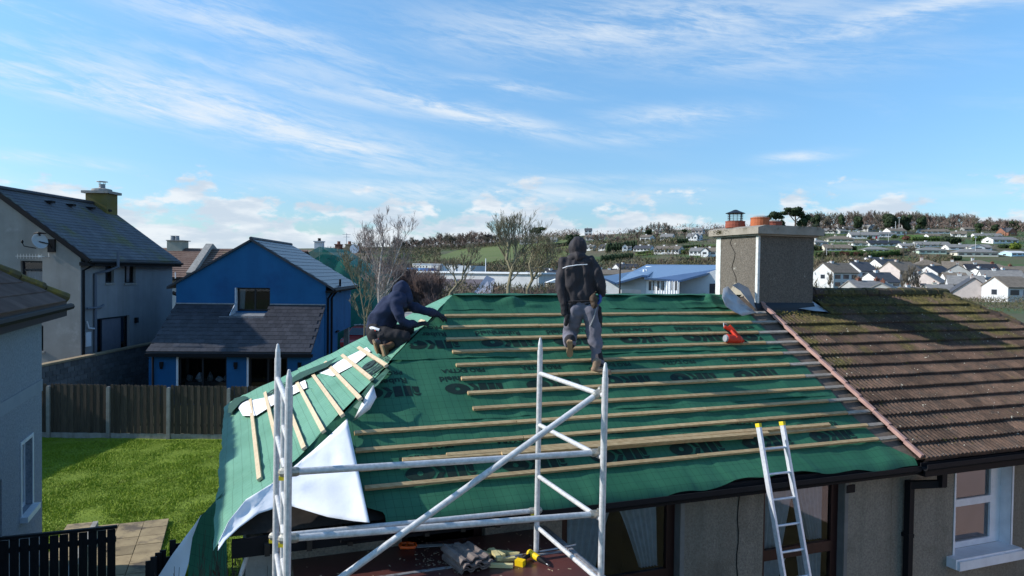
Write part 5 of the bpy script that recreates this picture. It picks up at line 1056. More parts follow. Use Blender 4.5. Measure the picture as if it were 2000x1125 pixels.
# ---- terrace with chimney stacks beyond the netting
D = 70.0; t = thing('chimney_terrace', (xcol(660, D), D, 0), 'old terrace beyond the netting showing its row of chimney stacks', 'terrace'); z1_ = zrow(660, 489, D)
b = MB(); b.fb(WF, xcol(600, D), xcol(722, D), D - 4, D + 4, 0, z1_ - 2.2); part('wall', b, K['w_brick'], t)
b = MB(); b.prism([(D - 4.3, z1_ - 2.2), (D + 4.3, z1_ - 2.2), (D, z1_)], lambda a, c, s: Vector((xcol(598 + 126 * s, D), a, c))); part('roof', b, K['r_brown'], t)
for px, w_, yt, mm in ((623, 9, 471, 'w_pale'), (661, 6.5, 477, 'brick'), (682, 7.5, 477, 'coping'), (701, 5, 481, 'brick')):
    b = MB(); b.fb(WF, xcol(px - w_ * .85, D), xcol(px + w_ * .85, D), D - .4, D + .4, z1_ - 1, zrow(px, yt + 2, D)); b.fb(WF, xcol(px - w_, D), xcol(px + w_, D), D - .5, D + .5, zrow(px, yt + 1.9, D), zrow(px, yt, D)); c2 = part('chimney', b, K[mm], t)
    b = MB(); b.lathe([(.17, 0), (.14, .25), (.18, .28)], (xcol(px, D), D, zrow(px, yt, D)), 10); part('chimney_pot', b, K['black_pvc' if px == 623 else 'brick'], c2)
b = MB(); q = pz(692, 486, D - 1); b.lathe([(0, 0), (.3, .03), (.45, .1)], (0, 0, 0), 12); b.v = [tuple(q + Vector((v[0], -v[2], v[1]))) for v in b.v]; part('dish', b, K['white_pvc'], t)
b = MB(); q = pz(676, 480, D); b.tube([q, q + Vector((0, 0, 1.2))], .03, 5); b.tube([q + Vector((-.4, 0, 1.1)), q + Vector((.4, 0, 1.1))], .02, 4); b.tube([q + Vector((-.3, 0, .85)), q + Vector((.3, 0, .85))], .02, 4); part('aerial', b, K['alu'], t)
# ---- left foreground house
LU, LTt = -3.40, 15.78
t = thing('left_house', FB.p(LU, LTt, 0), 'pale blue-grey dashed house with brown ribbed roof at the left edge', 'house')
FLh = Frm(FB.p(LU, 6.0, 0), AZ + math.radians(90))     # its right wall, x runs away from us
wt = lambda a: a - 6.0
ops = [(wt(14.36), wt(15.06), 1.50, 2.72), (wt(12.3), wt(13.27), .55, 2.45)]
b = MB(); wall_open(b, FLh, 0, wt(LTt), 0, 5.0, 0, ops, .22); b.fb(FB, LU - 6, LU - .001, LTt - .25, LTt - .002, 0, 5.0); b.fb(FB, LU - 6, LU - .01, 6.01, 6.2, 0, 5.0); part('wall', b, K['render_left'], t)
b = MB(); b.fb(FLh, 0, wt(LTt) + .012, -.012, -.002, 3.43, 3.65); part('band_course', b, mat('smooth_band', (.25, .28, .32), (.22, .25, .29), 3), t)
for o in ops: window(t, FLh, *o, .10, 'white_pvc', .06, sill=(.08, .22, .10), sillm='white_pvc', room=.6, roomm='curtain' if o is ops[0] else 'dark')
b = MB(); o = ops[0]; b.fb(FLh, o[0] - .06, o[0] - .001, -.02, -.003, o[2], o[3] + .06); b.fb(FLh, o[0], o[1], -.02, -.003, o[3] + .001, o[3] + .06); b.fb(FLh, o[1] + .001, o[1] + .06, -.02, -.003, o[2], o[3] + .06); part('white_surround', b, K['white_pvc'], t)
eu, et, ez, pt = LU + .33, LTt + .42, 5.10, math.tan(math.radians(33)); hw = 4.6
def LP(u, tt, z): return FB.p(u, tt, z)
b = MB(); A_ = [LP(eu, 5.5, ez), LP(eu, et, ez), LP(eu - 2 * hw, et, ez), LP(eu - 2 * hw, 5.5, ez)]; R1, R2 = LP(eu - hw, et - hw, ez + hw * pt), LP(eu - hw, 5.5 + hw, ez + hw * pt)
b.add(A_ + [v - Vector((0, 0, .12)) for v in A_] + [R1, R2], [(0, 1, 8, 9), (1, 2, 8), (2, 3, 9, 8), (3, 0, 9), (7, 6, 5, 4), (0, 4, 5, 1), (1, 5, 6, 2), (2, 6, 7, 3), (3, 7, 4, 0)]); part('roof', b, K['tile_red'], t)
es = (LP(eu - hw, 0, hw * pt) - LP(eu, 0, 0)); nn = es.cross(FB.y); nn = nn if nn.z > 0 else -nn
ribs = [(-.5 + .1 * i, (.012 if i % 2 else 0.0)) for i in range(11)]
courses(t, 'roof_tile', LP(eu + .04, et - .16, ez + .01), -FB.y, es, nn, 6.5, 12, .335, .30, .022, mat('ribbed_brown_tiles', (.12, .075, .06), (.16, .105, .085), 3, rv=.15, rough=.8), clip=lambda x, s: x + .1 > s * math.cos(math.radians(33)), prof=ribs, limit=260)
b = MB(); n_ = 14
for i in range(n_):
    p = LP(eu, et, ez + .05).lerp(R1 + Vector((0, 0, .05)), i / n_); q = LP(eu, et, ez + .05).lerp(R1 + Vector((0, 0, .05)), (i + .95) / n_); b2 = MB(); b2.tube([p + Vector((0, 0, .02)), q], [.10, .085], 8); part('hip_tile', b2, mat('lichened_hip', (.10, .075, .04), (.16, .12, .04), 5, c3=(.22, .15, .03), s3=6, t3=(.5, .65)) if i == 0 else bpy.data.materials['lichened_hip'], t)
b = MB(); b.tube([LP(eu + .06, 5.4, ez - .1), LP(eu + .06, et + .08, ez - .1)], .065, 8); part('gutter', b, K['black_pvc'], t)
b = MB(); b.fb(FB, LU + .001, eu, 5.5, et, ez - .16, ez - .125); b.fb(FB, eu - .02, eu + .01, 5.5, et - .031, ez - .28, ez - .124); b.fb(FB, LU - 6, eu, et - .03, et, ez - .28, ez - .124); part('soffit', b, K['anthracite'], t)
# ---- black slatted fence
t = thing('black_fence', FB.p(-2.6, 13.27, 0), 'black slatted garden fence at the bottom left', 'fence')
for i in range(14): b = MB(); u_ = -1.81 - .135 * (i + 1); b.fb(FB, u_, u_ + .12, 13.26, 13.28, .05, 1.47 + rnd.uniform(-.006, .006)); part('slat', b, K['fence_black'], t)
b = MB(); b.fb(FB, -3.72, -1.80, 13.235, 13.30, 1.485, 1.53); part('top_rail', b, K['fence_black'], t)
for z in (.4, 1.25): b = MB(); b.fb(FB, -3.72, -1.82, 13.285, 13.33, z, z + .08); part('rail', b, K['fence_black'], t)
# ---- timber fence with concrete posts
t = thing('timber_fence', (-11.5, 24, 0), 'weathered close-board timber fence with concrete posts across the lawn', 'fence')
posts = [-17.4, -15.5, -13.49, -11.47, -9.45, -7.45, -5.45]
bd = MB(); bd.prism([(-.052, 0), (.052, 0), (.052, 1.6), (.03, 1.63), (-.03, 1.63), (-.052, 1.6)], lambda a, c, s: Vector((a, .02 * s, c))); me = bd.mesh('board', K['fence'])
for x in posts: b = MB(); b.fb(WF, x - .055, x + .055, 23.9, 24.0, 0, 1.72); b.prism([(x - .055, 1.72), (x + .055, 1.72), (x + .03, 1.76), (x - .03, 1.76)], lambda a, c, s: Vector((a, 23.9 + .1 * s, c))); part('post', b, K['concrete'], t)
for i in range(len(posts) - 1):
    a, c = posts[i] + .07, posts[i + 1] - .07; n_ = int((c - a) / .107)
    for k in range(n_): inst('board', me, Matrix.Translation((a + (k + .5) * (c - a) / n_, 23.94 + (.018 if k % 2 else 0), .20 + rnd.uniform(-.01, .01))), t)
    b = MB(); b.fb(WF, a, c, 23.95, 23.99, .0, .19); part('gravel_board', b, K['concrete'], t)
    for z in (.45, 1.45): b = MB(); b.fb(WF, a, c, 23.985, 24.03, z, z + .07); part('rail', b, K['fence'], t)
# ---- lawn and paving
def grasshook(nt, col, mix, nz, rmp, src): return mix(rmp(nz(.9, 6), .42, .6), col, (.075, .12, .018))
K['lawn'] = mat('lawn_soil_grass', (.13, .19, .014), (.17, .23, .02), 2.2, rough=.95, bump=.8, bscale=30, bdist=.03, c3=(.10, .085, .045), s3=1.6, t3=(.66, .74), hook=None)
b = MB(); nx, ny = 60, 60
for j in range(ny + 1):
    for i in range(nx + 1):
        x = -17.5 + 14.5 * i / nx; y = 8 + 15.95 * j / ny; b.v.append((x, y, .03 + .04 * noise.noise(Vector((x * .6, y * .6, 0))) + .02 * noise.noise(Vector((x * 2, y * 2, 4)))))
for j in range(ny):
    for i in range(nx): a = j * (nx + 1) + i; b.f.append((a, a + 1, a + nx + 2, a + nx + 1))
part('lawn', b, K['lawn'], kind='structure', smooth=True)
def paved(x, y): p = Vector((x, y, 0)); u_ = p.dot(FB.x); t_ = p.dot(FB.y); return -3.4 < u_ < -1.38 and 13.0 < t_ < 17.9
K['blade'] = mat('grass_blades', (.19, .275, .016), (.26, .35, .028), 1.3, rough=.75, c3=(.15, .15, .04), s3=1.7, t3=(.60, .72))
g = random.Random(6); b = MB(); V = []; Fc = []
for i in range(130000):
    y = 12.3 + 11.5 * g.random(); x0_ = max(-17.3, -.67 * y); x = g.uniform(x0_, -.385 * y + .6)
    if paved(x, y) or (x > -.5 * 1 and y < 13): continue
    cl = noise.noise(Vector((x * 1.1, y * 1.1, 7))); 
    if noise.noise(Vector((x * .7, y * .7, 17))) < -.50 + g.gauss(0, .12): continue
    h = (.035 + .05 * max(0, cl + .2)) * g.uniform(.5, 1.4); w = .011; a = g.uniform(0, 3.14); lx, ly = g.gauss(0, .5) * h, g.gauss(0, .5) * h; z = .02 + .04 * noise.noise(Vector((x * .6, y * .6, 0))); k = len(V)
    V += [(x - w * math.cos(a), y - w * math.sin(a), z), (x + w * math.cos(a), y + w * math.sin(a), z), (x + lx, y + ly, z + h)]; Fc.append((k, k + 1, k + 2))
b.v = V; b.f = Fc; part('grass', b, K['blade'], kind='stuff')
K['paving'] = mat('stained_paving', (.33, .25, .14), (.23, .17, .095), 3, rough=.85, rv=.28, bump=.3, bscale=40, c3=(.11, .085, .06), s3=1.5, t3=(.52, .64))
t = thing('patio', FB.p(-2.4, 15.5, 0), 'stained sandy paving slabs beside the black fence', 'patio')
for i in range(4):
    for j in range(9):
        u_ = -3.38 + i * .5; t_ = 13.35 + j * .5; b = MB(); b.fb(FB, u_ + .006, u_ + .494, t_ + .006, t_ + .494, .0, .085 + rnd.uniform(0, .01) + (.10 if i == 0 else 0)); part('slab', b, K['paving'], t)
b = MB(); b.fb(FB, -2.88, -2.78, 13.35, 17.8, 0, .21); part('kerb', b, K['concrete'], t)
# ---- things seen over the hip: shed, low wall, car
t = thing('black_shed', (xcol(853, 27), 27, 0), 'small black slatted shed beyond the hip of the green roof', 'shed')
for k in range(11): b = MB(); z = 2.0 + k * .22; b.fb(WF, xcol(838, 27), xcol(868, 27), 27, 27.03, z, z + .20); part('cladding_board', b, K['fence_black'], t)
b = MB(); b.fb(WF, xcol(838.5, 27.05), xcol(868, 27.05), 27.05, 29, 0, 4.35); part('wall', b, K['anthracite'], t); b = MB(); b.fb(WF, xcol(836.5, 26.9), xcol(870, 26.9), 26.9, 29.2, 4.42, 4.5); part('roof', b, K['lead'], t)
t = thing('low_brick_building', (xcol(810, 25), 25, 0), 'low brown brick outbuilding behind the kneeling worker\'s arms', 'outbuilding')
K['brickwall'] = mat('brown_brick', (.15, .085, .06), (.11, .065, .05), 5, rv=.2); b = MB(); b.fb(WF, xcol(772, 25), xcol(836, 25), 25.02, 28, 0, 4.08); part('core', b, K['mortar'], t)
bb = MB(); bb.fb(WF, 0, .215, 0, .02, 0, .065); me = bb.mesh('brick', K['brickwall']); c_ = 0
for r in range(12):
    for i in range(6):
        x = xcol(772, 25) + i * .19 + (.1 if r % 2 else 0)
        x = xcol(772, 25) + i * .225 + (.11 if r % 2 else 0); inst('brick', me, Matrix.Translation((x, 25.0, 3.15 + r * .075)), t)
b = MB(); b.fb(WF, xcol(770, 25), xcol(838, 25), 24.9, 28.1, 4.082, 4.16); part('roof', b, K['concrete'], t)
# ---- red car
def build_car(P, ang):
    f = Frm(P, ang); t = thing('parked_car', P, 'red hatchback with roof bars parked beyond the blue house', 'car')
    prof = [(0, .35), (0, .62), (.12, .82), (1.05, 1.0), (1.75, 1.5), (2.2, 1.58), (3.4, 1.56), (4.05, 1.15), (4.25, .95), (4.3, .4), (3.9, .25), (.3, .25)]
    b = MB(); ws = [.82, .86, .86, .86, .66, .62, .62, .74, .84, .85, .84, .82]; n_ = len(prof)
    b.v = [tuple(f.p(-w, y, z)) for (y, z), w in zip(prof, ws)] + [tuple(f.p(w, y, z)) for (y, z), w in zip(prof, ws)]
    b.f = [tuple(range(n_)), tuple(range(2 * n_ - 1, n_ - 1, -1))] + [(i, i + n_, (i + 1) % n_ + n_, (i + 1) % n_) for i in range(n_)]
    red = mat('red_car_paint', (.42, .012, .02), rough=.28, spec=.6, coat=.8); part('body', b, red, t)
    b = MB(); b.hexa([f.p(-.72, 1.10, 1.03), f.p(.72, 1.10, 1.03), f.p(.60, 1.72, 1.46), f.p(-.60, 1.72, 1.46), f.p(-.72, 1.06, 1.045), f.p(.72, 1.06, 1.045), f.p(.60, 1.68, 1.48), f.p(-.60, 1.68, 1.48)]); part('windscreen', b, K['farglass'], t)
    for s in (-1, 1):
        b = MB(); b.hexa([f.p(s * .80, 1.5, 1.05), f.p(s * .78, 3.9, 1.1), f.p(s * .66, 3.4, 1.46), f.p(s * .66, 1.9, 1.46), f.p(s * .87, 1.5, 1.05), f.p(s * .83, 3.9, 1.1), f.p(s * .69, 3.4, 1.46), f.p(s * .69, 1.9, 1.46)]); part('side_window', b, K['farglass'], t)
        b = MB(); b.hexa([f.p(s * .45, -.01, .66), f.p(s * .84, .06, .66), f.p(s * .86, .3, .86), f.p(s * .48, .12, .8), f.p(s * .45, -.03, .68), f.p(s * .85, .03, .68), f.p(s * .87, .28, .89), f.p(s * .48, .1, .83)]); part('headlight', b, K['lead'], t)
        b = MB(); b.fb(f, min(s * .86, s * 1.03), max(s * .86, s * 1.03), 1.35, 1.5, 1.0, 1.14); part('mirror', b, red, t)
        b = MB(); b.tube([f.p(s * .52, 2.0, 1.64), f.p(s * .52, 3.4, 1.63)], .02, 6); part('roof_bar', b, K['alu'], t)
        for y in (.8, 3.4):
            b = MB(); b.tube([f.p(s * .66, y, .32), f.p(s * .88, y, .32)], .32, 16); w = part('wheel', b, K['black_pvc'], t); b = MB(); b.tube([f.p(s * .87, y, .32), f.p(s * .895, y, .32)], .19, 12); part('rim', b, K['alu'], w)
    b = MB(); b.fb(f, -.5, .5, -.04, .05, .42, .6); part('grille', b, K['black_pvc'], t); b = MB(); b.fb(f, -.26, .26, -.06, -.042, .46, .57); part('number_plate', b, K['white_pvc'], t)
    b = MB(); b.tube([f.p(-.6, 2.1, 1.68), f.p(.6, 2.1, 1.68)], .02, 6); part('cross_bar', b, K['alu'], t)
build_car(Vector((xcol(689, 48), 48, .25)), math.radians(-6))
b = MB(); b.fb(WF, -16, -4, 40, 58, .02, .06); part('driveway', b, mat('driveway_tarmac', (.07, .07, .07), (.055, .055, .055), 3), kind='structure')

# ---- the pale pink house round the corner, seen only in the window glass
t = thing('pink_house', FB.p(17, 0, 0), 'pale pink rendered house with white-framed window mirrored in the white window', 'house')
FK = Frm(FB.p(24, 3.6, 0), AZ + math.pi); b = MB(); wall_open(b, FK, 0, 11, 0, 6.0, 0, [(6.9, 7.8, 1.6, 2.7), (3.5, 4.6, 1.2, 2.6), (8.9, 9.7, 3.6, 4.7)], .15); b.fb(FK, 0, 11, .2, 7.5, 0, 5.98); part('wall', b, mat('pink_render', (.74, .54, .52), (.68, .50, .48), 2, bump=.4, bscale=60), t)
window(t, FK, 6.9, 7.8, 1.6, 2.7, .08, 'white_pvc', .07, room=.11); window(t, FK, 3.5, 4.6, 1.2, 2.6, .08, 'white_pvc', .07, room=.11); window(t, FK, 8.9, 9.7, 3.6, 4.7, .08, 'white_pvc', .07, room=.11)
b = MB(); b.prism([(-.4, 5.98), (7.9, 5.98), (3.75, 8.2)], lambda a, c, s: FK.p(-.2 + 11.4 * s, a, c)); part('roof', b, K['slate'], t)
# ---------------------------------------------------------------- the bungalow being re-roofed
PT = math.radians(31); tE, zE = 6.645, 3.468; tR, zR = 9.90, 5.426; SL = (tR - tE) / math.cos(PT)
NF = FB.y * -math.sin(PT) + FB.z * math.cos(PT); EF = FB.y * math.cos(PT) + FB.z * math.sin(PT)
def RF(u, s, h=0.0): return FB.p(u, tE, zE) + EF * s + NF * h          # point on the front slope
HPT = math.atan((zR - zE) / 3.0); NH = FB.x * -math.sin(HPT) + FB.z * math.cos(HPT)
def HF(u, tt, h=0.0): return FB.p(u, tt, zE + (u + .07) * math.tan(HPT)) + NH * h   # point on the hip slope
def fs(px, py, h=0.0):
    P = onplane(px, py, NF, RF(0, 0, h)); q = P - RF(0, 0, h); return q.dot(FB.x), q.dot(EF)
def gridmat(name, c, c2, uvgrid=True, tr=0.0, rough=.62):
    def hook(nt, col, mix, nz, rmp, src):
        N = nt.nodes; L = nt.links; tc = N.new('ShaderNodeTexCoord'); sp = N.new('ShaderNodeSeparateXYZ'); L.new(tc.outputs['UV'], sp.inputs[0])
        def m(op, a, b=None):
            n = N.new('ShaderNodeMath'); n.operation = op
            for i, v in enumerate((a, b)):
                if v is None: continue
                if isinstance(v, (int, float)): n.inputs[i].default_value = v
                else: L.new(v, n.inputs[i])
            return n.outputs[0]
        gx_ = m('LESS_THAN', m('FRACT', m('DIVIDE', sp.outputs[0], .085)), .05); gy_ = m('LESS_THAN', m('FRACT', m('DIVIDE', sp.outputs[1], .105)), .035)
        f = m('MULTIPLY', m('MAXIMUM', gx_, gy_), m('ADD', .25, m('MULTIPLY', nz(14), .9)))
        return mix(f, col, (.004, .030, .018))
    return mat(name, c, c2, 1.3, rough=rough, spec=.35, bump=.25, bscale=220, hook=hook if uvgrid else None, bdist=.002)
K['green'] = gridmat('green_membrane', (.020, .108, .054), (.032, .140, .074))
K['green_hip_sunlit'] = gridmat('green_membrane_sunny', (.105, .265, .175), (.14, .33, .225))  # membrane of the front slope, sun on the hip put into the paler colour
K['white_back'] = mat('white_membrane_back', (.86, .87, .89), (.72, .73, .76), 1.8, rough=.7, bump=.15, bscale=30)
K['ink'] = mat('black_print', (.006, .016, .012), (.009, .028, .018), 18, rough=.6)
K['dash'] = mat('grey_dash', (.29, .262, .215), (.19, .17, .138), 38, rough=.97, bump=1.0, bscale=55, bdist=.015, c3=(.15, .134, .105), s3=1.1, t3=(.56, .7), streak=((.085, .08, .065), 1.6, .6))
K['reveal'] = mat('smooth_reveal', (.20, .195, .185), (.16, .155, .145), 5, rough=.9)
bung = thing('bungalow', FB.p(0, 7, 0), 'grey dashed bungalow stripped and covered in green roofing membrane and battens', 'house'); t = bung
WT = 6.95
def wallp(px, py, tt=WT):
    P = onplane(px, py, FB.y, FB.p(0, tt, 0)); return P.dot(FB.x), P.z
U1 = 8.10
W1, W2, W3 = (1.55, 2.42, 2.2, 3.30), (3.30, 4.80, 1.55, 3.27), (6.00, 7.28, 1.45, 3.25)
FW_ = Frm(FB.p(0, WT, 0), AZ)
b = MB(); wall_open(b, FW_, .14, U1, 0, 3.42, 0, [W1, W2, W3], .2); part('front_wall', b, K['dash'], t)
b = MB(); b.fb(FB, .14, .34, WT + .003, 12.9, 0, 3.42); b.fb(FB, .34, U1, 12.7, 12.9, 0, 3.4); part('side_wall', b, K['dash'], t)
b = MB(); b.fb(FB, .10, .42, WT - .035, WT - .002, 0, 3.30); b.fb(FB, .10, .139, WT - .002, WT + .3, 0, 3.30); part('corner_quoin', b, K['concrete'], t)
for (a, c, d, e) in (W2, W3):
    b = MB(); b.fb(FW_, c + .003, c + .06, -.012, -.002, d, e + .0); b.fb(FW_, a - .06, c + .06, -.012, -.002, e + .003, e + .045); part('window_surround', b, K['reveal'], t)
    b = MB(); b.quad(FW_.p(c - .002, .0, d), FW_.p(c - .002, .2, d), FW_.p(c - .002, .2, e), FW_.p(c - .002, .0, e)); part('window_reveal', b, K['reveal'], t)
window(t, FW_, *W1, .10, 'brownframe', .085)
window(t, FW_, *W2, .10, 'brownframe', .11, bars=(2.30,), room=1.2, curtain=[(3.42, 4.06, 3.20, 1.6, 3.42, 3.66), (4.05, 4.62, 3.20, 2.36, 4.42, 4.66), (3.42, 3.80, 2.24, 1.6, 3.42, 3.50), (4.25, 4.66, 2.24, 1.6, 4.46, 4.66)])
window(t, FW_, *W3, .10, 'brownframe', .11, bars=(2.32,), room=1.2, curtain=[(6.12, 6.70, 3.2, 1.5, 6.12, 6.36), (6.60, 7.14, 3.20, 2.38, 6.92, 7.14), (6.72, 7.14, 2.26, 1.5, 6.86, 7.14), (6.12, 6.6, 2.26, 1.5, 6.12, 6.30)])
# crack / cable and fixings on the wall
b = MB(); pts = [FW_.p(5.62 + .012 * math.sin(k * 1.7), -.006, 3.3 - k * .14) for k in range(15)]; b.tube(pts, .006, 4); part('wall_crack', b, K['dark'], t)
b = MB(); b.fb(FW_, 7.30, 7.44, -.02, -.003, 3.02, 3.12); part('vent_plate', b, K['black_pvc'], t)
# eaves: rafters ends, fascia and gutter
b = MB(); b.fb(FB, -.02, U1 + .1, tE - .02, tE + .01, zE - .20, zE - .035); b.fb(FB, -.02, U1 + .1, tE + .012, WT - .003, zE - .20, zE - .17); part('fascia', b, K['black_pvc'], t)
def gutter(u0, u1, tt, z, par, n_=1):
    b = MB(); pr = [(.0, .0), (.0, -.055), (.02, -.085), (.085, -.085), (.11, -.055), (.11, .0), (.10, .0), (.10, -.05), (.08, -.073), (.025, -.073), (.01, -.05), (.01, .0)]
    b.prism(pr, lambda a, c, s: FB.p(u0 + (u1 - u0) * s, tt - a, z + c)); part('gutter', b, K['black_pvc'], par)
gutter(.9, U1 + .0, tE - .022, zE - .06, t)
for k in range(10): b = MB(); u_ = .25 + k * .36; b.hexa([FB.p(u_, tE - .06, zE - .20), FB.p(u_ + .045, tE - .06, zE - .20), FB.p(u_ + .045, WT + .4, zE + .02), FB.p(u_, WT + .4, zE + .02), FB.p(u_, tE - .06, zE - .10), FB.p(u_ + .045, tE - .06, zE - .10), FB.p(u_ + .045, WT + .4, zE + .13), FB.p(u_, WT + .4, zE + .13)]) ; part('rafter_end', b, bpy.data.materials.get('dark_rafters') or mat('dark_rafters', (.045, .036, .028), (.025, .02, .016), 9), t)
# structural deck beneath the membrane (closed hip roof)
b = MB(); dn = -.05
c0, c1, c2, c3 = RF(-.05, .03, dn), RF(U1 - .02, .03, dn), FB.p(U1 - .02, tR, zR - .06), FB.p(2.95, tR, zR - .06); e0, e1 = FB.p(-.05, 2 * tR - tE, zE - .03), FB.p(U1 - .02, 2 * tR - tE, zE - .03)
b.add([c0, c1, c2, c3, e0, e1], [(0, 1, 2, 3), (3, 2, 5, 4), (0, 3, 4), (0, 4, 5, 1), (1, 5, 2)]); part('roof_boarding', b, mat('dark_roof_timber', (.035, .028, .022), (.02, .016, .013), 9), t)
# membrane sheets on the front slope
def wr(u, s, sc=1.0, seed=0):   # wrinkles of a loosely laid sheet
    v = noise.noise(Vector((u * .9, s * 1.1, seed))) * .020 + noise.noise(Vector((u * 3.2, s * 2.6, seed + 5))) * .007
    rid = 1 - abs(noise.noise(Vector((u * 1.7 + s * .5, s * .9, seed + 9)))) * 2.2
    v += .006 * math.cos(u * 13.9 + 1.5 * noise.noise(Vector((u, s, 3)))) * (.5 + noise.noise(Vector((u * .8, s, 21))))
    return max((v + max(0, rid - .62) * .024) * sc, -.018)
def sheet(name, u0f, u1f, s0f, s1, base, seed, nx=190, ny=34, amp=1.0, m='green', flap=0.0, label=None, fold=None):
    b = MB(); uv = []
    for j in range(ny + 1):
        f = j / ny
        for i in range(nx + 1):
            k = i / nx; u_ = u0f(0) + (u1f(0) - u0f(0)) * k
            s0 = s0f(u_) if callable(s0f) else s0f
            s = s0 + (s1 - s0) * f; ua, ub = u0f(s), u1f(s); u_ = ua + (ub - ua) * k
            h = base + .012 + wr(u_, s, amp, seed)
            if fold: h += fold(u_, s)
            if s < 0: h -= (-s) ** 1.5 * flap
            b.v.append(tuple(RF(u_, s, h))); uv.append((u_ + .02 * seed, s + .013 * seed))
    for j in range(ny):
        for i in range(nx): a = j * (nx + 1) + i; b.f.append((a, a + 1, a + nx + 2, a + nx + 1))
    b.uv = uv; return part(name, b, K[m], t, smooth=True, label=label)
hipu = lambda s, k=0.0: -.07 + 3.0 * max(min(s, SL), -.1) / SL + k
eave_pts = [(0.9, -.02), (1.5, -.09), (1.9, -.08), (2.3, -.08), (3.0, -.05), (3.6, -.08), (4.3, -.07), (5.0, -.02), (5.5, .03), (5.95, .04), (6.6, .0), (7.3, -.04), (8.1, -.06), (9, -.06)]
eave_pts = [(u_, s_ - .05) for u_, s_ in eave_pts]
def eave(u_):
    if u_ <= eave_pts[0][0]: return eave_pts[0][1]
    for (a, c), (d, e) in zip(eave_pts, eave_pts[1:]):
        if a <= u_ <= d: return c + (e - c) * (u_ - a) / (d - a) + .018 * math.sin(u_ * 7.3)
    return eave_pts[-1][1]
def fold_top(u_, s):
    h = 0
    for (cu, cs, au, as_, hh) in ((3.75, 3.62, .16, .10, .075), (4.05, 3.50, .2, .05, .03), (5.95, 3.66, .22, .06, .06), (7.25, 3.68, .10, .09, .08), (7.5, 3.62, .14, .05, .05), (6.9, 3.55, .3, .04, .03), (5.3, 3.68, .15, .05, .03)):
        h += hh * math.exp(-((u_ - cu) / au) ** 2 - ((s - cs) / as_) ** 2)
    return h
sheet('membrane_sheet', lambda s: max(hipu(s, -.02), 1.32 - max(0, s - .05) * 1.6), lambda s: U1 - .26 + .03 * math.sin(s * 5) + max(0, .26 - max(s, 0) * .9), eave, 1.42, .0, 1, flap=1.2)
sheet('membrane_sheet', lambda s: hipu(s, .02), lambda s: U1 - .30 + .03 * math.sin(s * 4), lambda u_: 1.24 + .015 * math.sin(u_ * 2.2), 2.50, .008, 2)
sheet('membrane_sheet', lambda s: hipu(s, .0), lambda s: U1 - .34, lambda u_: 2.33 + .02 * math.sin(u_ * 1.7), 3.52, .016, 3, amp=.9)
sheet('membrane_sheet', lambda s: hipu(s, -.02), lambda s: U1 - .40, lambda u_: 3.40 + .02 * math.sin(u_ * 2.1), SL + .02, .024, 4, ny=26, fold=fold_top, amp=1.3, label='ridge strip of green membrane with raised folds')
# cap over the ridge
b = MB(); uv = []
for j in range(9):
    for i in range(121):
        u_ = 2.9 + (U1 - 3.6) * i / 120; a = (j - 1) / 7; y = tR - .04 + a * .6; z = zR + .045 - abs(a) * .30 * (1 if a > 0 else .4) + .012 * noise.noise(Vector((u_ * 3, j, 3))); b.v.append(tuple(FB.p(u_, y, z))); uv.append((u_, a))
for j in range(8):
    for i in range(120): a = j * 121 + i; b.f.append((a, a + 1, a + 122, a + 121))
b.uv = uv; part('membrane_sheet', b, K['green'], t, smooth=True)
# back slope membrane
b = MB(); b.v = [tuple(v) for v in (FB.p(-.1, 2 * tR - tE + .1, zE - .03), FB.p(U1 - .1, 2 * tR - tE + .1, zE - .03), FB.p(U1 - .1, tR, zR + .03), FB.p(2.9, tR, zR + .03))]; b.f = [(0, 1, 2, 3)]; b.uv = [(0, 0), (8, 0), (8, 4), (3, 4)]; part('membrane_sheet', b, K['green'], t)
# old tiles' felt strip and mortar bed by the verge
b = MB(); b.hexa([RF(U1 - .70, -.0, -.03), RF(U1 + .06, -.0, -.03), RF(U1 + .06, SL, -.03), RF(U1 - .70, SL, -.03), RF(U1 - .70, -.0, -.012), RF(U1 + .06, -.0, .004), RF(U1 + .06, SL, .004), RF(U1 - .70, SL, -.012)]); part('old_felt', b, mat('old_brown_felt', (.16, .125, .10), (.10, .08, .065), 9, rough=.95, bump=.5, bscale=50), t)
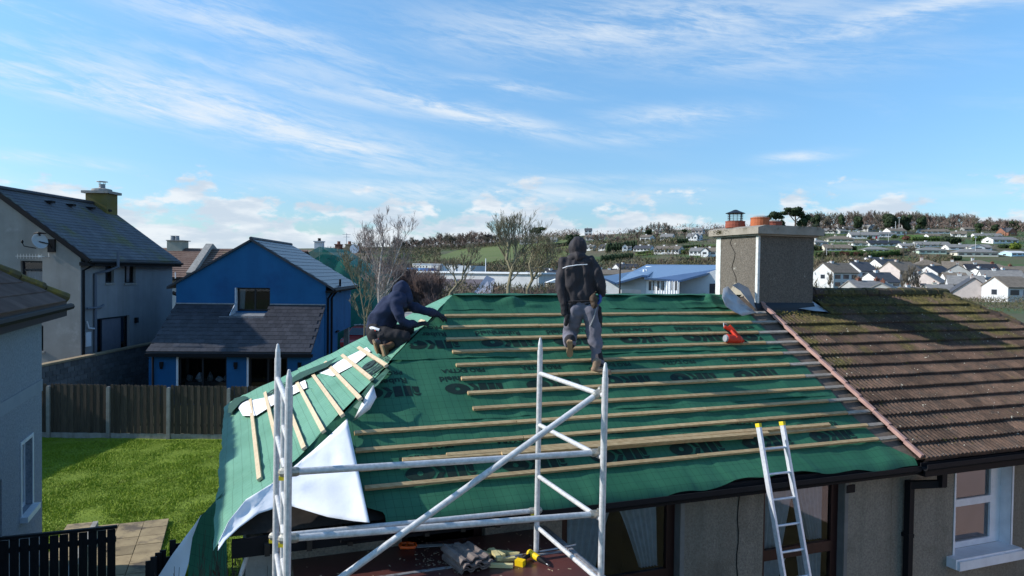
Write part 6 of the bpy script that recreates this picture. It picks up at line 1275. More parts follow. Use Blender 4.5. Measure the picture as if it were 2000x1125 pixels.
# lettering printed on the membrane (flat print, upside down as laid)
def text_mesh(s, size, bold=0.0):
    cu = bpy.data.curves.new('print', 'FONT'); cu.body = s; cu.size = size; cu.offset = bold; cu.align_x = 'CENTER'; cu.align_y = 'CENTER'; cu.resolution_u = 2
    o = bpy.data.objects.new('print', cu); COL.objects.link(o); me = bpy.data.meshes.new_from_object(o.evaluated_get(bpy.context.evaluated_depsgraph_get()))
    v = [tuple(x.co) for x in me.vertices]; f = [tuple(p.vertices) for p in me.polygons]; bpy.data.objects.remove(o); bpy.data.curves.remove(cu); bpy.data.meshes.remove(me); return v, f
T_R = text_mesh('Rubershield', .135, .0035); T_P = text_mesh('PRO EXTRA', .105, .0025)
def logo():
    v, f = [], []
    def poly(p): k = len(v); v.extend([(x, y, 0) for x, y in p]); f.append(tuple(range(k, k + len(p))))
    x = -.34
    poly([(x, -.09), (x + .085, -.09), (x + .085, .09), (x, .09)])                      # I
    x = -.235
    poly([(x, -.09), (x + .10, -.09), (x + .10, .09), (x, .09)])                       # K stem
    poly([(x + .108, .0), (x + .16, .09), (x + .235, .09), (x + .17, -.0)]); poly([(x + .108, -.008), (x + .17, -.008), (x + .235, -.09), (x + .16, -.09)])
    cx, cy = .14, 0; n_ = 20; k = len(v)
    for i in range(n_): a = 2 * math.pi * i / n_; v.append((cx + .155 * math.cos(a), cy + .098 * math.sin(a), 0)); v.append((cx + .032 * math.cos(a), cy + .030 * math.sin(a), 0))
    for i in range(n_): a = 2 * i + k; c = 2 * ((i + 1) % n_) + k; f.append((a, c, c + 1, a + 1))
    poly([(-.44, -.08), (-.41, -.08), (-.405, -.02), (-.385, -.08), (-.365, -.08), (-.385, .03), (-.43, .03)]); poly([(-.455, .04), (-.43, .075), (-.40, .085), (-.37, .07), (-.355, .04), (-.40, .05)]); poly([(-.37, -.085), (-.36, -.085), (-.352, .045), (-.362, .045)])
    # refine the big shapes so they follow the wrinkles
    return v, f
T_L = logo()
def subdiv(v, f, cut):
    bm = bmesh.new(); vs = [bm.verts.new(p) for p in v]
    for q in f:
        try: bm.faces.new([vs[i] for i in q])
        except ValueError: pass
    bmesh.ops.triangulate(bm, faces=bm.faces[:])
    for _ in range(cut):
        ed = [e for e in bm.edges if e.calc_length() > .05]
        if ed: bmesh.ops.subdivide_edges(bm, edges=ed, cuts=1)
    bm.verts.index_update(); r = ([tuple(x.co) for x in bm.verts], [tuple(x.index for x in q.verts) for q in bm.faces]); bm.free(); return r
T_R, T_P, T_L = subdiv(*T_R, 1), subdiv(*T_P, 1), subdiv(*T_L, 2)
def printed(b, T, u_, s, base, seed, amp=1.0, rng=None):
    v, f = T; k = len(b.v); pts = []; ok = True
    for (x, y, _) in v:
        uu, ss = u_ - x, s - y; pts.append((uu, ss))
    if rng:
        if min(p[0] - hipu(p[1]) for p in pts) < .04 or max(p[0] for p in pts) > U1 - .42: 
            f = [q for q in f if all(pts[i][0] - hipu(pts[i][1]) > .04 and pts[i][0] < U1 - .52 for i in q)]
    for (uu, ss) in pts: b.v.append(tuple(RF(uu, ss, base + .012 + wr(uu, ss, amp, seed) + .0035)))
    b.f += [tuple(i + k for i in q) for q in f]
LET = [(.50, .70, .865, .0, 1, .95, 1.0), (1.76, 1.95, 2.10, .008, 2, .62, 1.0), (2.64, 2.86, 3.02, .016, 3, .28, .9)]
for (sl0, sr0, sp0, base, seed, ph0, amp) in LET:
    for k in range(8):
        u_ = ph0 + .95 + k * 1.04 - .0
        if u_ < hipu(sl0) + .2 or u_ > U1 - .45: continue
        b = MB(); printed(b, T_L, u_, sl0, base, seed, amp, True); part('printed_logo', b, K['ink'], t)
        b = MB(); printed(b, T_R, u_, sr0, base, seed, amp, True); printed(b, T_P, u_ + .02, sp0, base, seed, amp, True); part('printed_words', b, K['ink'], t, kind='stuff')
# hip slope membrane
def hip_sheet(name, ufun, u0, u1, base, seed, t0f, t1f, nx=24, ny=90, m='green_hip_sunlit', over=0.0, label=None):
    b = MB(); uv = []
    for j in range(ny + 1):
        for i in range(nx + 1):
            u_ = u0 + (u1 - u0) * i / nx; ta, tb = t0f(u_), t1f(u_); tt = ta + (tb - ta) * j / ny
            h = base + .02 + wr(tt, u_ * 1.2, 1.1, seed) + (0 if u_ > 0 else -.9 * u_ * u_)
            p = HF(u_ + (.03 * noise.noise(Vector((tt * 1.7, 0, seed))) if i == 0 else 0), tt, h); b.v.append(tuple(p)); uv.append((tt, u_ * 1.19))
    for j in range(ny):
        for i in range(nx): a = j * (nx + 1) + i; b.f.append((a, a + 1, a + nx + 2, a + nx + 1))
    b.uv = uv; return part(name, b, K[m], t, smooth=True, label=label)
hb0 = lambda u_: tE + (u_ + .07) * (tR - tE) / 3.0 - .02; hb1 = lambda u_: 2 * tR - tE - (u_ + .07) * (tR - tE) / 3.0 + .05
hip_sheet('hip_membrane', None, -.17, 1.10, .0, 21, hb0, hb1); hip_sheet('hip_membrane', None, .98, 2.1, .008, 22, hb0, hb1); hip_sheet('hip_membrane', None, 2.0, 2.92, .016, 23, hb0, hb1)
for (tt, u_, s_) in ((8.9, 1.6, 1), (11.3, .55, 0), (9.6, 1.95, 2)):
    for T in (T_L, T_P):
        v, f = T; b = MB(); dy = 0 if T is T_L else .2
        b.v = [tuple(HF(u_ - (y - dy) * .85, tt + x, .052)) for x, y, _ in v]; b.f = list(f); part('printed_words', b, K['ink'], t, kind='stuff')
# white strips of membrane turned up along the back hip
def hp(px, py, h=.05): P = onplane(px, py, NH, HF(0, 9, h)); return P
def patch(name, outline, fn, m, nlabel=None, th_=.004):
    b = MB(); P = [fn(*q) for q in outline]; c = sum(P, Vector()) / len(P); n_ = len(P); b.add([c + Vector((0, 0, .02))] + P, [(0, i + 1, (i + 1) % n_ + 1) for i in range(n_)]); return part(name, b, K[m], t, smooth=True, label=nlabel)
patch('turned_back_strip', [(470, 786), (500, 812), (548, 782), (600, 757), (596, 742), (548, 764), (500, 782)], lambda x, y: hp(x, y, .045), 'white_back'); patch('turned_back_strip', [(462, 790), (474, 812), (498, 812), (490, 782), (470, 784)], lambda x, y: hp(x, y, .06), 'white_back')
patch('turned_back_strip', [(622, 728), (650, 735), (690, 714), (724, 686), (716, 678), (672, 700)], lambda x, y: hp(x, y, .045), 'white_back')
# battens on the front slope
SB = [3.253, 2.990, 2.717, 2.452, 2.186, 1.919, 1.648, 1.378, 1.114, .856, .601, .347]
UL = [2.66, 2.56, 2.55, 2.57, 2.55, 2.55, 2.56, 2.55, 1.17, 1.15, 1.16, 1.17]
def batten(p, q, up, m, w=.045, h=.03, name='batten', par=None, label=None):
    b = MB(); b.bar(p, q, w, h, up); return part(name, b, K[m], par or t, label=label)
rb = random.Random(3)
for k, (s, ul) in enumerate(zip(SB, UL)):
    ur = [7.86, 7.62, 7.55, 7.50, 7.62, 7.55, 7.62, 7.75, 7.60, 7.72, 7.85, 7.80][k]; cuts = [ul] + sorted(rb.uniform(ul + 1.2, ur - .8) for _ in range(1)) + [ur]
    if k in (8, 9): cuts = [ul, 3.0, 5.6 + .3 * (k - 8), ur]
    for i in range(len(cuts) - 1): batten(RF(cuts[i] + .004, s + rb.uniform(-.004, .004), .046), RF(cuts[i + 1] - .004, s + rb.uniform(-.004, .004), .046), NF, 'timber')
    batten(RF(ur + .004, s, .042), RF(U1 + .02 if k else U1 - .02, s + .004, .042), NF, 'timber_old', .05, .025, 'old_batten')
# battens on the hip slope
for (u_, ta, tb) in ((.26, 7.41, 11.97), (.47, 7.45, 11.75), (.68, 7.40, 12.0), (.88, 7.52, 11.35), (1.085, 7.62, 11.22), (1.295, 7.77, 11.0), (1.50, 8.25, 10.7), (1.70, 8.41, 10.48)): batten(HF(u_, ta, .05), HF(u_, tb, .05), NH, 'timber_pale', .048, .03, 'hip_batten')
for (u_, ta, tb) in ((2.12, 9.15, 9.5), (2.38, 9.30, 9.55), (2.55, 9.36, 9.72)): batten(HF(u_, ta, .05), HF(u_, tb, .05), NH, 'timber_pale', .048, .03, 'batten_offcut')
# big white flap over the front hip
top = [(678, 818), (650, 845), (615, 877), (570, 915), (530, 945), (480, 976), (446, 1018), (427, 1058)]; bot = [(722, 1021), (690, 1018), (640, 1010), (560, 986), (505, 1003), (468, 1030), (440, 1056), (426, 1076)]
b = MB(); nj = 14; rws = []
for i in range(len(top) - 1):
    for q in range(4):
        f = q / 4; rws.append(((top[i][0] * (1 - f) + top[i + 1][0] * f, top[i][1] * (1 - f) + top[i + 1][1] * f), (bot[i][0] * (1 - f) + bot[i + 1][0] * f, bot[i][1] * (1 - f) + bot[i + 1][1] * f)))
rws.append((top[-1], bot[-1]))
for k, (p, q) in enumerate(rws):
    for j in range(nj + 1):
        f = j / nj; x, y = p[0] * (1 - f) + q[0] * f, p[1] * (1 - f) + q[1] * f; h = .085 + .22 * max(0, (x - 560) / 160) * f + .035 * math.sin(f * 2.2 + k * .14) + .045 * noise.noise(Vector((x * .012, y * .014, 3))) + .016 * (1 - 2 * abs(noise.noise(Vector((x * .03, y * .035, 8)))))
        b.v.append(tuple(onplane(x, y, NF, RF(0, 0, h))))
for k in range(len(rws) - 1):
    for j in range(nj): a = k * (nj + 1) + j; b.f.append((a, a + 1, a + nj + 2, a + nj + 1))
fl = part('folded_flap', b, K['white_back'], t, smooth=True, label='large white underside of membrane folded over the front hip')
sm = fl.modifiers.new('thick', 'SOLIDIFY'); sm.thickness = .004
b = MB(); b.v = [tuple(Vector(v) - NF * .012) for v in b.v]
# small lifted corner
def qh(px, py, h): return onplane(px, py, NF, RF(0, 0, h))
b = MB(); P = [qh(729, 752, .20), qh(735, 776, .18), qh(722, 799, .12), qh(700, 815, .07), qh(690, 822, .04), qh(706, 790, .13), qh(716, 772, .20)]; c = qh(716, 788, .21); b.add([c] + P, [(0, i + 1, (i + 1) % 7 + 1) for i in range(7)]); o = part('lifted_corner', b, K['white_back'], t, smooth=True); o.modifiers.new('thick', 'SOLIDIFY').thickness = .004
b = MB(); P = [qh(758, 716, .06), qh(762, 722, .08), qh(738, 752, .17), qh(722, 762, .15), qh(700, 800, .06), qh(690, 795, .02), qh(720, 752, .04)]; b.add(P, [tuple(range(7))]); part('hip_edge_fold', b, K['green_hip_sunlit'], t)
# curled dark edge at the far eaves corner and strip along the back hip
for pts, m_ in (([(446, 792), (458, 778), (476, 773), (486, 776), (470, 786), (452, 806), (444, 806)], 'green'), ([(555, 748), (584, 728), (640, 706), (660, 697), (640, 716), (600, 733), (570, 748)], 'green')): patch('rolled_edge', pts, lambda x, y: hp(x, y, .09), m_)
# torn edge at the chimney: silver sheet
def CP(px, py, tt): P = onplane(px, py, FB.y, FB.p(0, tt, 0)); return P
K['silver'] = mat('silver_grey_sheet', (.42, .44, .46), (.34, .36, .38), 5, rough=.35, metal=.2, bump=.2, bscale=12)
b = MB(); out = [(1413, 563), (1421, 559), (1433, 572), (1452, 590), (1468, 604), (1476, 611), (1450, 617), (1433, 609), (1417, 598), (1410, 580)]; dep_ = [9.35, 9.5, 9.55, 9.5, 9.42, 9.3, 9.25, 9.2, 9.2, 9.25]
P = [CP(x, y, d) for (x, y), d in zip(out, dep_)]; c = CP(1432, 592, 9.26); mid = [c.lerp(p, .55) + FB.y * rb.uniform(-.09, .09) + FB.z * rb.uniform(-.03, .03) for p in P]; n_ = len(P); b.add([c] + mid + P, [(0, i + 1, (i + 1) % n_ + 1) for i in range(n_)] + [(i + 1, n_ + i + 1, n_ + (i + 1) % n_ + 1, (i + 1) % n_ + 1) for i in range(n_)]); o = part('flashing_sheet', b, K['silver'], t, smooth=True); o.modifiers.new('thick', 'SOLIDIFY').thickness = .003
b = MB(); b.add([CP(1430, 557, 9.5), CP(1442, 552, 9.62), CP(1462, 562, 9.66), CP(1474, 588, 9.6), CP(1476, 604, 9.5), CP(1460, 586, 9.52), CP(1446, 568, 9.54)], [tuple(range(7))]); part('flashing_sheet', b, K['lead'], t)
# hanging membrane at the far left eaves
def hang(pts, m, nm):
    FHp = FB.p(-.20, 8.0, 3.4); nrm = (FB.x * -.80 + FB.z * .28 + FB.y * -.5).normalized()
    P = [onplane(x, y, nrm, FHp) for x, y in pts]; b = MB(); n_ = len(P) // 2; g_ = random.Random(2); K_ = 10
    for i in range(n_):
        for k in range(K_ + 1): f = k / K_; q = P[i].lerp(P[-1 - i], f); b.v.append(tuple(q + nrm * .03 * math.sin(f * 4 + i * .9)))
    for i in range(n_ - 1):
        for k in range(K_): a = i * (K_ + 1) + k; b.f.append((a, a + 1, a + K_ + 2, a + K_ + 1))
    b.uv = [(v[0], v[2]) for v in b.v]; return part(nm, b, K[m], t, smooth=True)
hang([(437, 960), (418, 985), (396, 1010), (378, 1050), (366, 1100), (360, 1175), (452, 1180), (450, 1130), (446, 1090), (440, 1050), (436, 1020), (432, 1000)], 'green', 'hanging_membrane')
hang([(399, 1002), (372, 1040), (340, 1085), (296, 1150), (270, 1190), (352, 1190), (356, 1150), (363, 1110), (376, 1055), (396, 1012)], 'white_back', 'hanging_membrane')
# ---------------------------------------------------------------- the tiled neighbour with its chimney
nb = thing('tiled_house', FB.p(9, 7, 0), 'neighbouring bungalow with mossy ribbed tiles, big dashed chimney and white window', 'house'); t = nb
U0n, UEn = 8.15, 15.6; URn = UEn - 3.0
W4 = (9.29, 10.43, 1.93, 3.225)
b = MB(); wall_open(b, FW_, U1 + .003, UEn - .3, 0, 3.42, 0, [W4], .24); b.fb(FB, UEn - .5, UEn - .31, WT + .003, 12.9, 0, 3.4); b.fb(FB, U1, UEn - .5, 12.7, 12.9, 0, 3.4); part('wall', b, K['dash'], t)
# white reveal and window
b = MB(); x0, x1, z0, z1 = W4
for q in ([(x1 - .003, 0, z0), (x1 - .003, .24, z0), (x1 - .003, .24, z1), (x1 - .003, 0, z1)], [(x0, 0, z1 - .003), (x1, 0, z1 - .003), (x1, .24, z1 - .003), (x0, .24, z1 - .003)], [(x0 + .003, 0, z0), (x0 + .003, .24, z0), (x0 + .003, .24, z1), (x0 + .003, 0, z1)]): b.quad(*[FW_.p(*v) for v in q])
b.fb(FW_, x1 + .0, x1 + .03, -.012, -.003, z0 - .05, z1 + .03); b.fb(FW_, x0 - .03, x1, -.012, -.003, z1, z1 + .03); b.fb(FW_, x0 - .03, x0, -.012, -.003, z0 - .05, z1); part('white_surround', b, K['white_pvc'], t)
K['pinkroom'] = mat('pale_pink_room', (.42, .33, .33), (.36, .29, .29), 2)
window(t, FW_, x0 + .02, x1 - .12, z0 + .03, z1 - .02, .16, 'white_pvc', .085, bars=(2.60,), sill=(.16, .30, .14), sillm='white_pvc', room=1.6, roomm='dark', gl='glass_bright')
b = MB(); b.fb(FW_, x1 - .12, x1 - .004, .16, .20, z0 + .03, z1 - .02); b.fb(FW_, x0 - .1, x1 + .1, -.17, .16, z0 - .004 - .12, z0); part('inner_sill', b, K['white_pvc'], t)
es_n = EF; rib = []
for k in range(4): rib += [(-.5 + k * .25 + .0, 0), (-.5 + k * .25 + .05, .006), (-.5 + k * .25 + .085, .024), (-.5 + k * .25 + .135, .028), (-.5 + k * .25 + .175, .008)]
rib.append((.5, 0))
def tilehook(nt, col, mix, nz, rmp, src):
    N = nt.nodes; L = nt.links; sp = N.new('ShaderNodeSeparateXYZ'); L.new(src, sp.inputs[0])
    mr = N.new('ShaderNodeMapRange'); L.new(sp.outputs[2], mr.inputs[0]); mr.inputs[1].default_value = 3.9; mr.inputs[2].default_value = 5.4; mr.inputs[3].default_value = -.10; mr.inputs[4].default_value = .13
    ad = N.new('ShaderNodeMath'); L.new(nz(1.7, 9, .72), ad.inputs[0]); L.new(mr.outputs[0], ad.inputs[1])
    f = rmp(ad.outputs[0], .53, .64)
    col = mix(f, col, mix(rmp(nz(11, 5, .7), .4, .62), (.045, .040, .016), (.120, .098, .032)))
    return mix(rmp(nz(18, 3, .75), .665, .70), col, (.48, .46, .38))
K['ntile'] = mat('mossy_ribbed_tile', (.115, .072, .052), (.06, .040, .030), 9, rough=.92, rv=.34, bump=.9, bscale=70, bdist=.008, hook=tilehook, c3=(.055, .042, .035), s3=5, t3=(.52, .66))
ROWS = 12; GA = .267; s0 = -.10
def nclip(x, s): u_ = U0n + .15 + x; return u_ < UEn + .25 - 3.0 * max(s, 0) / SL and not (8.0 < u_ < 9.3 and s > 3.25)
courses(t, 'roof_tile', RF(U0n + .15, s0, .055), FB.x, EF, NF, UEn - U0n + .2, 14, GA, .30, .048, K['ntile'], clip=nclip, prof=rib, stag=False, jit=.010, lap=.05)
b = MB(); A_ = [RF(U0n, -.02, .0), RF(UEn + .05, -.02, .0), FB.p(URn, tR, zR), FB.p(U0n, tR, zR), FB.p(U0n, 2 * tR - tE, zE), FB.p(UEn, 2 * tR - tE, zE)]; b.add(A_, [(0, 1, 2, 3), (3, 2, 5, 4), (1, 5, 2), (0, 3, 4), (4, 5, 1, 0)]); part('roof_base', b, K['ntile'], t)
for k in range(13): u_ = 8.9 + k * .30; b = MB(); b.tube([FB.p(max(u_, 9.25), tR, zR + .045 + rb.uniform(0, .008)), FB.p(u_ + .31, tR, zR + .045)], [.115, .105], 9); part('ridge_tile', b, K['ntile'], t)
for k in range(14):
    p = FB.p(URn, tR, zR + .04).lerp(FB.p(UEn + .05, tE, zE + .04), k / 14); q = FB.p(URn, tR, zR + .04).lerp(FB.p(UEn + .05, tE, zE + .04), (k + 1.05) / 14); b = MB(); b.tube([p, q], [.10, .115], 9); part('hip_tile', b, K['ntile'], t)
# moss cushions on the tiles
g = random.Random(12); b = MB()
for _ in range(22000):
    u_ = g.uniform(U0n, UEn); s = g.uniform(0, SL); p = RF(u_, s)
    dens = noise.noise(Vector((p.x * 1.3, p.y * 1.3, p.z * 1.3))) + (s / SL) * .65 - .16
    if dens < .10 or not nclip(u_ - U0n - .15, s): continue
    if g.random() > .2 + dens: continue
    row = (s - s0) % GA; h = .055 + .035 * (1 - row / GA); r_ = g.uniform(.008, .030); q = RF(u_, s, h + .01); a = g.uniform(0, 3)
    for k in range(1):
        b.add([q + FB.x * r_ * math.cos(a) + EF * r_ * math.sin(a), q + FB.x * r_ * math.cos(a + 2.1) + EF * r_ * math.sin(a + 2.1), q + FB.x * r_ * math.cos(a + 4.2) + EF * r_ * math.sin(a + 4.2), q + NF * r_ * .8], [(0, 1, 3), (1, 2, 3), (2, 0, 3)])
K['moss'] = mat('yellow_moss', (.065, .058, .016), (.13, .108, .035), 9, rough=1.0)
part('moss', b, K['moss'], t, kind='stuff')
# pinkish verge strip where the new roof stops
K['verge_pink'] = mat('pinkish_verge', (.42, .26, .22), (.30, .18, .16), 8, rough=.8, bump=.3, bscale=50)
for k in range(13): s = -.06 + k * .288; b = MB(); b.bar(RF(U0n - .02, s, .10), RF(U0n - .02, min(s + .285, SL - .25), .085), .045, .05, NF); part('verge_strip', b, K['verge_pink'], t)
gutter(U1 + .003, UEn + .1, tE - .10, zE - .025, t)
b = MB(); b.fb(FB, U1 + .11, UEn, tE - .09, tE - .06, zE - .22, zE - .03); b.fb(FB, U1 + .11, UEn, tE - .055, WT - .003, zE - .22, zE - .19); part('fascia', b, K['black_pvc'], t)
b = MB(); b.bar(FB.p(U1 + .1, tE - .07, zE + .045), FB.p(UEn, tE - .07, zE + .045), .10, .02); part('eaves_felt', b, K['concrete'], t)
du, dz = wallp(1768, 925); du2, _ = wallp(1803, 915)
b = MB(); b.fb(FW_, du2 - .045, du2 + .045, -.32, -.24, 3.05, 3.36); b.fb(FW_, du2 - .06, du2 + .06, -.335, -.225, 3.26, 3.34); b.hexa([FW_.p(du - .035, -.11, 3.0), FW_.p(du2 + .04, -.31, 3.04), FW_.p(du2 + .04, -.24, 3.04), FW_.p(du - .035, -.04, 3.0), FW_.p(du - .035, -.11, 3.10), FW_.p(du2 + .04, -.31, 3.13), FW_.p(du2 + .04, -.24, 3.13), FW_.p(du - .035, -.04, 3.10)]); b.fb(FW_, du - .04, du + .04, -.115, -.03, 0, 3.1)
dp = part('downpipe', b, K['black_pvc'], t)
for z in (2.35, 1.2): b = MB(); b.fb(FW_, du - .05, du + .05, -.12, -.003, z, z + .05); part('clip', b, K['black_pvc'], dp)
# chimney
CU0, CU1, CT0, CT1, CZ = 8.03, 9.20, 9.56, 10.65, 6.44
K['chdash'] = mat('chimney_dash', (.18, .155, .128), (.095, .083, .068), 42, rough=.97, bump=1.0, bscale=60, bdist=.012, c3=(.42, .40, .35), s3=7, t3=(.64, .72), streak=((.10, .088, .07), 3, .4))
b = MB(); b.fb(FB, CU0, CU1, CT0, CT1, 4.6, CZ); ch = part('chimney', b, K['chdash'], t)
b = MB(); b.prism([(CU0 - .10, CZ + .03), (CU1 + .12, CZ + .03), (CU1 + .12, CZ + .135), (CU1 + .0, CZ + .175), (CU0 + .05, CZ + .175), (CU0 - .10, CZ + .135)], lambda a, c, s: FB.p(a, CT0 - .11 + (CT1 - CT0 + .22) * s, c)); b.fb(FB, CU0 - .05, CU1 + .05, CT0 - .05, CT1 + .05, CZ + .002, CZ + .028)
part('chimney_cap', b, mat('lichened_capping', (.33, .29, .24), (.24, .21, .17), 6, rough=.95, bump=.6, bscale=40, c3=(.07, .065, .03), s3=6, t3=(.60, .70)), ch)
b = MB(); b.fb(FB, CU0 - .008, CU0 + .035, CT0 - .008, CT0 + .05, 5.18, CZ); b2 = MB(); b2.fb(FB, CU0 - .008, CU0 + .02, CT1 - .12, CT1 + .008, 5.0, CZ); part('white_corner_bead', b, mat('white_bead', (.66, .66, .63), (.5, .49, .45), 20, rough=.8, c3=(.3, .27, .22), s3=22, t3=(.6, .68)), ch); part('white_corner_bead', b2, bpy.data.materials['white_bead'], ch)
b = MB(); g = random.Random(2); pts = [FB.p(CU0 - .004, 10.22 + .05 * math.sin(k * 1.3) + .02 * g.uniform(-1, 1) - .010 * k, CZ - .02 - k * .085) for k in range(11)]; b.tube(pts, .0055, 4); part('crack', b, K['dark'], ch)
b = MB(); b.add([FB.p(CU0 - .006, 9.62, 5.18), FB.p(CU0 - .006, 9.98, 5.62), FB.p(CU0 - .006, 10.12, 5.66), FB.p(CU0 - .006, 10.55, 5.18), FB.p(CU0 - .012, 9.60, 5.18)], [(0, 3, 2, 1)]); part('old_mortar_triangle', b, mat('old_mortar', (.36, .31, .24), (.28, .24, .19), 9), ch)
b = MB(); b.hexa([FB.p(CU0 - .05, CT0 - .07, 5.16), FB.p(CU1 + .03, CT0 - .07, 5.16), FB.p(CU1 + .03, CT0 - .001, 5.20), FB.p(CU0 - .05, CT0 - .001, 5.20), FB.p(CU0 - .05, CT0 - .05, 5.26), FB.p(CU1 + .03, CT0 - .03, 5.24), FB.p(CU1 + .03, CT0 - .001, 5.33), FB.p(CU0 - .05, CT0 - .001, 5.34)]); part('lead_apron', b, K['anthracite'], ch)
b = MB(); P = [FB.p(CU1 - .35, CT0 - .05, 5.24), FB.p(CU1 + .0, CT0 - .06, 5.27), FB.p(CU1 + .03, CT0 + .05, 5.36), FB.p(CU1 + .18, CT0 - .06, 5.24), FB.p(CU1 + .22, CT0 - .22, 5.15), FB.p(CU1 + .1, CT0 - .20, 5.19), FB.p(CU1 - .1, CT0 - .17, 5.20)]; b.add(P, [(0, 1, 6), (1, 2, 3), (1, 3, 5), (3, 4, 5), (1, 5, 6)]); part('crumpled_flashing', b, K['silver'], ch)
K['pot'] = mat('terracotta', (.44, .13, .05), (.34, .095, .04), 5, rough=.8, bump=.2, bscale=30); K['pot2'] = mat('terracotta_dark', (.30, .085, .05), (.22, .06, .04), 5, rough=.85)
zc = CZ + .17
def pot(u_, tt, r, h, m): b = MB(); b.lathe([(r * 1.0, 0), (r * 1.02, h * .5), (r * .99, h * .85), (r * 1.03, h * .88), (r * 1.03, h), (r * .85, h)], FB.p(u_, tt, zc), 20); return part('chimney_pot', b, K[m], ch, smooth=False)
pA = pot(8.16, 10.32, .165, .115, 'pot2'); pB = pot(8.44, 10.02, .155, .17, 'pot'); pC = pot(8.95, 10.30, .165, .135, 'pot2')
b = MB(); b.lathe([(.14, 0), (.10, .028), (0, .035)], FB.p(8.44, 10.02, zc + .171), 16); b.lathe([(.15, 0), (.12, .025), (0, .03)], FB.p(8.95, 10.30, zc + .136), 16); part('pot_capping', b, K['concrete'], ch)
b = MB(); c = FB.p(8.16, 10.32, zc + .095); b.lathe([(.165, .155), (.17, .16), (.08, .195), (.03, .22), (.0, .225)], c, 16); part('cowl_hood', b, K['anthracite'], ch)
b = MB()
for k in range(4): a = k * math.pi / 2 + .5; b.bar(c + Vector((.13 * math.cos(a), .13 * math.sin(a), -.03)), c + Vector((.145 * math.cos(a), .145 * math.sin(a), .165)), .022, .006)
for k in range(12): a = k * math.pi / 6; b.tube([c + Vector((.125 * math.cos(a), .125 * math.sin(a), 0)), c + Vector((.13 * math.cos(a), .13 * math.sin(a), .16))], .0025, 4, False)
for z in (.03, .07, .11, .145): b.tube([c + Vector((.128 * math.cos(k * math.pi / 8), .128 * math.sin(k * math.pi / 8), z)) for k in range(17)], .0025, 4, False)
part('cowl_cage', b, K['anthracite'], ch)
b = MB(); g = random.Random(8)
for _ in range(160): q = FB.p(CU0 - .10 + g.gauss(0, .012), 10.45 + g.gauss(0, .1), CZ + .06 + g.uniform(0, .07)); r_ = .018; b.add([q + Vector((g.uniform(-r_, r_), g.uniform(-r_, r_), g.uniform(-r_, r_))) for _ in range(3)], [(0, 1, 2)])
part('moss', b, K['moss'], ch, kind='stuff')
# ---------------------------------------------------------------- loose battens on the roof
def loose(pa, pb, h, lb):
    a, b_ = onplane(*pa, NF, RF(0, 0, h)), onplane(*pb, NF, RF(0, 0, h)); b = MB(); b.bar(a, b_, .045, .03, NF)
    o = part('loose_batten', b, K['timber'], loc=a); tag(o, lb, 'batten', 'loose battens lying on the roof')
loose((786, 899), (1470, 852), .075, 'lowest of three loose battens, its left end sticking out furthest'); loose((872, 889), (1620, 829), .078, 'longest loose battens piece, reaching right behind the ladder'); loose((980, 886), (1500, 845), .108, 'short loose batten on top of the other two')
# ---------------------------------------------------------------- scaffold tower
t = thing('scaffold_tower', FB.p(-.3, 5.2, 0), 'aluminium scaffold tower with ladder frame and diagonal brace in front of the roof', 'scaffold tower')
A2 = Vector((.28, 6.90, 0)); A1 = Vector((.752, 5.69, 0)); B2 = A2 - FB.x * 2.41; B1 = A1 - FB.x * 2.41
zc_ = CAMH
def post(P, ztop, nm='post'):
    b = MB(); lean = Vector((-.010, 0, 0)); top_ = P + Vector((0, 0, ztop)); bot = P + lean * 3 ; b.tube([bot, top_], .026, 14); o = part(nm, b, K['alu'], t)
    b = MB(); b.tube([top_, top_ + Vector((0, 0, .012)), top_ + Vector((0, 0, .055)), top_ + Vector((0, 0, .115)), top_ + Vector((0, 0, .12))], [.022, .022, .021, .010, .004], 12); b.tube([top_ + Vector((-.02, 0, .07)), top_ + Vector((.02, 0, .07))], .006, 6); part('spigot', b, K['alu'], o)
    return o
post(A1, zc_ - .835); post(A2, zc_ - .755); post(B1, zc_ - .80); post(B2, zc_ - .755)
def rung(P, Q, z, r=.021): b = MB(); b.tube([Vector((P.x, P.y, z)), Vector((Q.x, Q.y, z))], r, 12); return part('rung', b, K['alu'], t)
for k in range(8): rung(A1 - Vector((.006, 0, 0)), A2, zc_ - .98 - k * .5)
for k in range(16): rung(B1, B2 if k % 2 == 0 else B1.lerp(B2, .42), zc_ - .93 - k * .25, .018 if k % 2 else .021)
for f in (.42,): b = MB(); q = B1.lerp(B2, f); b.tube([q, Vector((q.x, q.y, zc_ - .93))], .021, 12); part('inner_post', b, K['alu'], t)
def clampb(P, d, ym=False):
    d = d.normalized(); b = MB(); b.tube([P - d * .035, P - d * .02, P + d * .055, P + d * .075], [.020, .034, .034, .028], 12); b.blob(P - d * .02, .045, .045, .04, 9, 6); b.fb(Frm(P + Vector((0, 0, .02)), 0), -.012, .012, -.03, -.01, 0, .03); o = part('brace_hook', b, K['clamp'], t)
    if ym: b = MB(); b.fb(Frm(P - Vector((0, 0, .03)), 0), -.05, .0, -.04, .04, -.018, .012); part('yellow_latch', b, K['yellow'], o)
def brace(P, Q, r=.0245, y0=False, y1=False):
    d = (Q - P).normalized(); b = MB(); b.tube([P + d * .05, Q - d * .05], r, 14); part('brace', b, K['alu'], t); clampb(P, d, y0); clampb(Q, -d, y1)
dn_ = (A2 - A1).normalized() * .08; za = .0
brace(Vector((B1.x, B1.y, zc_ - 1.40)) + dn_, Vector((A1.x, A1.y, zc_ - 1.455)) + dn_, y0=True); brace(Vector((B1.x, B1.y, zc_ - 1.86)) + dn_, Vector((A1.x, A1.y, zc_ - 1.955)) + dn_, y0=True)
brace(Vector((B1.x, B1.y, zc_ - 2.355)) - dn_ * .15, Vector((A1.x, A1.y, zc_ - .96)) + dn_ * .9)
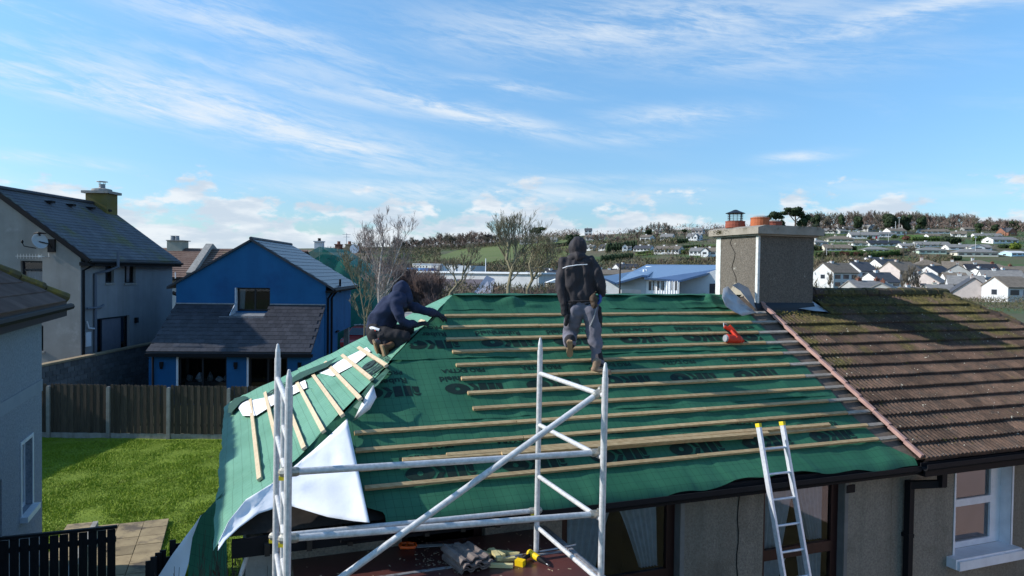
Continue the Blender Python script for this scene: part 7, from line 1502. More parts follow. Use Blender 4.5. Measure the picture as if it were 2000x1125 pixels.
brace(Vector((B2.x, B2.y, zc_ - 2.30)) + dn_, Vector((A2.x, A2.y, zc_ - 2.33)) + dn_ * .6, y0=True, y1=True)
for P in (A1, A2, B1, B2): b = MB(); b.lathe([(.07, 0), (.07, .02), (.02, .03), (.02, .2)], (P.x - .03, P.y, 0), 12); part('base_plate', b, K['alu'], t)
# ---------------------------------------------------------------- ladder against the eaves
P0 = Vector((2.919, 8.0965, 3.5398)); al = math.radians(16); dl = -FB.y * math.sin(al) - FB.z * math.cos(al); ln_ = Vector(FB.y * math.cos(al) - FB.z * math.sin(al))
t = thing('ladder', P0 + dl * 3.6 + FB.x * .15, 'silver ladder with yellow end caps leaning on the eaves', 'ladder')
wl = .345; topL = -.52
for k in (0, 1):
    a = P0 + FB.x * (wl * k) + dl * (topL + .0); e = P0 + FB.x * (wl * k + .0) + dl * 3.65; b = MB(); d = dl
    b.bar(a, e, .028, .065, -ln_); r_ = part('rail', b, K['alu_white'], t)
    b = MB(); b.bar(a - dl * .045, a, .034, .07, -ln_); part('end_cap', b, K['yellow'], r_)
    b = MB(); b.bar(e, e + dl * .04, .034, .07, -ln_); part('foot', b, K['black_pvc'], r_)
for k in range(14): q = P0 + dl * (-.27 + k * .281); b = MB(); b.tube([q - FB.x * .016, q + FB.x * (wl + .016)], .014, 10); part('rung', b, K['alu_white'], t)
# ---------------------------------------------------------------- flat porch roof
ZD = 3.069
def dk(px, py, z=ZD): d = ray(px, py); return CAM + d * ((z - CAM.z) / d.z)
K['ply'] = mat('red_brown_sheet', (.105, .036, .030), (.07, .026, .023), 2.2, rough=.33, spec=.55, bump=.12, bscale=25, c3=(.17, .11, .09), s3=9, t3=(.66, .74), streak=None)
t = thing('porch', FB.p(1.8, 6.9, 0), 'flat porch roof of glossy red-brown sheets with metal edge trim', 'porch')
for (u0, u1, t0, t1) in ((.50, 3.06, 6.30, WT - .004), (.50, 3.06, 5.30, 6.29), (.50, 3.06, 4.4, 5.29)):
    b = MB(); b.fb(FB, u0, u1, t0, t1, ZD - .04, ZD); part('roof_sheet', b, K['ply'], t)
K['trim'] = mat('worn_metal_trim', (.42, .42, .43), (.28, .27, .27), 14, rough=.5, metal=.5, c3=(.14, .11, .10), s3=16, t3=(.56, .66))
b = MB(); b.fb(FB, .50, 3.12, 6.265, 6.305, ZD + .002, ZD + .008); part('seam_strip', b, K['trim'], t)
b = MB(); b.fb(FB, 3.05, 3.10, 4.4, WT - .006, ZD + .002, ZD + .022); b.fb(FB, 3.062, 3.10, 4.4, WT - .006, ZD - .12, ZD + .0); part('edge_trim', b, K['trim'], t)
b = MB(); b.tube([FB.p(2.35, 6.26, ZD + .03), FB.p(3.02, 6.30, ZD + .035), FB.p(3.16, 6.33, ZD + .03)], .009, 6); part('cable', b, K['trim'], t)
b = MB(); b.fb(FB, .7, 2.95, 4.6, 4.8, 0, ZD - .05); b.fb(FB, .7, .9, 4.8, WT - .01, 0, ZD - .05); b.fb(FB, 2.75, 2.95, 4.8, WT - .01, 0, ZD - .05); part('wall', b, K['dash'], t)
# debris
g = random.Random(21); b = MB()
for _ in range(260):
    c = dk(*g.choice([(865, 1090), (850, 1075), (905, 1110), (930, 1100), (840, 1100), (945, 1080), (820, 1065)])) + FB.x * g.gauss(0, .09) + FB.y * g.gauss(0, .09); r_ = g.uniform(.003, .013); b.blob(c + Vector((0, 0, r_ * .6)), r_, r_, r_ * .6, 5, 3, .3, g)
part('debris', b, mat('roof_debris', (.12, .075, .05), (.22, .17, .12), 60, rough=.95), t, kind='stuff')
b = MB(); g = random.Random(4)
for _ in range(60): c = FB.p(g.uniform(.6, 3), g.uniform(5.8, 6.9), ZD + .002); a = g.uniform(0, 3); L_ = g.uniform(.006, .035); b.bar(c, c + Vector((math.cos(a) * L_, math.sin(a) * L_, .001)), .004, .003)
part('wood_shavings', b, K['timber_pale'], t, kind='stuff')
# stack of old tiles
c = dk(912, 1104); dirn = (dk(950, 1118) - dk(890, 1074)).normalized(); ft = Frm(c, math.atan2(-dirn.x, dirn.y))
rp = [(-.5, .0), (-.42, .03), (-.30, .03), (-.22, .004), (-.1, .004), (-.02, .03), (.12, .03), (.20, .004), (.36, .004), (.44, .02), (.5, .018)]
K['oldtile'] = mat('old_grey_tile', (.20, .165, .145), (.14, .11, .10), 9, rough=.95, rv=.15, bump=.6, bscale=60)
for k in range(4):
    b = MB(); n_ = len(rp); w_ = .30; vs = []
    for z_ in (0, .014):
        for y_ in (-.20, .20): vs += [ft.p(-x * w_ + .012 * (k % 2), y_ + .02 * ((k * 7) % 3 - 1), z + z_ + .008 + k * .030) for x, z in rp]
    fs_ = [(i, n_ + i, n_ + i + 1, i + 1) for i in range(n_ - 1)] + [(2 * n_ + i, 2 * n_ + i + 1, 3 * n_ + i + 1, 3 * n_ + i) for i in range(n_ - 1)] + [(i, i + 1, 2 * n_ + i + 1, 2 * n_ + i) for i in range(n_ - 1)] + [(n_ + i + 1, n_ + i, 3 * n_ + i, 3 * n_ + i + 1) for i in range(n_ - 1)] + [(0, 2 * n_, 3 * n_, n_), (n_ - 1, 2 * n_ - 1, 4 * n_ - 1, 3 * n_ - 1)]
    b.add(vs, fs_); o = part('old_roof_tile', b, K['oldtile'], loc=c); tag(o, ['bottom grey ribbed tile of the stack on the porch', 'second tile up in the grey stack on the porch', 'third tile up in the grey stack on the porch', 'top grey ribbed tile of the stack beside the offcuts'][k], 'roof tile', 'old roof tiles stacked on the porch')
# timber offcuts
K['offcut'] = mat('fresh_offcut', (.56, .50, .26), (.46, .40, .19), 12, rough=.75, rv=.1)
for (a, e, z, w_, lb) in (((952, 1080), (1014, 1087), .02, .05, 'long pale offcut at the back of the small pile'), ((975, 1097), (1006, 1095), .02, .045, 'short offcut lying in front of the long one'), ((955, 1108), (1002, 1109), .02, .045, 'flat offcut at the front of the pile'),
                         ((960, 1084), (976, 1104), .055, .05, 'short block lying across the pile of offcuts'), ((942, 1086), (958, 1090), .03, .045, 'stubby offcut end nearest the tile stack'), ((968, 1088), (984, 1096), .05, .04, 'small crosswise block in the middle of the pile')):
    p, q = dk(*a) + Vector((0, 0, z)), dk(*e) + Vector((0, 0, z)); b = MB(); b.bar(p, q, w_, .032); tag(part('timber_offcut', b, K['offcut'], loc=p), lb, 'offcut', 'timber offcuts on the porch')
# saw
p, q = dk(790, 1070), dk(885, 1068); ds_ = (q - p).normalized(); f = Frm(p + Vector((0, 0, .012)), math.atan2(ds_.y, ds_.x)); t = thing('hand_saw', p, 'hand saw with bright orange handle lying on the porch roof', 'saw')
b = MB(); b.prism([(.09, .030), (.50, .028), (.50, -.015), (.09, -.055)], lambda a, c, s: f.p(a, c, .006 + .002 * s)); part('blade', b, mat('saw_steel', (.50, .51, .51), rough=.5, metal=.2), t)
b = MB(); pr = [f.p(.10, .035, .014), f.p(.03, .045, .016), f.p(-.03, .04, .016), f.p(-.045, -.005, .016), f.p(-.03, -.06, .016), f.p(.03, -.07, .016), f.p(.10, -.055, .014), f.p(.11, -.01, .014), f.p(.10, .035, .014)]; b.tube(pr, .016, 8); b.tube([f.p(.03, .042, .016), f.p(.015, -.01, .016), f.p(.03, -.066, .016)], .012, 8); part('handle', b, mat('orange_plastic', (.85, .12, .015), rough=.4), t)
# cordless drill
p = dk(1012, 1108); t = thing('cordless_drill', p, 'yellow and black cordless drill lying beside the timber offcuts', 'drill'); q = dk(1068, 1110); f = Frm(p, math.atan2((q - p).y, (q - p).x)); K['dyel'] = mat('drill_yellow', (.80, .52, .01), rough=.4)
a0 = dk(1036, 1090) + Vector((0, 0, .045)); a1 = dk(1052, 1099) + Vector((0, 0, .04)); a2 = dk(1068, 1108) + Vector((0, 0, .03)); dd = (a1 - a0).normalized()
b = MB(); b.tube([a0 - dd * .03, a0 - dd * .02, a0 + dd * .04, a1], [.022, .034, .034, .028], 12); part('motor_housing', b, K['dyel'], t)
b = MB(); b.tube([a1, a1 + dd * .03, a1 + dd * .05, a2 - dd * .01], [.026, .024, .020, .010], 12); part('chuck', b, K['black_pvc'], t); b = MB(); b.tube([a2 - dd * .03, a2 + dd * .015], [.006, .004], 8); part('bit', b, K['alu'], t)
g0 = dk(1018, 1103) + Vector((0, 0, .03)); b = MB(); b.tube([a0 + dd * .015, a0.lerp(g0, .5) + Vector((0, 0, .0)), g0], [.020, .017, .019], 10); part('grip', b, K['black_pvc'], t)
b = MB(); gd_ = (g0 - a0).normalized(); b.bar(g0 - gd_ * .01, g0 + gd_ * .05, .085, .055); o = part('battery', b, K['dyel'], t); b = MB(); b.bar(g0 - gd_ * .02, g0 - gd_ * .008, .088, .058); part('battery_shoe', b, K['black_pvc'], o)
# nail gun on the roof
def rp_(px, py, h): return onplane(px, py, NF, RF(0, 0, h))
t = thing('nail_gun', rp_(1435, 665, .06), 'red nail gun with steel fittings resting on the battens', 'nail gun'); K['gred'] = mat('tool_red', (.62, .045, .015), (.52, .03, .012), 8, rough=.4)
a, e = rp_(1417, 661, .13), rp_(1446, 663, .11); b = MB(); b.tube([a, a.lerp(e, .1), e.lerp(a, .1), e], [.052, .066, .062, .05], 14); part('motor_body', b, K['gred'], t)
b = MB(); dd = (e - a).normalized(); b.tube([a - dd * .012, a + dd * .01], [.05, .058], 14); part('end_cap', b, K['lead'], t)
b = MB(); b.tube([rp_(1440, 660, .16), rp_(1428, 645, .20), rp_(1415, 638, .22)], [.026, .024, .028], 10); part('grip', b, K['gred'], t)
b = MB(); b.bar(rp_(1452, 668, .09), rp_(1424, 636, .24), .03, .05); part('magazine', b, K['gred'], t); b = MB(); b.bar(rp_(1444, 665, .10), rp_(1416, 642, .16), .018, .03); part('magazine_rail', b, K['black_pvc'], t)
b = MB(); b.tube([rp_(1414, 638, .22), rp_(1413, 631, .24), rp_(1420, 633, .23)], .006, 6); part('hook', b, K['alu'], t); b = MB(); b.tube([rp_(1450, 664, .07), rp_(1458, 668, .06)], [.02, .012], 8); part('nose', b, K['black_pvc'], t)
# dark clutter under the left eaves
t = thing('climber_stems', FB.p(-.1, 7.2, 0), 'tangle of dry brown climber stems under the left eaves corner', 'plant'); g = random.Random(14); b = MB()
for _ in range(70):
    P = FB.p(-.15 + g.gauss(0, .14), 7.0 + g.gauss(0, .3), 0); pts = [P]
    for k in range(6): pts.append(pts[-1] + Vector((g.gauss(0, .05), g.gauss(0, .06), .52)))
    b.tube(pts, [.006, .006, .005, .004, .003, .003, .002], 4, False)
part('stems', b, K['bark_brown'], t); b = MB(); leafcloud(b, FB.p(-.15, 7.0, 2.4), .35, .5, .7, 500, .035, g, 0); part('leaves', b, mat('dead_leaves', (.06, .04, .025), (.10, .07, .04), 8), t)
b = MB(); b.tube([onplane(487, 1072, FB.y, FB.p(0, 6.7, 0)), onplane(468, 1130, FB.y, FB.p(0, 6.7, 0))], .02, 8); tag(part('loose_pipe', b, K['alu'], loc=FB.p(-.1, 6.7, 2.6)), 'short metal tube hanging under the left eaves corner', 'pipe')
t = thing('picket_fence', FB.p(-1.2, 9.2, 0), 'few dark broken pickets left of the hanging membrane', 'fence')
for k, (px, pt_) in enumerate(((300, 1088), (309, 1080), (318, 1075), (327, 1088), (337, 1055), (347, 1062), (290, 1096))): P = onplane(px, pt_, FB.y, FB.p(0, 9.2 + .1 * k, 0)); b = MB(); b.fb(Frm(Vector((P.x, P.y, 0)), AZ), -.035, .035, 0, .02, 0, P.z); part('picket', b, K['fence_black'], t)
g = random.Random(33); P = Vector((-4.25, 9.9, 0)); t = thing('yellow_green_shrub', P, 'yellow-green leafed shrub on the lawn beside the hanging membrane', 'shrub'); b = MB(); leafcloud(b, P + Vector((0, .4, .9)), .5, 1.1, .75, 700, .035, g, .1); part('foliage', b, mat('shrub_leaf', (.085, .13, .02), (.16, .19, .04), 6, rough=.7), t)
b = MB()
for _ in range(24): q = P + Vector((g.gauss(0, .2), g.gauss(.3, .5), 0)); b.tube([q, q + Vector((g.gauss(0, .12), g.gauss(0, .12), g.uniform(.9, 1.6)))], [.008, .003], 4, False)
part('stems', b, K['bark_brown'], t)
# bird
P = pz(954, 461, 40); t = thing('bird', P, 'small dark bird flying above the bare trees', 'bird'); b = MB(); b.blob(P, .20, .07, .06, 10, 6); b.blob(P + Vector((-.19, 0, .03)), .06, .05, .05, 8, 5); b.add([P + Vector((.15, -.02, 0)), P + Vector((.36, -.06, -.03)), P + Vector((.36, .06, -.03)), P + Vector((.15, .02, .02))], [(0, 1, 2, 3)]); part('body', b, K['dark'], t)
for s in (-1, 1): b = MB(); b.add([P + Vector((-.08, s * .03, .03)), P + Vector((.10, s * .03, .03)), P + Vector((.22, s * .40, -.14)), P + Vector((.02, s * .30, -.04))], [(0, 1, 2, 3)]); part('wing', b, K['dark'], t)
# ---------------------------------------------------------------- people
def pd(px, py, d): return CAM + ray(px, py) * d
def depth_of(P): return (Vector(P) - CAM).dot(Fw)
def capsule(b, p, q, r0, r1, n=12, flat=1.0, fdir=None):
    p = Vector(p); q = Vector(q); d = q - p; L_ = d.length
    if L_ < 1e-6: b.blob(p, r0); return
    d.normalize(); pts = []; rs = []
    for k in range(5): a = math.pi / 2 * (1 - k / 4.0); pts.append(p - d * r0 * math.sin(a)); rs.append(max(r0 * math.cos(a), .001))
    for k in range(5): a = math.pi / 2 * (k / 4.0); pts.append(q + d * r1 * math.sin(a)); rs.append(max(r1 * math.cos(a), .001))
    b2 = MB(); b2.tube(pts, rs, n)
    if flat != 1.0:
        fd = Vector(fdir).normalized(); b2.v = [tuple(Vector(v) - fd * ((Vector(v) - p - d * (Vector(v) - p).dot(d)).dot(fd)) * (1 - flat)) for v in b2.v]
    b.add(b2.v, b2.f)
def chain(b, pts, rs, flat=1.0, fdir=None):
    for i in range(len(pts) - 1): capsule(b, pts[i], pts[i + 1], rs[i], rs[i + 1], flat=flat, fdir=fdir)
def fuse(name, b, m, parent, voxel=.012, smooth=3, folds=0.0, fsc=9.0, fst=(1, 1, 1), fdirs=None, seed=0):
    me = b.mesh('tmp'); o = bpy.data.objects.new('tmp', me); COL.objects.link(o)
    r = o.modifiers.new('r', 'REMESH'); r.mode = 'VOXEL'; r.voxel_size = voxel
    s = o.modifiers.new('s', 'SMOOTH'); s.factor = .6; s.iterations = smooth
    me2 = bpy.data.meshes.new_from_object(o.evaluated_get(bpy.context.evaluated_depsgraph_get())); bpy.data.objects.remove(o); bpy.data.meshes.remove(me)
    off = rootloc(parent); n_ = len(me2.vertices)
    if folds:
        nr = [v.normal.copy() for v in me2.vertices]
        for v, q in zip(me2.vertices, nr):
            c = v.co; w = Vector((c.x * fst[0], c.y * fst[1], c.z * fst[2])) * fsc + Vector((seed, 0, 0)); k = 1 - abs(noise.noise(w)) * 2; v.co = c + q * folds * (k * .7 + .5 * noise.noise(w * 2.3) - .2)
    me2.transform(Matrix.Translation(-off)); me2.materials.clear(); me2.materials.append(m); me2.polygons.foreach_set('use_smooth', [True] * len(me2.polygons)); me2.name = name
    ob = bpy.data.objects.new(name, me2); COL.objects.link(ob); ob.parent = parent; return ob
def hand(name, wrist, tip, side, palm_n, m, parent, curl=.5, sc=1.0):
    """palm, four unequal bent fingers and a thumb from the side of the palm; palm_n points out of the back of the hand"""
    wrist = Vector(wrist); d = (Vector(tip) - wrist).normalized(); nb_ = (Vector(palm_n) - d * Vector(palm_n).dot(d)).normalized(); sd = d.cross(nb_) * side; b = MB()
    P = lambda a, c, e: wrist + (d * a + sd * c + nb_ * e) * sc
    capsule(b, P(-.03, 0, 0), P(.02, 0, 0), .031 * sc, .032 * sc)
    for c in (-.027, -.009, .009, .027): capsule(b, P(.01, c * .8, 0), P(.085, c, 0), .017 * sc, .014 * sc)
    for c, L_ in ((-.030, .062), (-.010, .076), (.010, .084), (.029, .076)):
        a = curl; p0 = P(.088, c, 0); p1 = P(.088 + L_ * .42 * math.cos(a * .6), c * 1.08, -L_ * .42 * math.sin(a * .6)); p2 = p1 + (d * math.cos(a * 1.4) - nb_ * math.sin(a * 1.4)) * L_ * .33 * sc; p3 = p2 + (d * math.cos(a * 2.1) - nb_ * math.sin(a * 2.1)) * L_ * .26 * sc
        chain(b, [p0, p1, p2, p3], [.0115 * sc, .0108 * sc, .010 * sc, .0085 * sc])
    chain(b, [P(.015, .025, -.005), P(.045, .055, -.014), P(.078, .068, -.026), P(.098, .066, -.040)], [.015 * sc, .013 * sc, .0115 * sc, .0095 * sc])
    return fuse(name, b, m, parent, .0045, 2)
K['skin'] = mat('skin', (.42, .25, .19), rough=.55)
K['jacket'] = mat('black_softshell', (.028, .024, .027), (.040, .034, .038), 6, rough=.75, bump=.3, bscale=18, bdist=.01)
K['navy'] = mat('navy_fleece', (.022, .030, .065), (.030, .040, .080), 7, rough=.95, bump=.35, bscale=22, bdist=.01)
K['greytr'] = mat('grey_work_trousers', (.16, .155, .19), (.12, .117, .145), 8, rough=.9, bump=.4, bscale=20, bdist=.012)
K['blackcloth'] = mat('black_cloth', (.020, .019, .022), (.032, .029, .032), 8, rough=.9, bump=.3, bscale=20, bdist=.01)
K['boot'] = mat('tan_suede_boot', (.30, .215, .15), (.22, .15, .10), 14, rough=.9); K['bootb'] = mat('brown_boot', (.14, .07, .035), (.09, .045, .025), 14, rough=.85); K['bootg'] = mat('grey_boot', (.10, .095, .10), (.07, .065, .07), 14, rough=.9)
K['sole'] = mat('gum_sole', (.36, .25, .15), (.28, .19, .11), 20, rough=.8); K['glove'] = mat('dark_glove', (.02, .02, .024), (.035, .035, .04), 20, rough=.8); K['gloveb'] = mat('blue_glove', (.05, .11, .42), (.04, .09, .34), 20, rough=.6); K['leather'] = mat('brown_leather', (.07, .045, .03), (.045, .03, .02), 15, rough=.7); K['refl'] = mat('reflective_piping', (.85, .85, .87), rough=.4)
def head(b, c, face, r=.093):
    """skull with jaw, brow, nose, lips and ears, looking along face"""
    f = Vector(face).normalized(); s = f.cross(Vector((0, 0, 1))).normalized(); up = s.cross(f)
    M_ = Matrix((s, f, up)).transposed()
    b.blob(c + up * .02, .076, .094, .095, 16, 12, mat3=M_); b.blob(c + f * .03 - up * .045, .055, .062, .060, 12, 8, mat3=M_); b.blob(c + f * .092 - up * .002, .014, .020, .026, 8, 6, mat3=M_)
    b.blob(c + f * .078 + up * .03, .05, .02, .014, 8, 6, mat3=M_); b.blob(c + f * .088 - up * .045, .026, .012, .010, 8, 6, mat3=M_)
    for k in (-1, 1): b.blob(c + s * .078 * k, .012, .022, .032, 8, 6, mat3=M_); b.blob(c + s * .032 * k + f * .082 + up * .012, .014, .008, .008, 8, 6, mat3=M_)
# ---- standing worker
rf = onplane(1172, 727, NF, RF(0, 0, .055)); lf = onplane(1113, 706, NF, RF(0, 0, .055)); dR = depth_of(rf); dL = depth_of(lf)
t = thing('person', rf, 'standing worker in hooded black jacket and grey work trousers walking up the battens', 'person')
J = lambda px, py, dd=0.0: pd(px, py, 9.46 + dd)
hc, nk = J(1128, 484, .05), J(1127, 502, .03)
shL, shR = J(1103, 514), J(1153, 511); elL, wrL = J(1095, 556, -.02), J(1101, 592, -.06); elR, wrR = J(1169, 549, -.06), J(1174, 575, -.04)
hpL, hpR, wst = J(1124, 606, -.02), J(1152, 606, -.04), J(1136, 575, .0)
knL, anL = J(1113, 652, .12), pd(1113, 672, dL - .10); knR, anR = J(1161, 658, -.02), pd(1168, 712, dR + .02)
b = MB(); head(b, hc, Fw + Vector((-.05, 0, -.25))); chain(b, [nk, hc - Vector((0, 0, .06))], [.05, .05]); chain(b, [nk - Vector((0, 0, .03)), J(1131, 540), wst, J(1138, 600)], [.06, .075, .07, .08])
for s, e, w in ((shL, elL, wrL), (shR, elR, wrR)): chain(b, [nk.lerp(s, .5) - Vector((0, 0, .03)), s, e, w], [.045, .042, .034, .027])
for h, k, a in ((hpL, knL, anL), (hpR, knR, anR)): chain(b, [h, k, a], [.065, .048, .036])
fuse('body', b, K['skin'], t, .014, 3)
b = MB(); c1_, c2_ = J(1116, 532), J(1146, 530)
chain(b, [J(1112, 519), J(1145, 516)], [.098, .102]); chain(b, [J(1109, 516), J(1150, 512)], [.070, .072]); chain(b, [J(1115, 530), J(1117, 556), J(1121, 586)], [.124, .120, .118]); chain(b, [J(1143, 528), J(1144, 556), J(1147, 584)], [.124, .120, .118]); chain(b, [J(1128, 520), J(1131, 556), J(1133, 584)], [.12, .115, .115]); chain(b, [nk - Vector((0, 0, .02)), J(1128, 519)], [.085, .11])
chain(b, [shL, J(1098, 534, -.01), elL, J(1097, 572, -.04), wrL], [.082, .076, .067, .060, .048]); chain(b, [shR, J(1162, 530, -.03), elR, J(1173, 562, -.05), wrR], [.084, .076, .068, .060, .048])
fuse('jacket', b, K['jacket'], t, .013, 3, folds=.030, fsc=4.6, fst=(1.6, 1.0, .8))
b = MB(); b.blob(hc + Vector((0, -.01, .012)), .124, .124, .134, 16, 12); b.blob(hc + Vector((-.004, .05, -.01)), .102, .09, .115, 14, 10); chain(b, [hc - Vector((0, .02, .05)), nk + Vector((0, -.02, -.02))], [.100, .085]); chain(b, [J(1113, 507), J(1128, 502, -.05), J(1143, 505)], [.055, .065, .055]); fuse('hood', b, K['jacket'], t, .011, 3, folds=.018, fsc=7, fst=(1.6, 1, .6), seed=4)
b = MB(); pts = [J(1099, 524.0, -.118), J(1108, 520.5, -.142), J(1121, 518.5, -.152), J(1127, 517.5, -.150), J(1137, 517, -.146), J(1147, 516.5, -.128)]; b.tube(pts, .0065, 6); part('reflective_piping', b, K['refl'], t)
b = MB(); chain(b, [J(1120, 592), J(1153, 592)], [.108, .108]); chain(b, [J(1120, 604), J(1154, 604)], [.120, .120]); chain(b, [hpL, J(1118, 632, .05), knL, pd(1113, 668, dL - .04)], [.116, .106, .090, .082]); chain(b, [hpR, J(1158, 632, -.03), knR, J(1165, 684, -.04), J(1168, 706, -.05)], [.116, .104, .088, .080, .076])
fuse('trousers', b, K['greytr'], t, .013, 3, folds=.026, fsc=5.6, seed=2)
for (a, c, d, e, dd) in ((1107, 1122, 591, 614, -.112), (1140, 1156, 592, 617, -.118)):
    b = MB(); 
    for j in range(5):
        for i in range(5): x = a + (c - a) * i / 4; y = d + (e - d) * j / 4; b.v.append(tuple(J(x, y, dd + .035 * ((i - 2) / 2) ** 2 + .02 * (j / 4))))
    for j in range(4):
        for i in range(4): q = j * 5 + i; b.f.append((q, q + 1, q + 6, q + 5))
    o = part('back_pocket', b, K['blackcloth'], t, smooth=True); o.modifiers.new('k', 'SOLIDIFY').thickness = .012
b = MB(); capsule(b, J(1162, 655, -.005), J(1160, 650, .015), .082, .082); b = MB(); chain(b, [J(1166.5, 692, -.045), J(1168.5, 711, -.055)], [.073, .071]); chain(b, [pd(1113, 664, dL - .05), pd(1113, 672, dL - .06)], [.074, .068]); fuse('trouser_cuffs', b, K['blackcloth'], t, .012, 2, folds=.012, fsc=6)
b = MB(); b.tube([J(1103 + 1.5, 589, -.085), J(1120, 588.5, -.125), J(1137, 588, -.135), J(1152, 588, -.125), J(1163, 590, -.06)], .010, 8); part('belt', b, K['blackcloth'], t)
# boots
def boot(nm, heel, toe, sole_n, m, parent, ankle=None, sc=1.0):
    heel = Vector(heel); toe = Vector(toe); d = (toe - heel).normalized(); n_ = (Vector(sole_n) - d * Vector(sole_n).dot(d)).normalized(); b = MB(); q = lambda a, h: heel + (d * a + n_ * h) * sc
    chain(b, [q(.03, .045), q(.12, .045), q(.22, .038)], [.042 * sc, .043 * sc, .036 * sc], flat=.9, fdir=n_); chain(b, [q(.045, .05), q(.05, .11), q(.048, .15)], [.045 * sc, .046 * sc, .046 * sc])
    if ankle is not None: chain(b, [q(.05, .11), Vector(ankle)], [.045 * sc, .045 * sc])
    o = fuse(nm, b, m, parent, .009, 2); sd = d.cross(n_); b = MB(); pr = [(-.012, -.030), (.0, -.036), (.10, -.032), (.18, -.044), (.235, -.036), (.262, 0), (.235, .036), (.18, .044), (.10, .032), (.0, .036), (-.012, .030)]
    b.prism(pr, lambda a, c, s: heel + (d * a + sd * c + n_ * (.0 + .022 * s)) * sc); part('sole', b, K['sole'], o); return o
boot('boot', rf + Vector((-.11, .02, -.005)), rf + Vector((.20, -.02, -.03)), (0, -.1, 1), K['boot'], t, pd(1168, 706, dR + .02)); toe = lf + Vector((0, 0, .02)); hl = pd(1113, 668, dL - .16)
boot('boot', hl, toe, (0, 1, .35), K['boot'], t, pd(1113, 668, dL - .02), .98)
hand('glove', wrL, J(1101, 612, -.06), 1, (-1, -.3, 0), K['glove'], t, .45, 1.05); hand('glove', wrR, J(1171, 597, -.04), -1, (1, -.3, 0), K['gloveb'], t, .7, 1.05)
b = MB(); capsule(b, J(1101, 596, -.06), J(1103, 612, -.07), .05, .045); capsule(b, J(1108, 618, -.09), J(1105, 634, -.06), .03, .025); fuse('hip_pocket', b, K['blackcloth'], t, .010, 2, folds=.01, fsc=12)
b = MB(); chain(b, [J(1159, 582, -.12), J(1160, 597, -.13)], [.05, .045]); capsule(b, J(1158, 577, -.12), J(1162, 574, -.13), .018, .016); fuse('tool_pouch', b, K['leather'], t, .009, 2, folds=.012, fsc=14)
b = MB(); chain(b, [J(1168, 603, -.05), J(1169, 622, -.05), J(1168, 645, -.04)], [.045, .05, .045]); fuse('side_pocket', b, K['blackcloth'], t, .010, 2, folds=.01, fsc=12); b = MB(); b.tube([J(1165, 600, -.15), J(1160, 620, -.15), J(1153, 637, -.13)], [.008, .009, .012], 7); part('hammer_handle', b, K['lead'], t)
# ---- kneeling worker
ft = onplane(746, 699, NH, HF(0, 9, .04)); dK = depth_of(ft); hnd = onplane(869, 619, NF, RF(0, 0, .07)); dH = depth_of(hnd); h2 = onplane(826, 636, NH, HF(0, 9, .05)); dH2 = depth_of(h2)
t = thing('person', ft, 'kneeling worker in navy hoodie and black trousers reaching along the hip', 'person')
D0 = dK + .25; G = lambda px, py, dd=0.0: pd(px, py, D0 + dd)
hc = G(785, 567, .02); fdir = (Rt * .8 + Fw * .25 - Up * .75).normalized()
b = MB(); head(b, hc, fdir); chain(b, [hc - fdir * .02 - Vector((0, 0, .04)), G(775, 590)], [.05, .055]); chain(b, [G(768, 600), G(752, 617), G(740, 638)], [.07, .08, .08]); chain(b, [G(779, 588, -.10), G(783, 624, -.14), pd(814, 635, dH2 - .03)], [.04, .028, .026]); chain(b, [G(781, 586, .10), G(820, 603, .14), pd(856, 613, dH - .04)], [.04, .030, .026])
chain(b, [G(737, 650, -.06), G(786, 655, -.14), G(757, 688, -.10)], [.07, .045, .035]); chain(b, [G(737, 650, .08), G(790, 648, .12), G(752, 682, .05)], [.07, .045, .035]); fuse('body', b, K['skin'], t, .014, 3)
b = MB(); chain(b, [G(777, 587, -.04), G(765, 597), G(752, 610), G(742, 624), G(736, 635)], [.125, .145, .155, .150, .130]); chain(b, [G(779, 592, .04), G(768, 606, .05), G(756, 625, .05), G(745, 637, .04)], [.11, .12, .125, .115]); chain(b, [G(776, 590, -.10), G(781, 582, .10)], [.085, .085])
chain(b, [G(779, 588, .08), G(799, 595, .12), G(820, 604, .14), G(838, 609, .1), pd(852, 612, dH - .05)], [.080, .068, .058, .050, .040]); chain(b, [G(774, 594, -.10), G(778, 612, -.15), G(784, 627, -.15), G(798, 632, -.12), pd(811, 634, dH2 - .03)], [.078, .068, .058, .050, .040])
fuse('hoodie', b, K['navy'], t, .013, 3, folds=.026, fsc=5.0, seed=7)
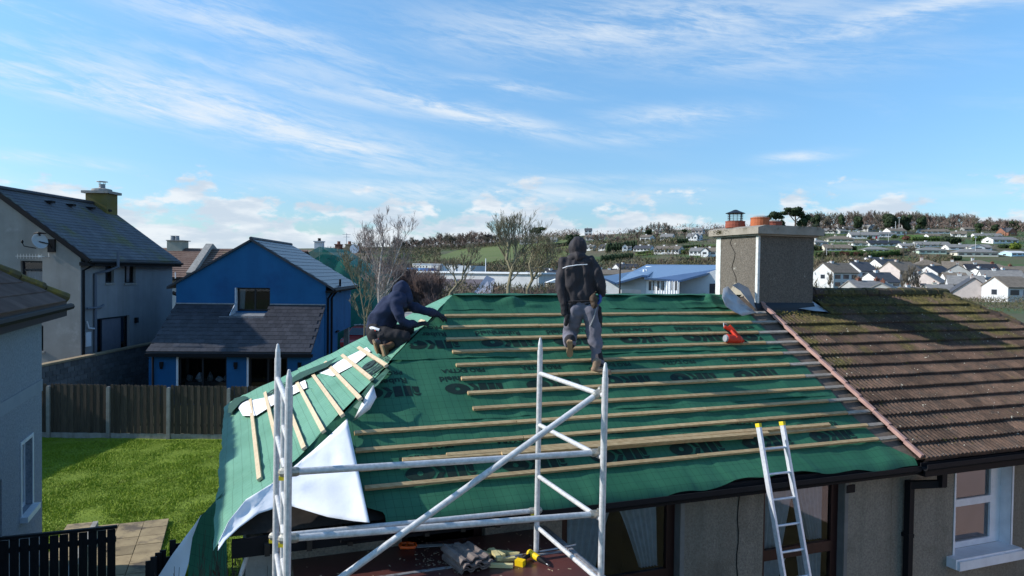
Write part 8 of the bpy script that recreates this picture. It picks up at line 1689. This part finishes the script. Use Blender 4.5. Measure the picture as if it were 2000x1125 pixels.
b = MB(); b.blob(hc + Vector((-.008, 0, .008)), .112, .112, .118, 16, 12); b.blob(hc + fdir * .04, .095, .095, .10, 14, 10); chain(b, [hc - Vector((.02, 0, .04)), G(774, 585)], [.10, .10]); chain(b, [hc + fdir * .05, G(796, 583, 0)], [.085, .07]); fuse('hood', b, K['navy'], t, .011, 3, folds=.014, fsc=7, seed=3)
b = MB(); chain(b, [G(735, 645), G(739, 652)], [.145, .150]); chain(b, [G(738, 652, -.06), G(762, 655, -.10), G(788, 658, -.12)], [.120, .105, .085]); chain(b, [G(738, 650, .08), G(765, 648, .12), G(798, 645, .16)], [.120, .105, .080]); chain(b, [G(789, 660, -.12), G(772, 676, -.10), G(757, 684, -.08)], [.085, .080, .070]); chain(b, [G(798, 647, .16), G(775, 668, .10), G(745, 680, .04)], [.080, .080, .070]); chain(b, [G(740, 658, -.05), G(752, 670, -.05), G(770, 668, -.05)], [.115, .12, .11])
fuse('trousers', b, K['blackcloth'], t, .013, 3, folds=.026, fsc=5.5, seed=5)
b = MB(); pts = [G(722, 641, -.07), G(727, 640.5, -.125), G(734, 643, -.15), G(741, 645, -.16)]; b.tube(pts, .022, 8); part('white_shirt_hem', b, K['refl'], t); b = MB(); b.tube([G(721.5, 646, -.08), G(727, 645, -.145), G(734, 646, -.17)], .010, 6); part('red_waistband', b, K['gred'], t)
boot('boot', pd(744, 676, dK - .05), ft + Vector((.03, 0, 0)), (.75, .6, .25), K['bootb'], t, G(752, 684, -.06), .95); boot('boot', pd(729, 668, dK + .02), onplane(736, 694, NH, HF(0, 9, .05)), (.8, .6, .2), K['bootg'], t, G(742, 680, .02), .95)
b = MB(); b.tube([G(739, 662, -.19), G(743, 660, -.19)], .018, 8); part('red_tool_clip', b, K['gred'], t)
b = MB(); chain(b, [G(745, 657, -.17), G(752, 670, -.16)], [.05, .055]); fuse('tool_pouch', b, K['blackcloth'], t, .010, 2, folds=.02, fsc=12)
hand('glove', pd(854, 613, dH - .04), hnd, 1, (0, -.4, 1), K['glove'], t, .55, 1.08); hand('glove', pd(813, 635, dH2 - .03), h2 + Vector((.0, 0, .03)), -1, (0, -.5, 1), K['glove'], t, .55, 1.08)
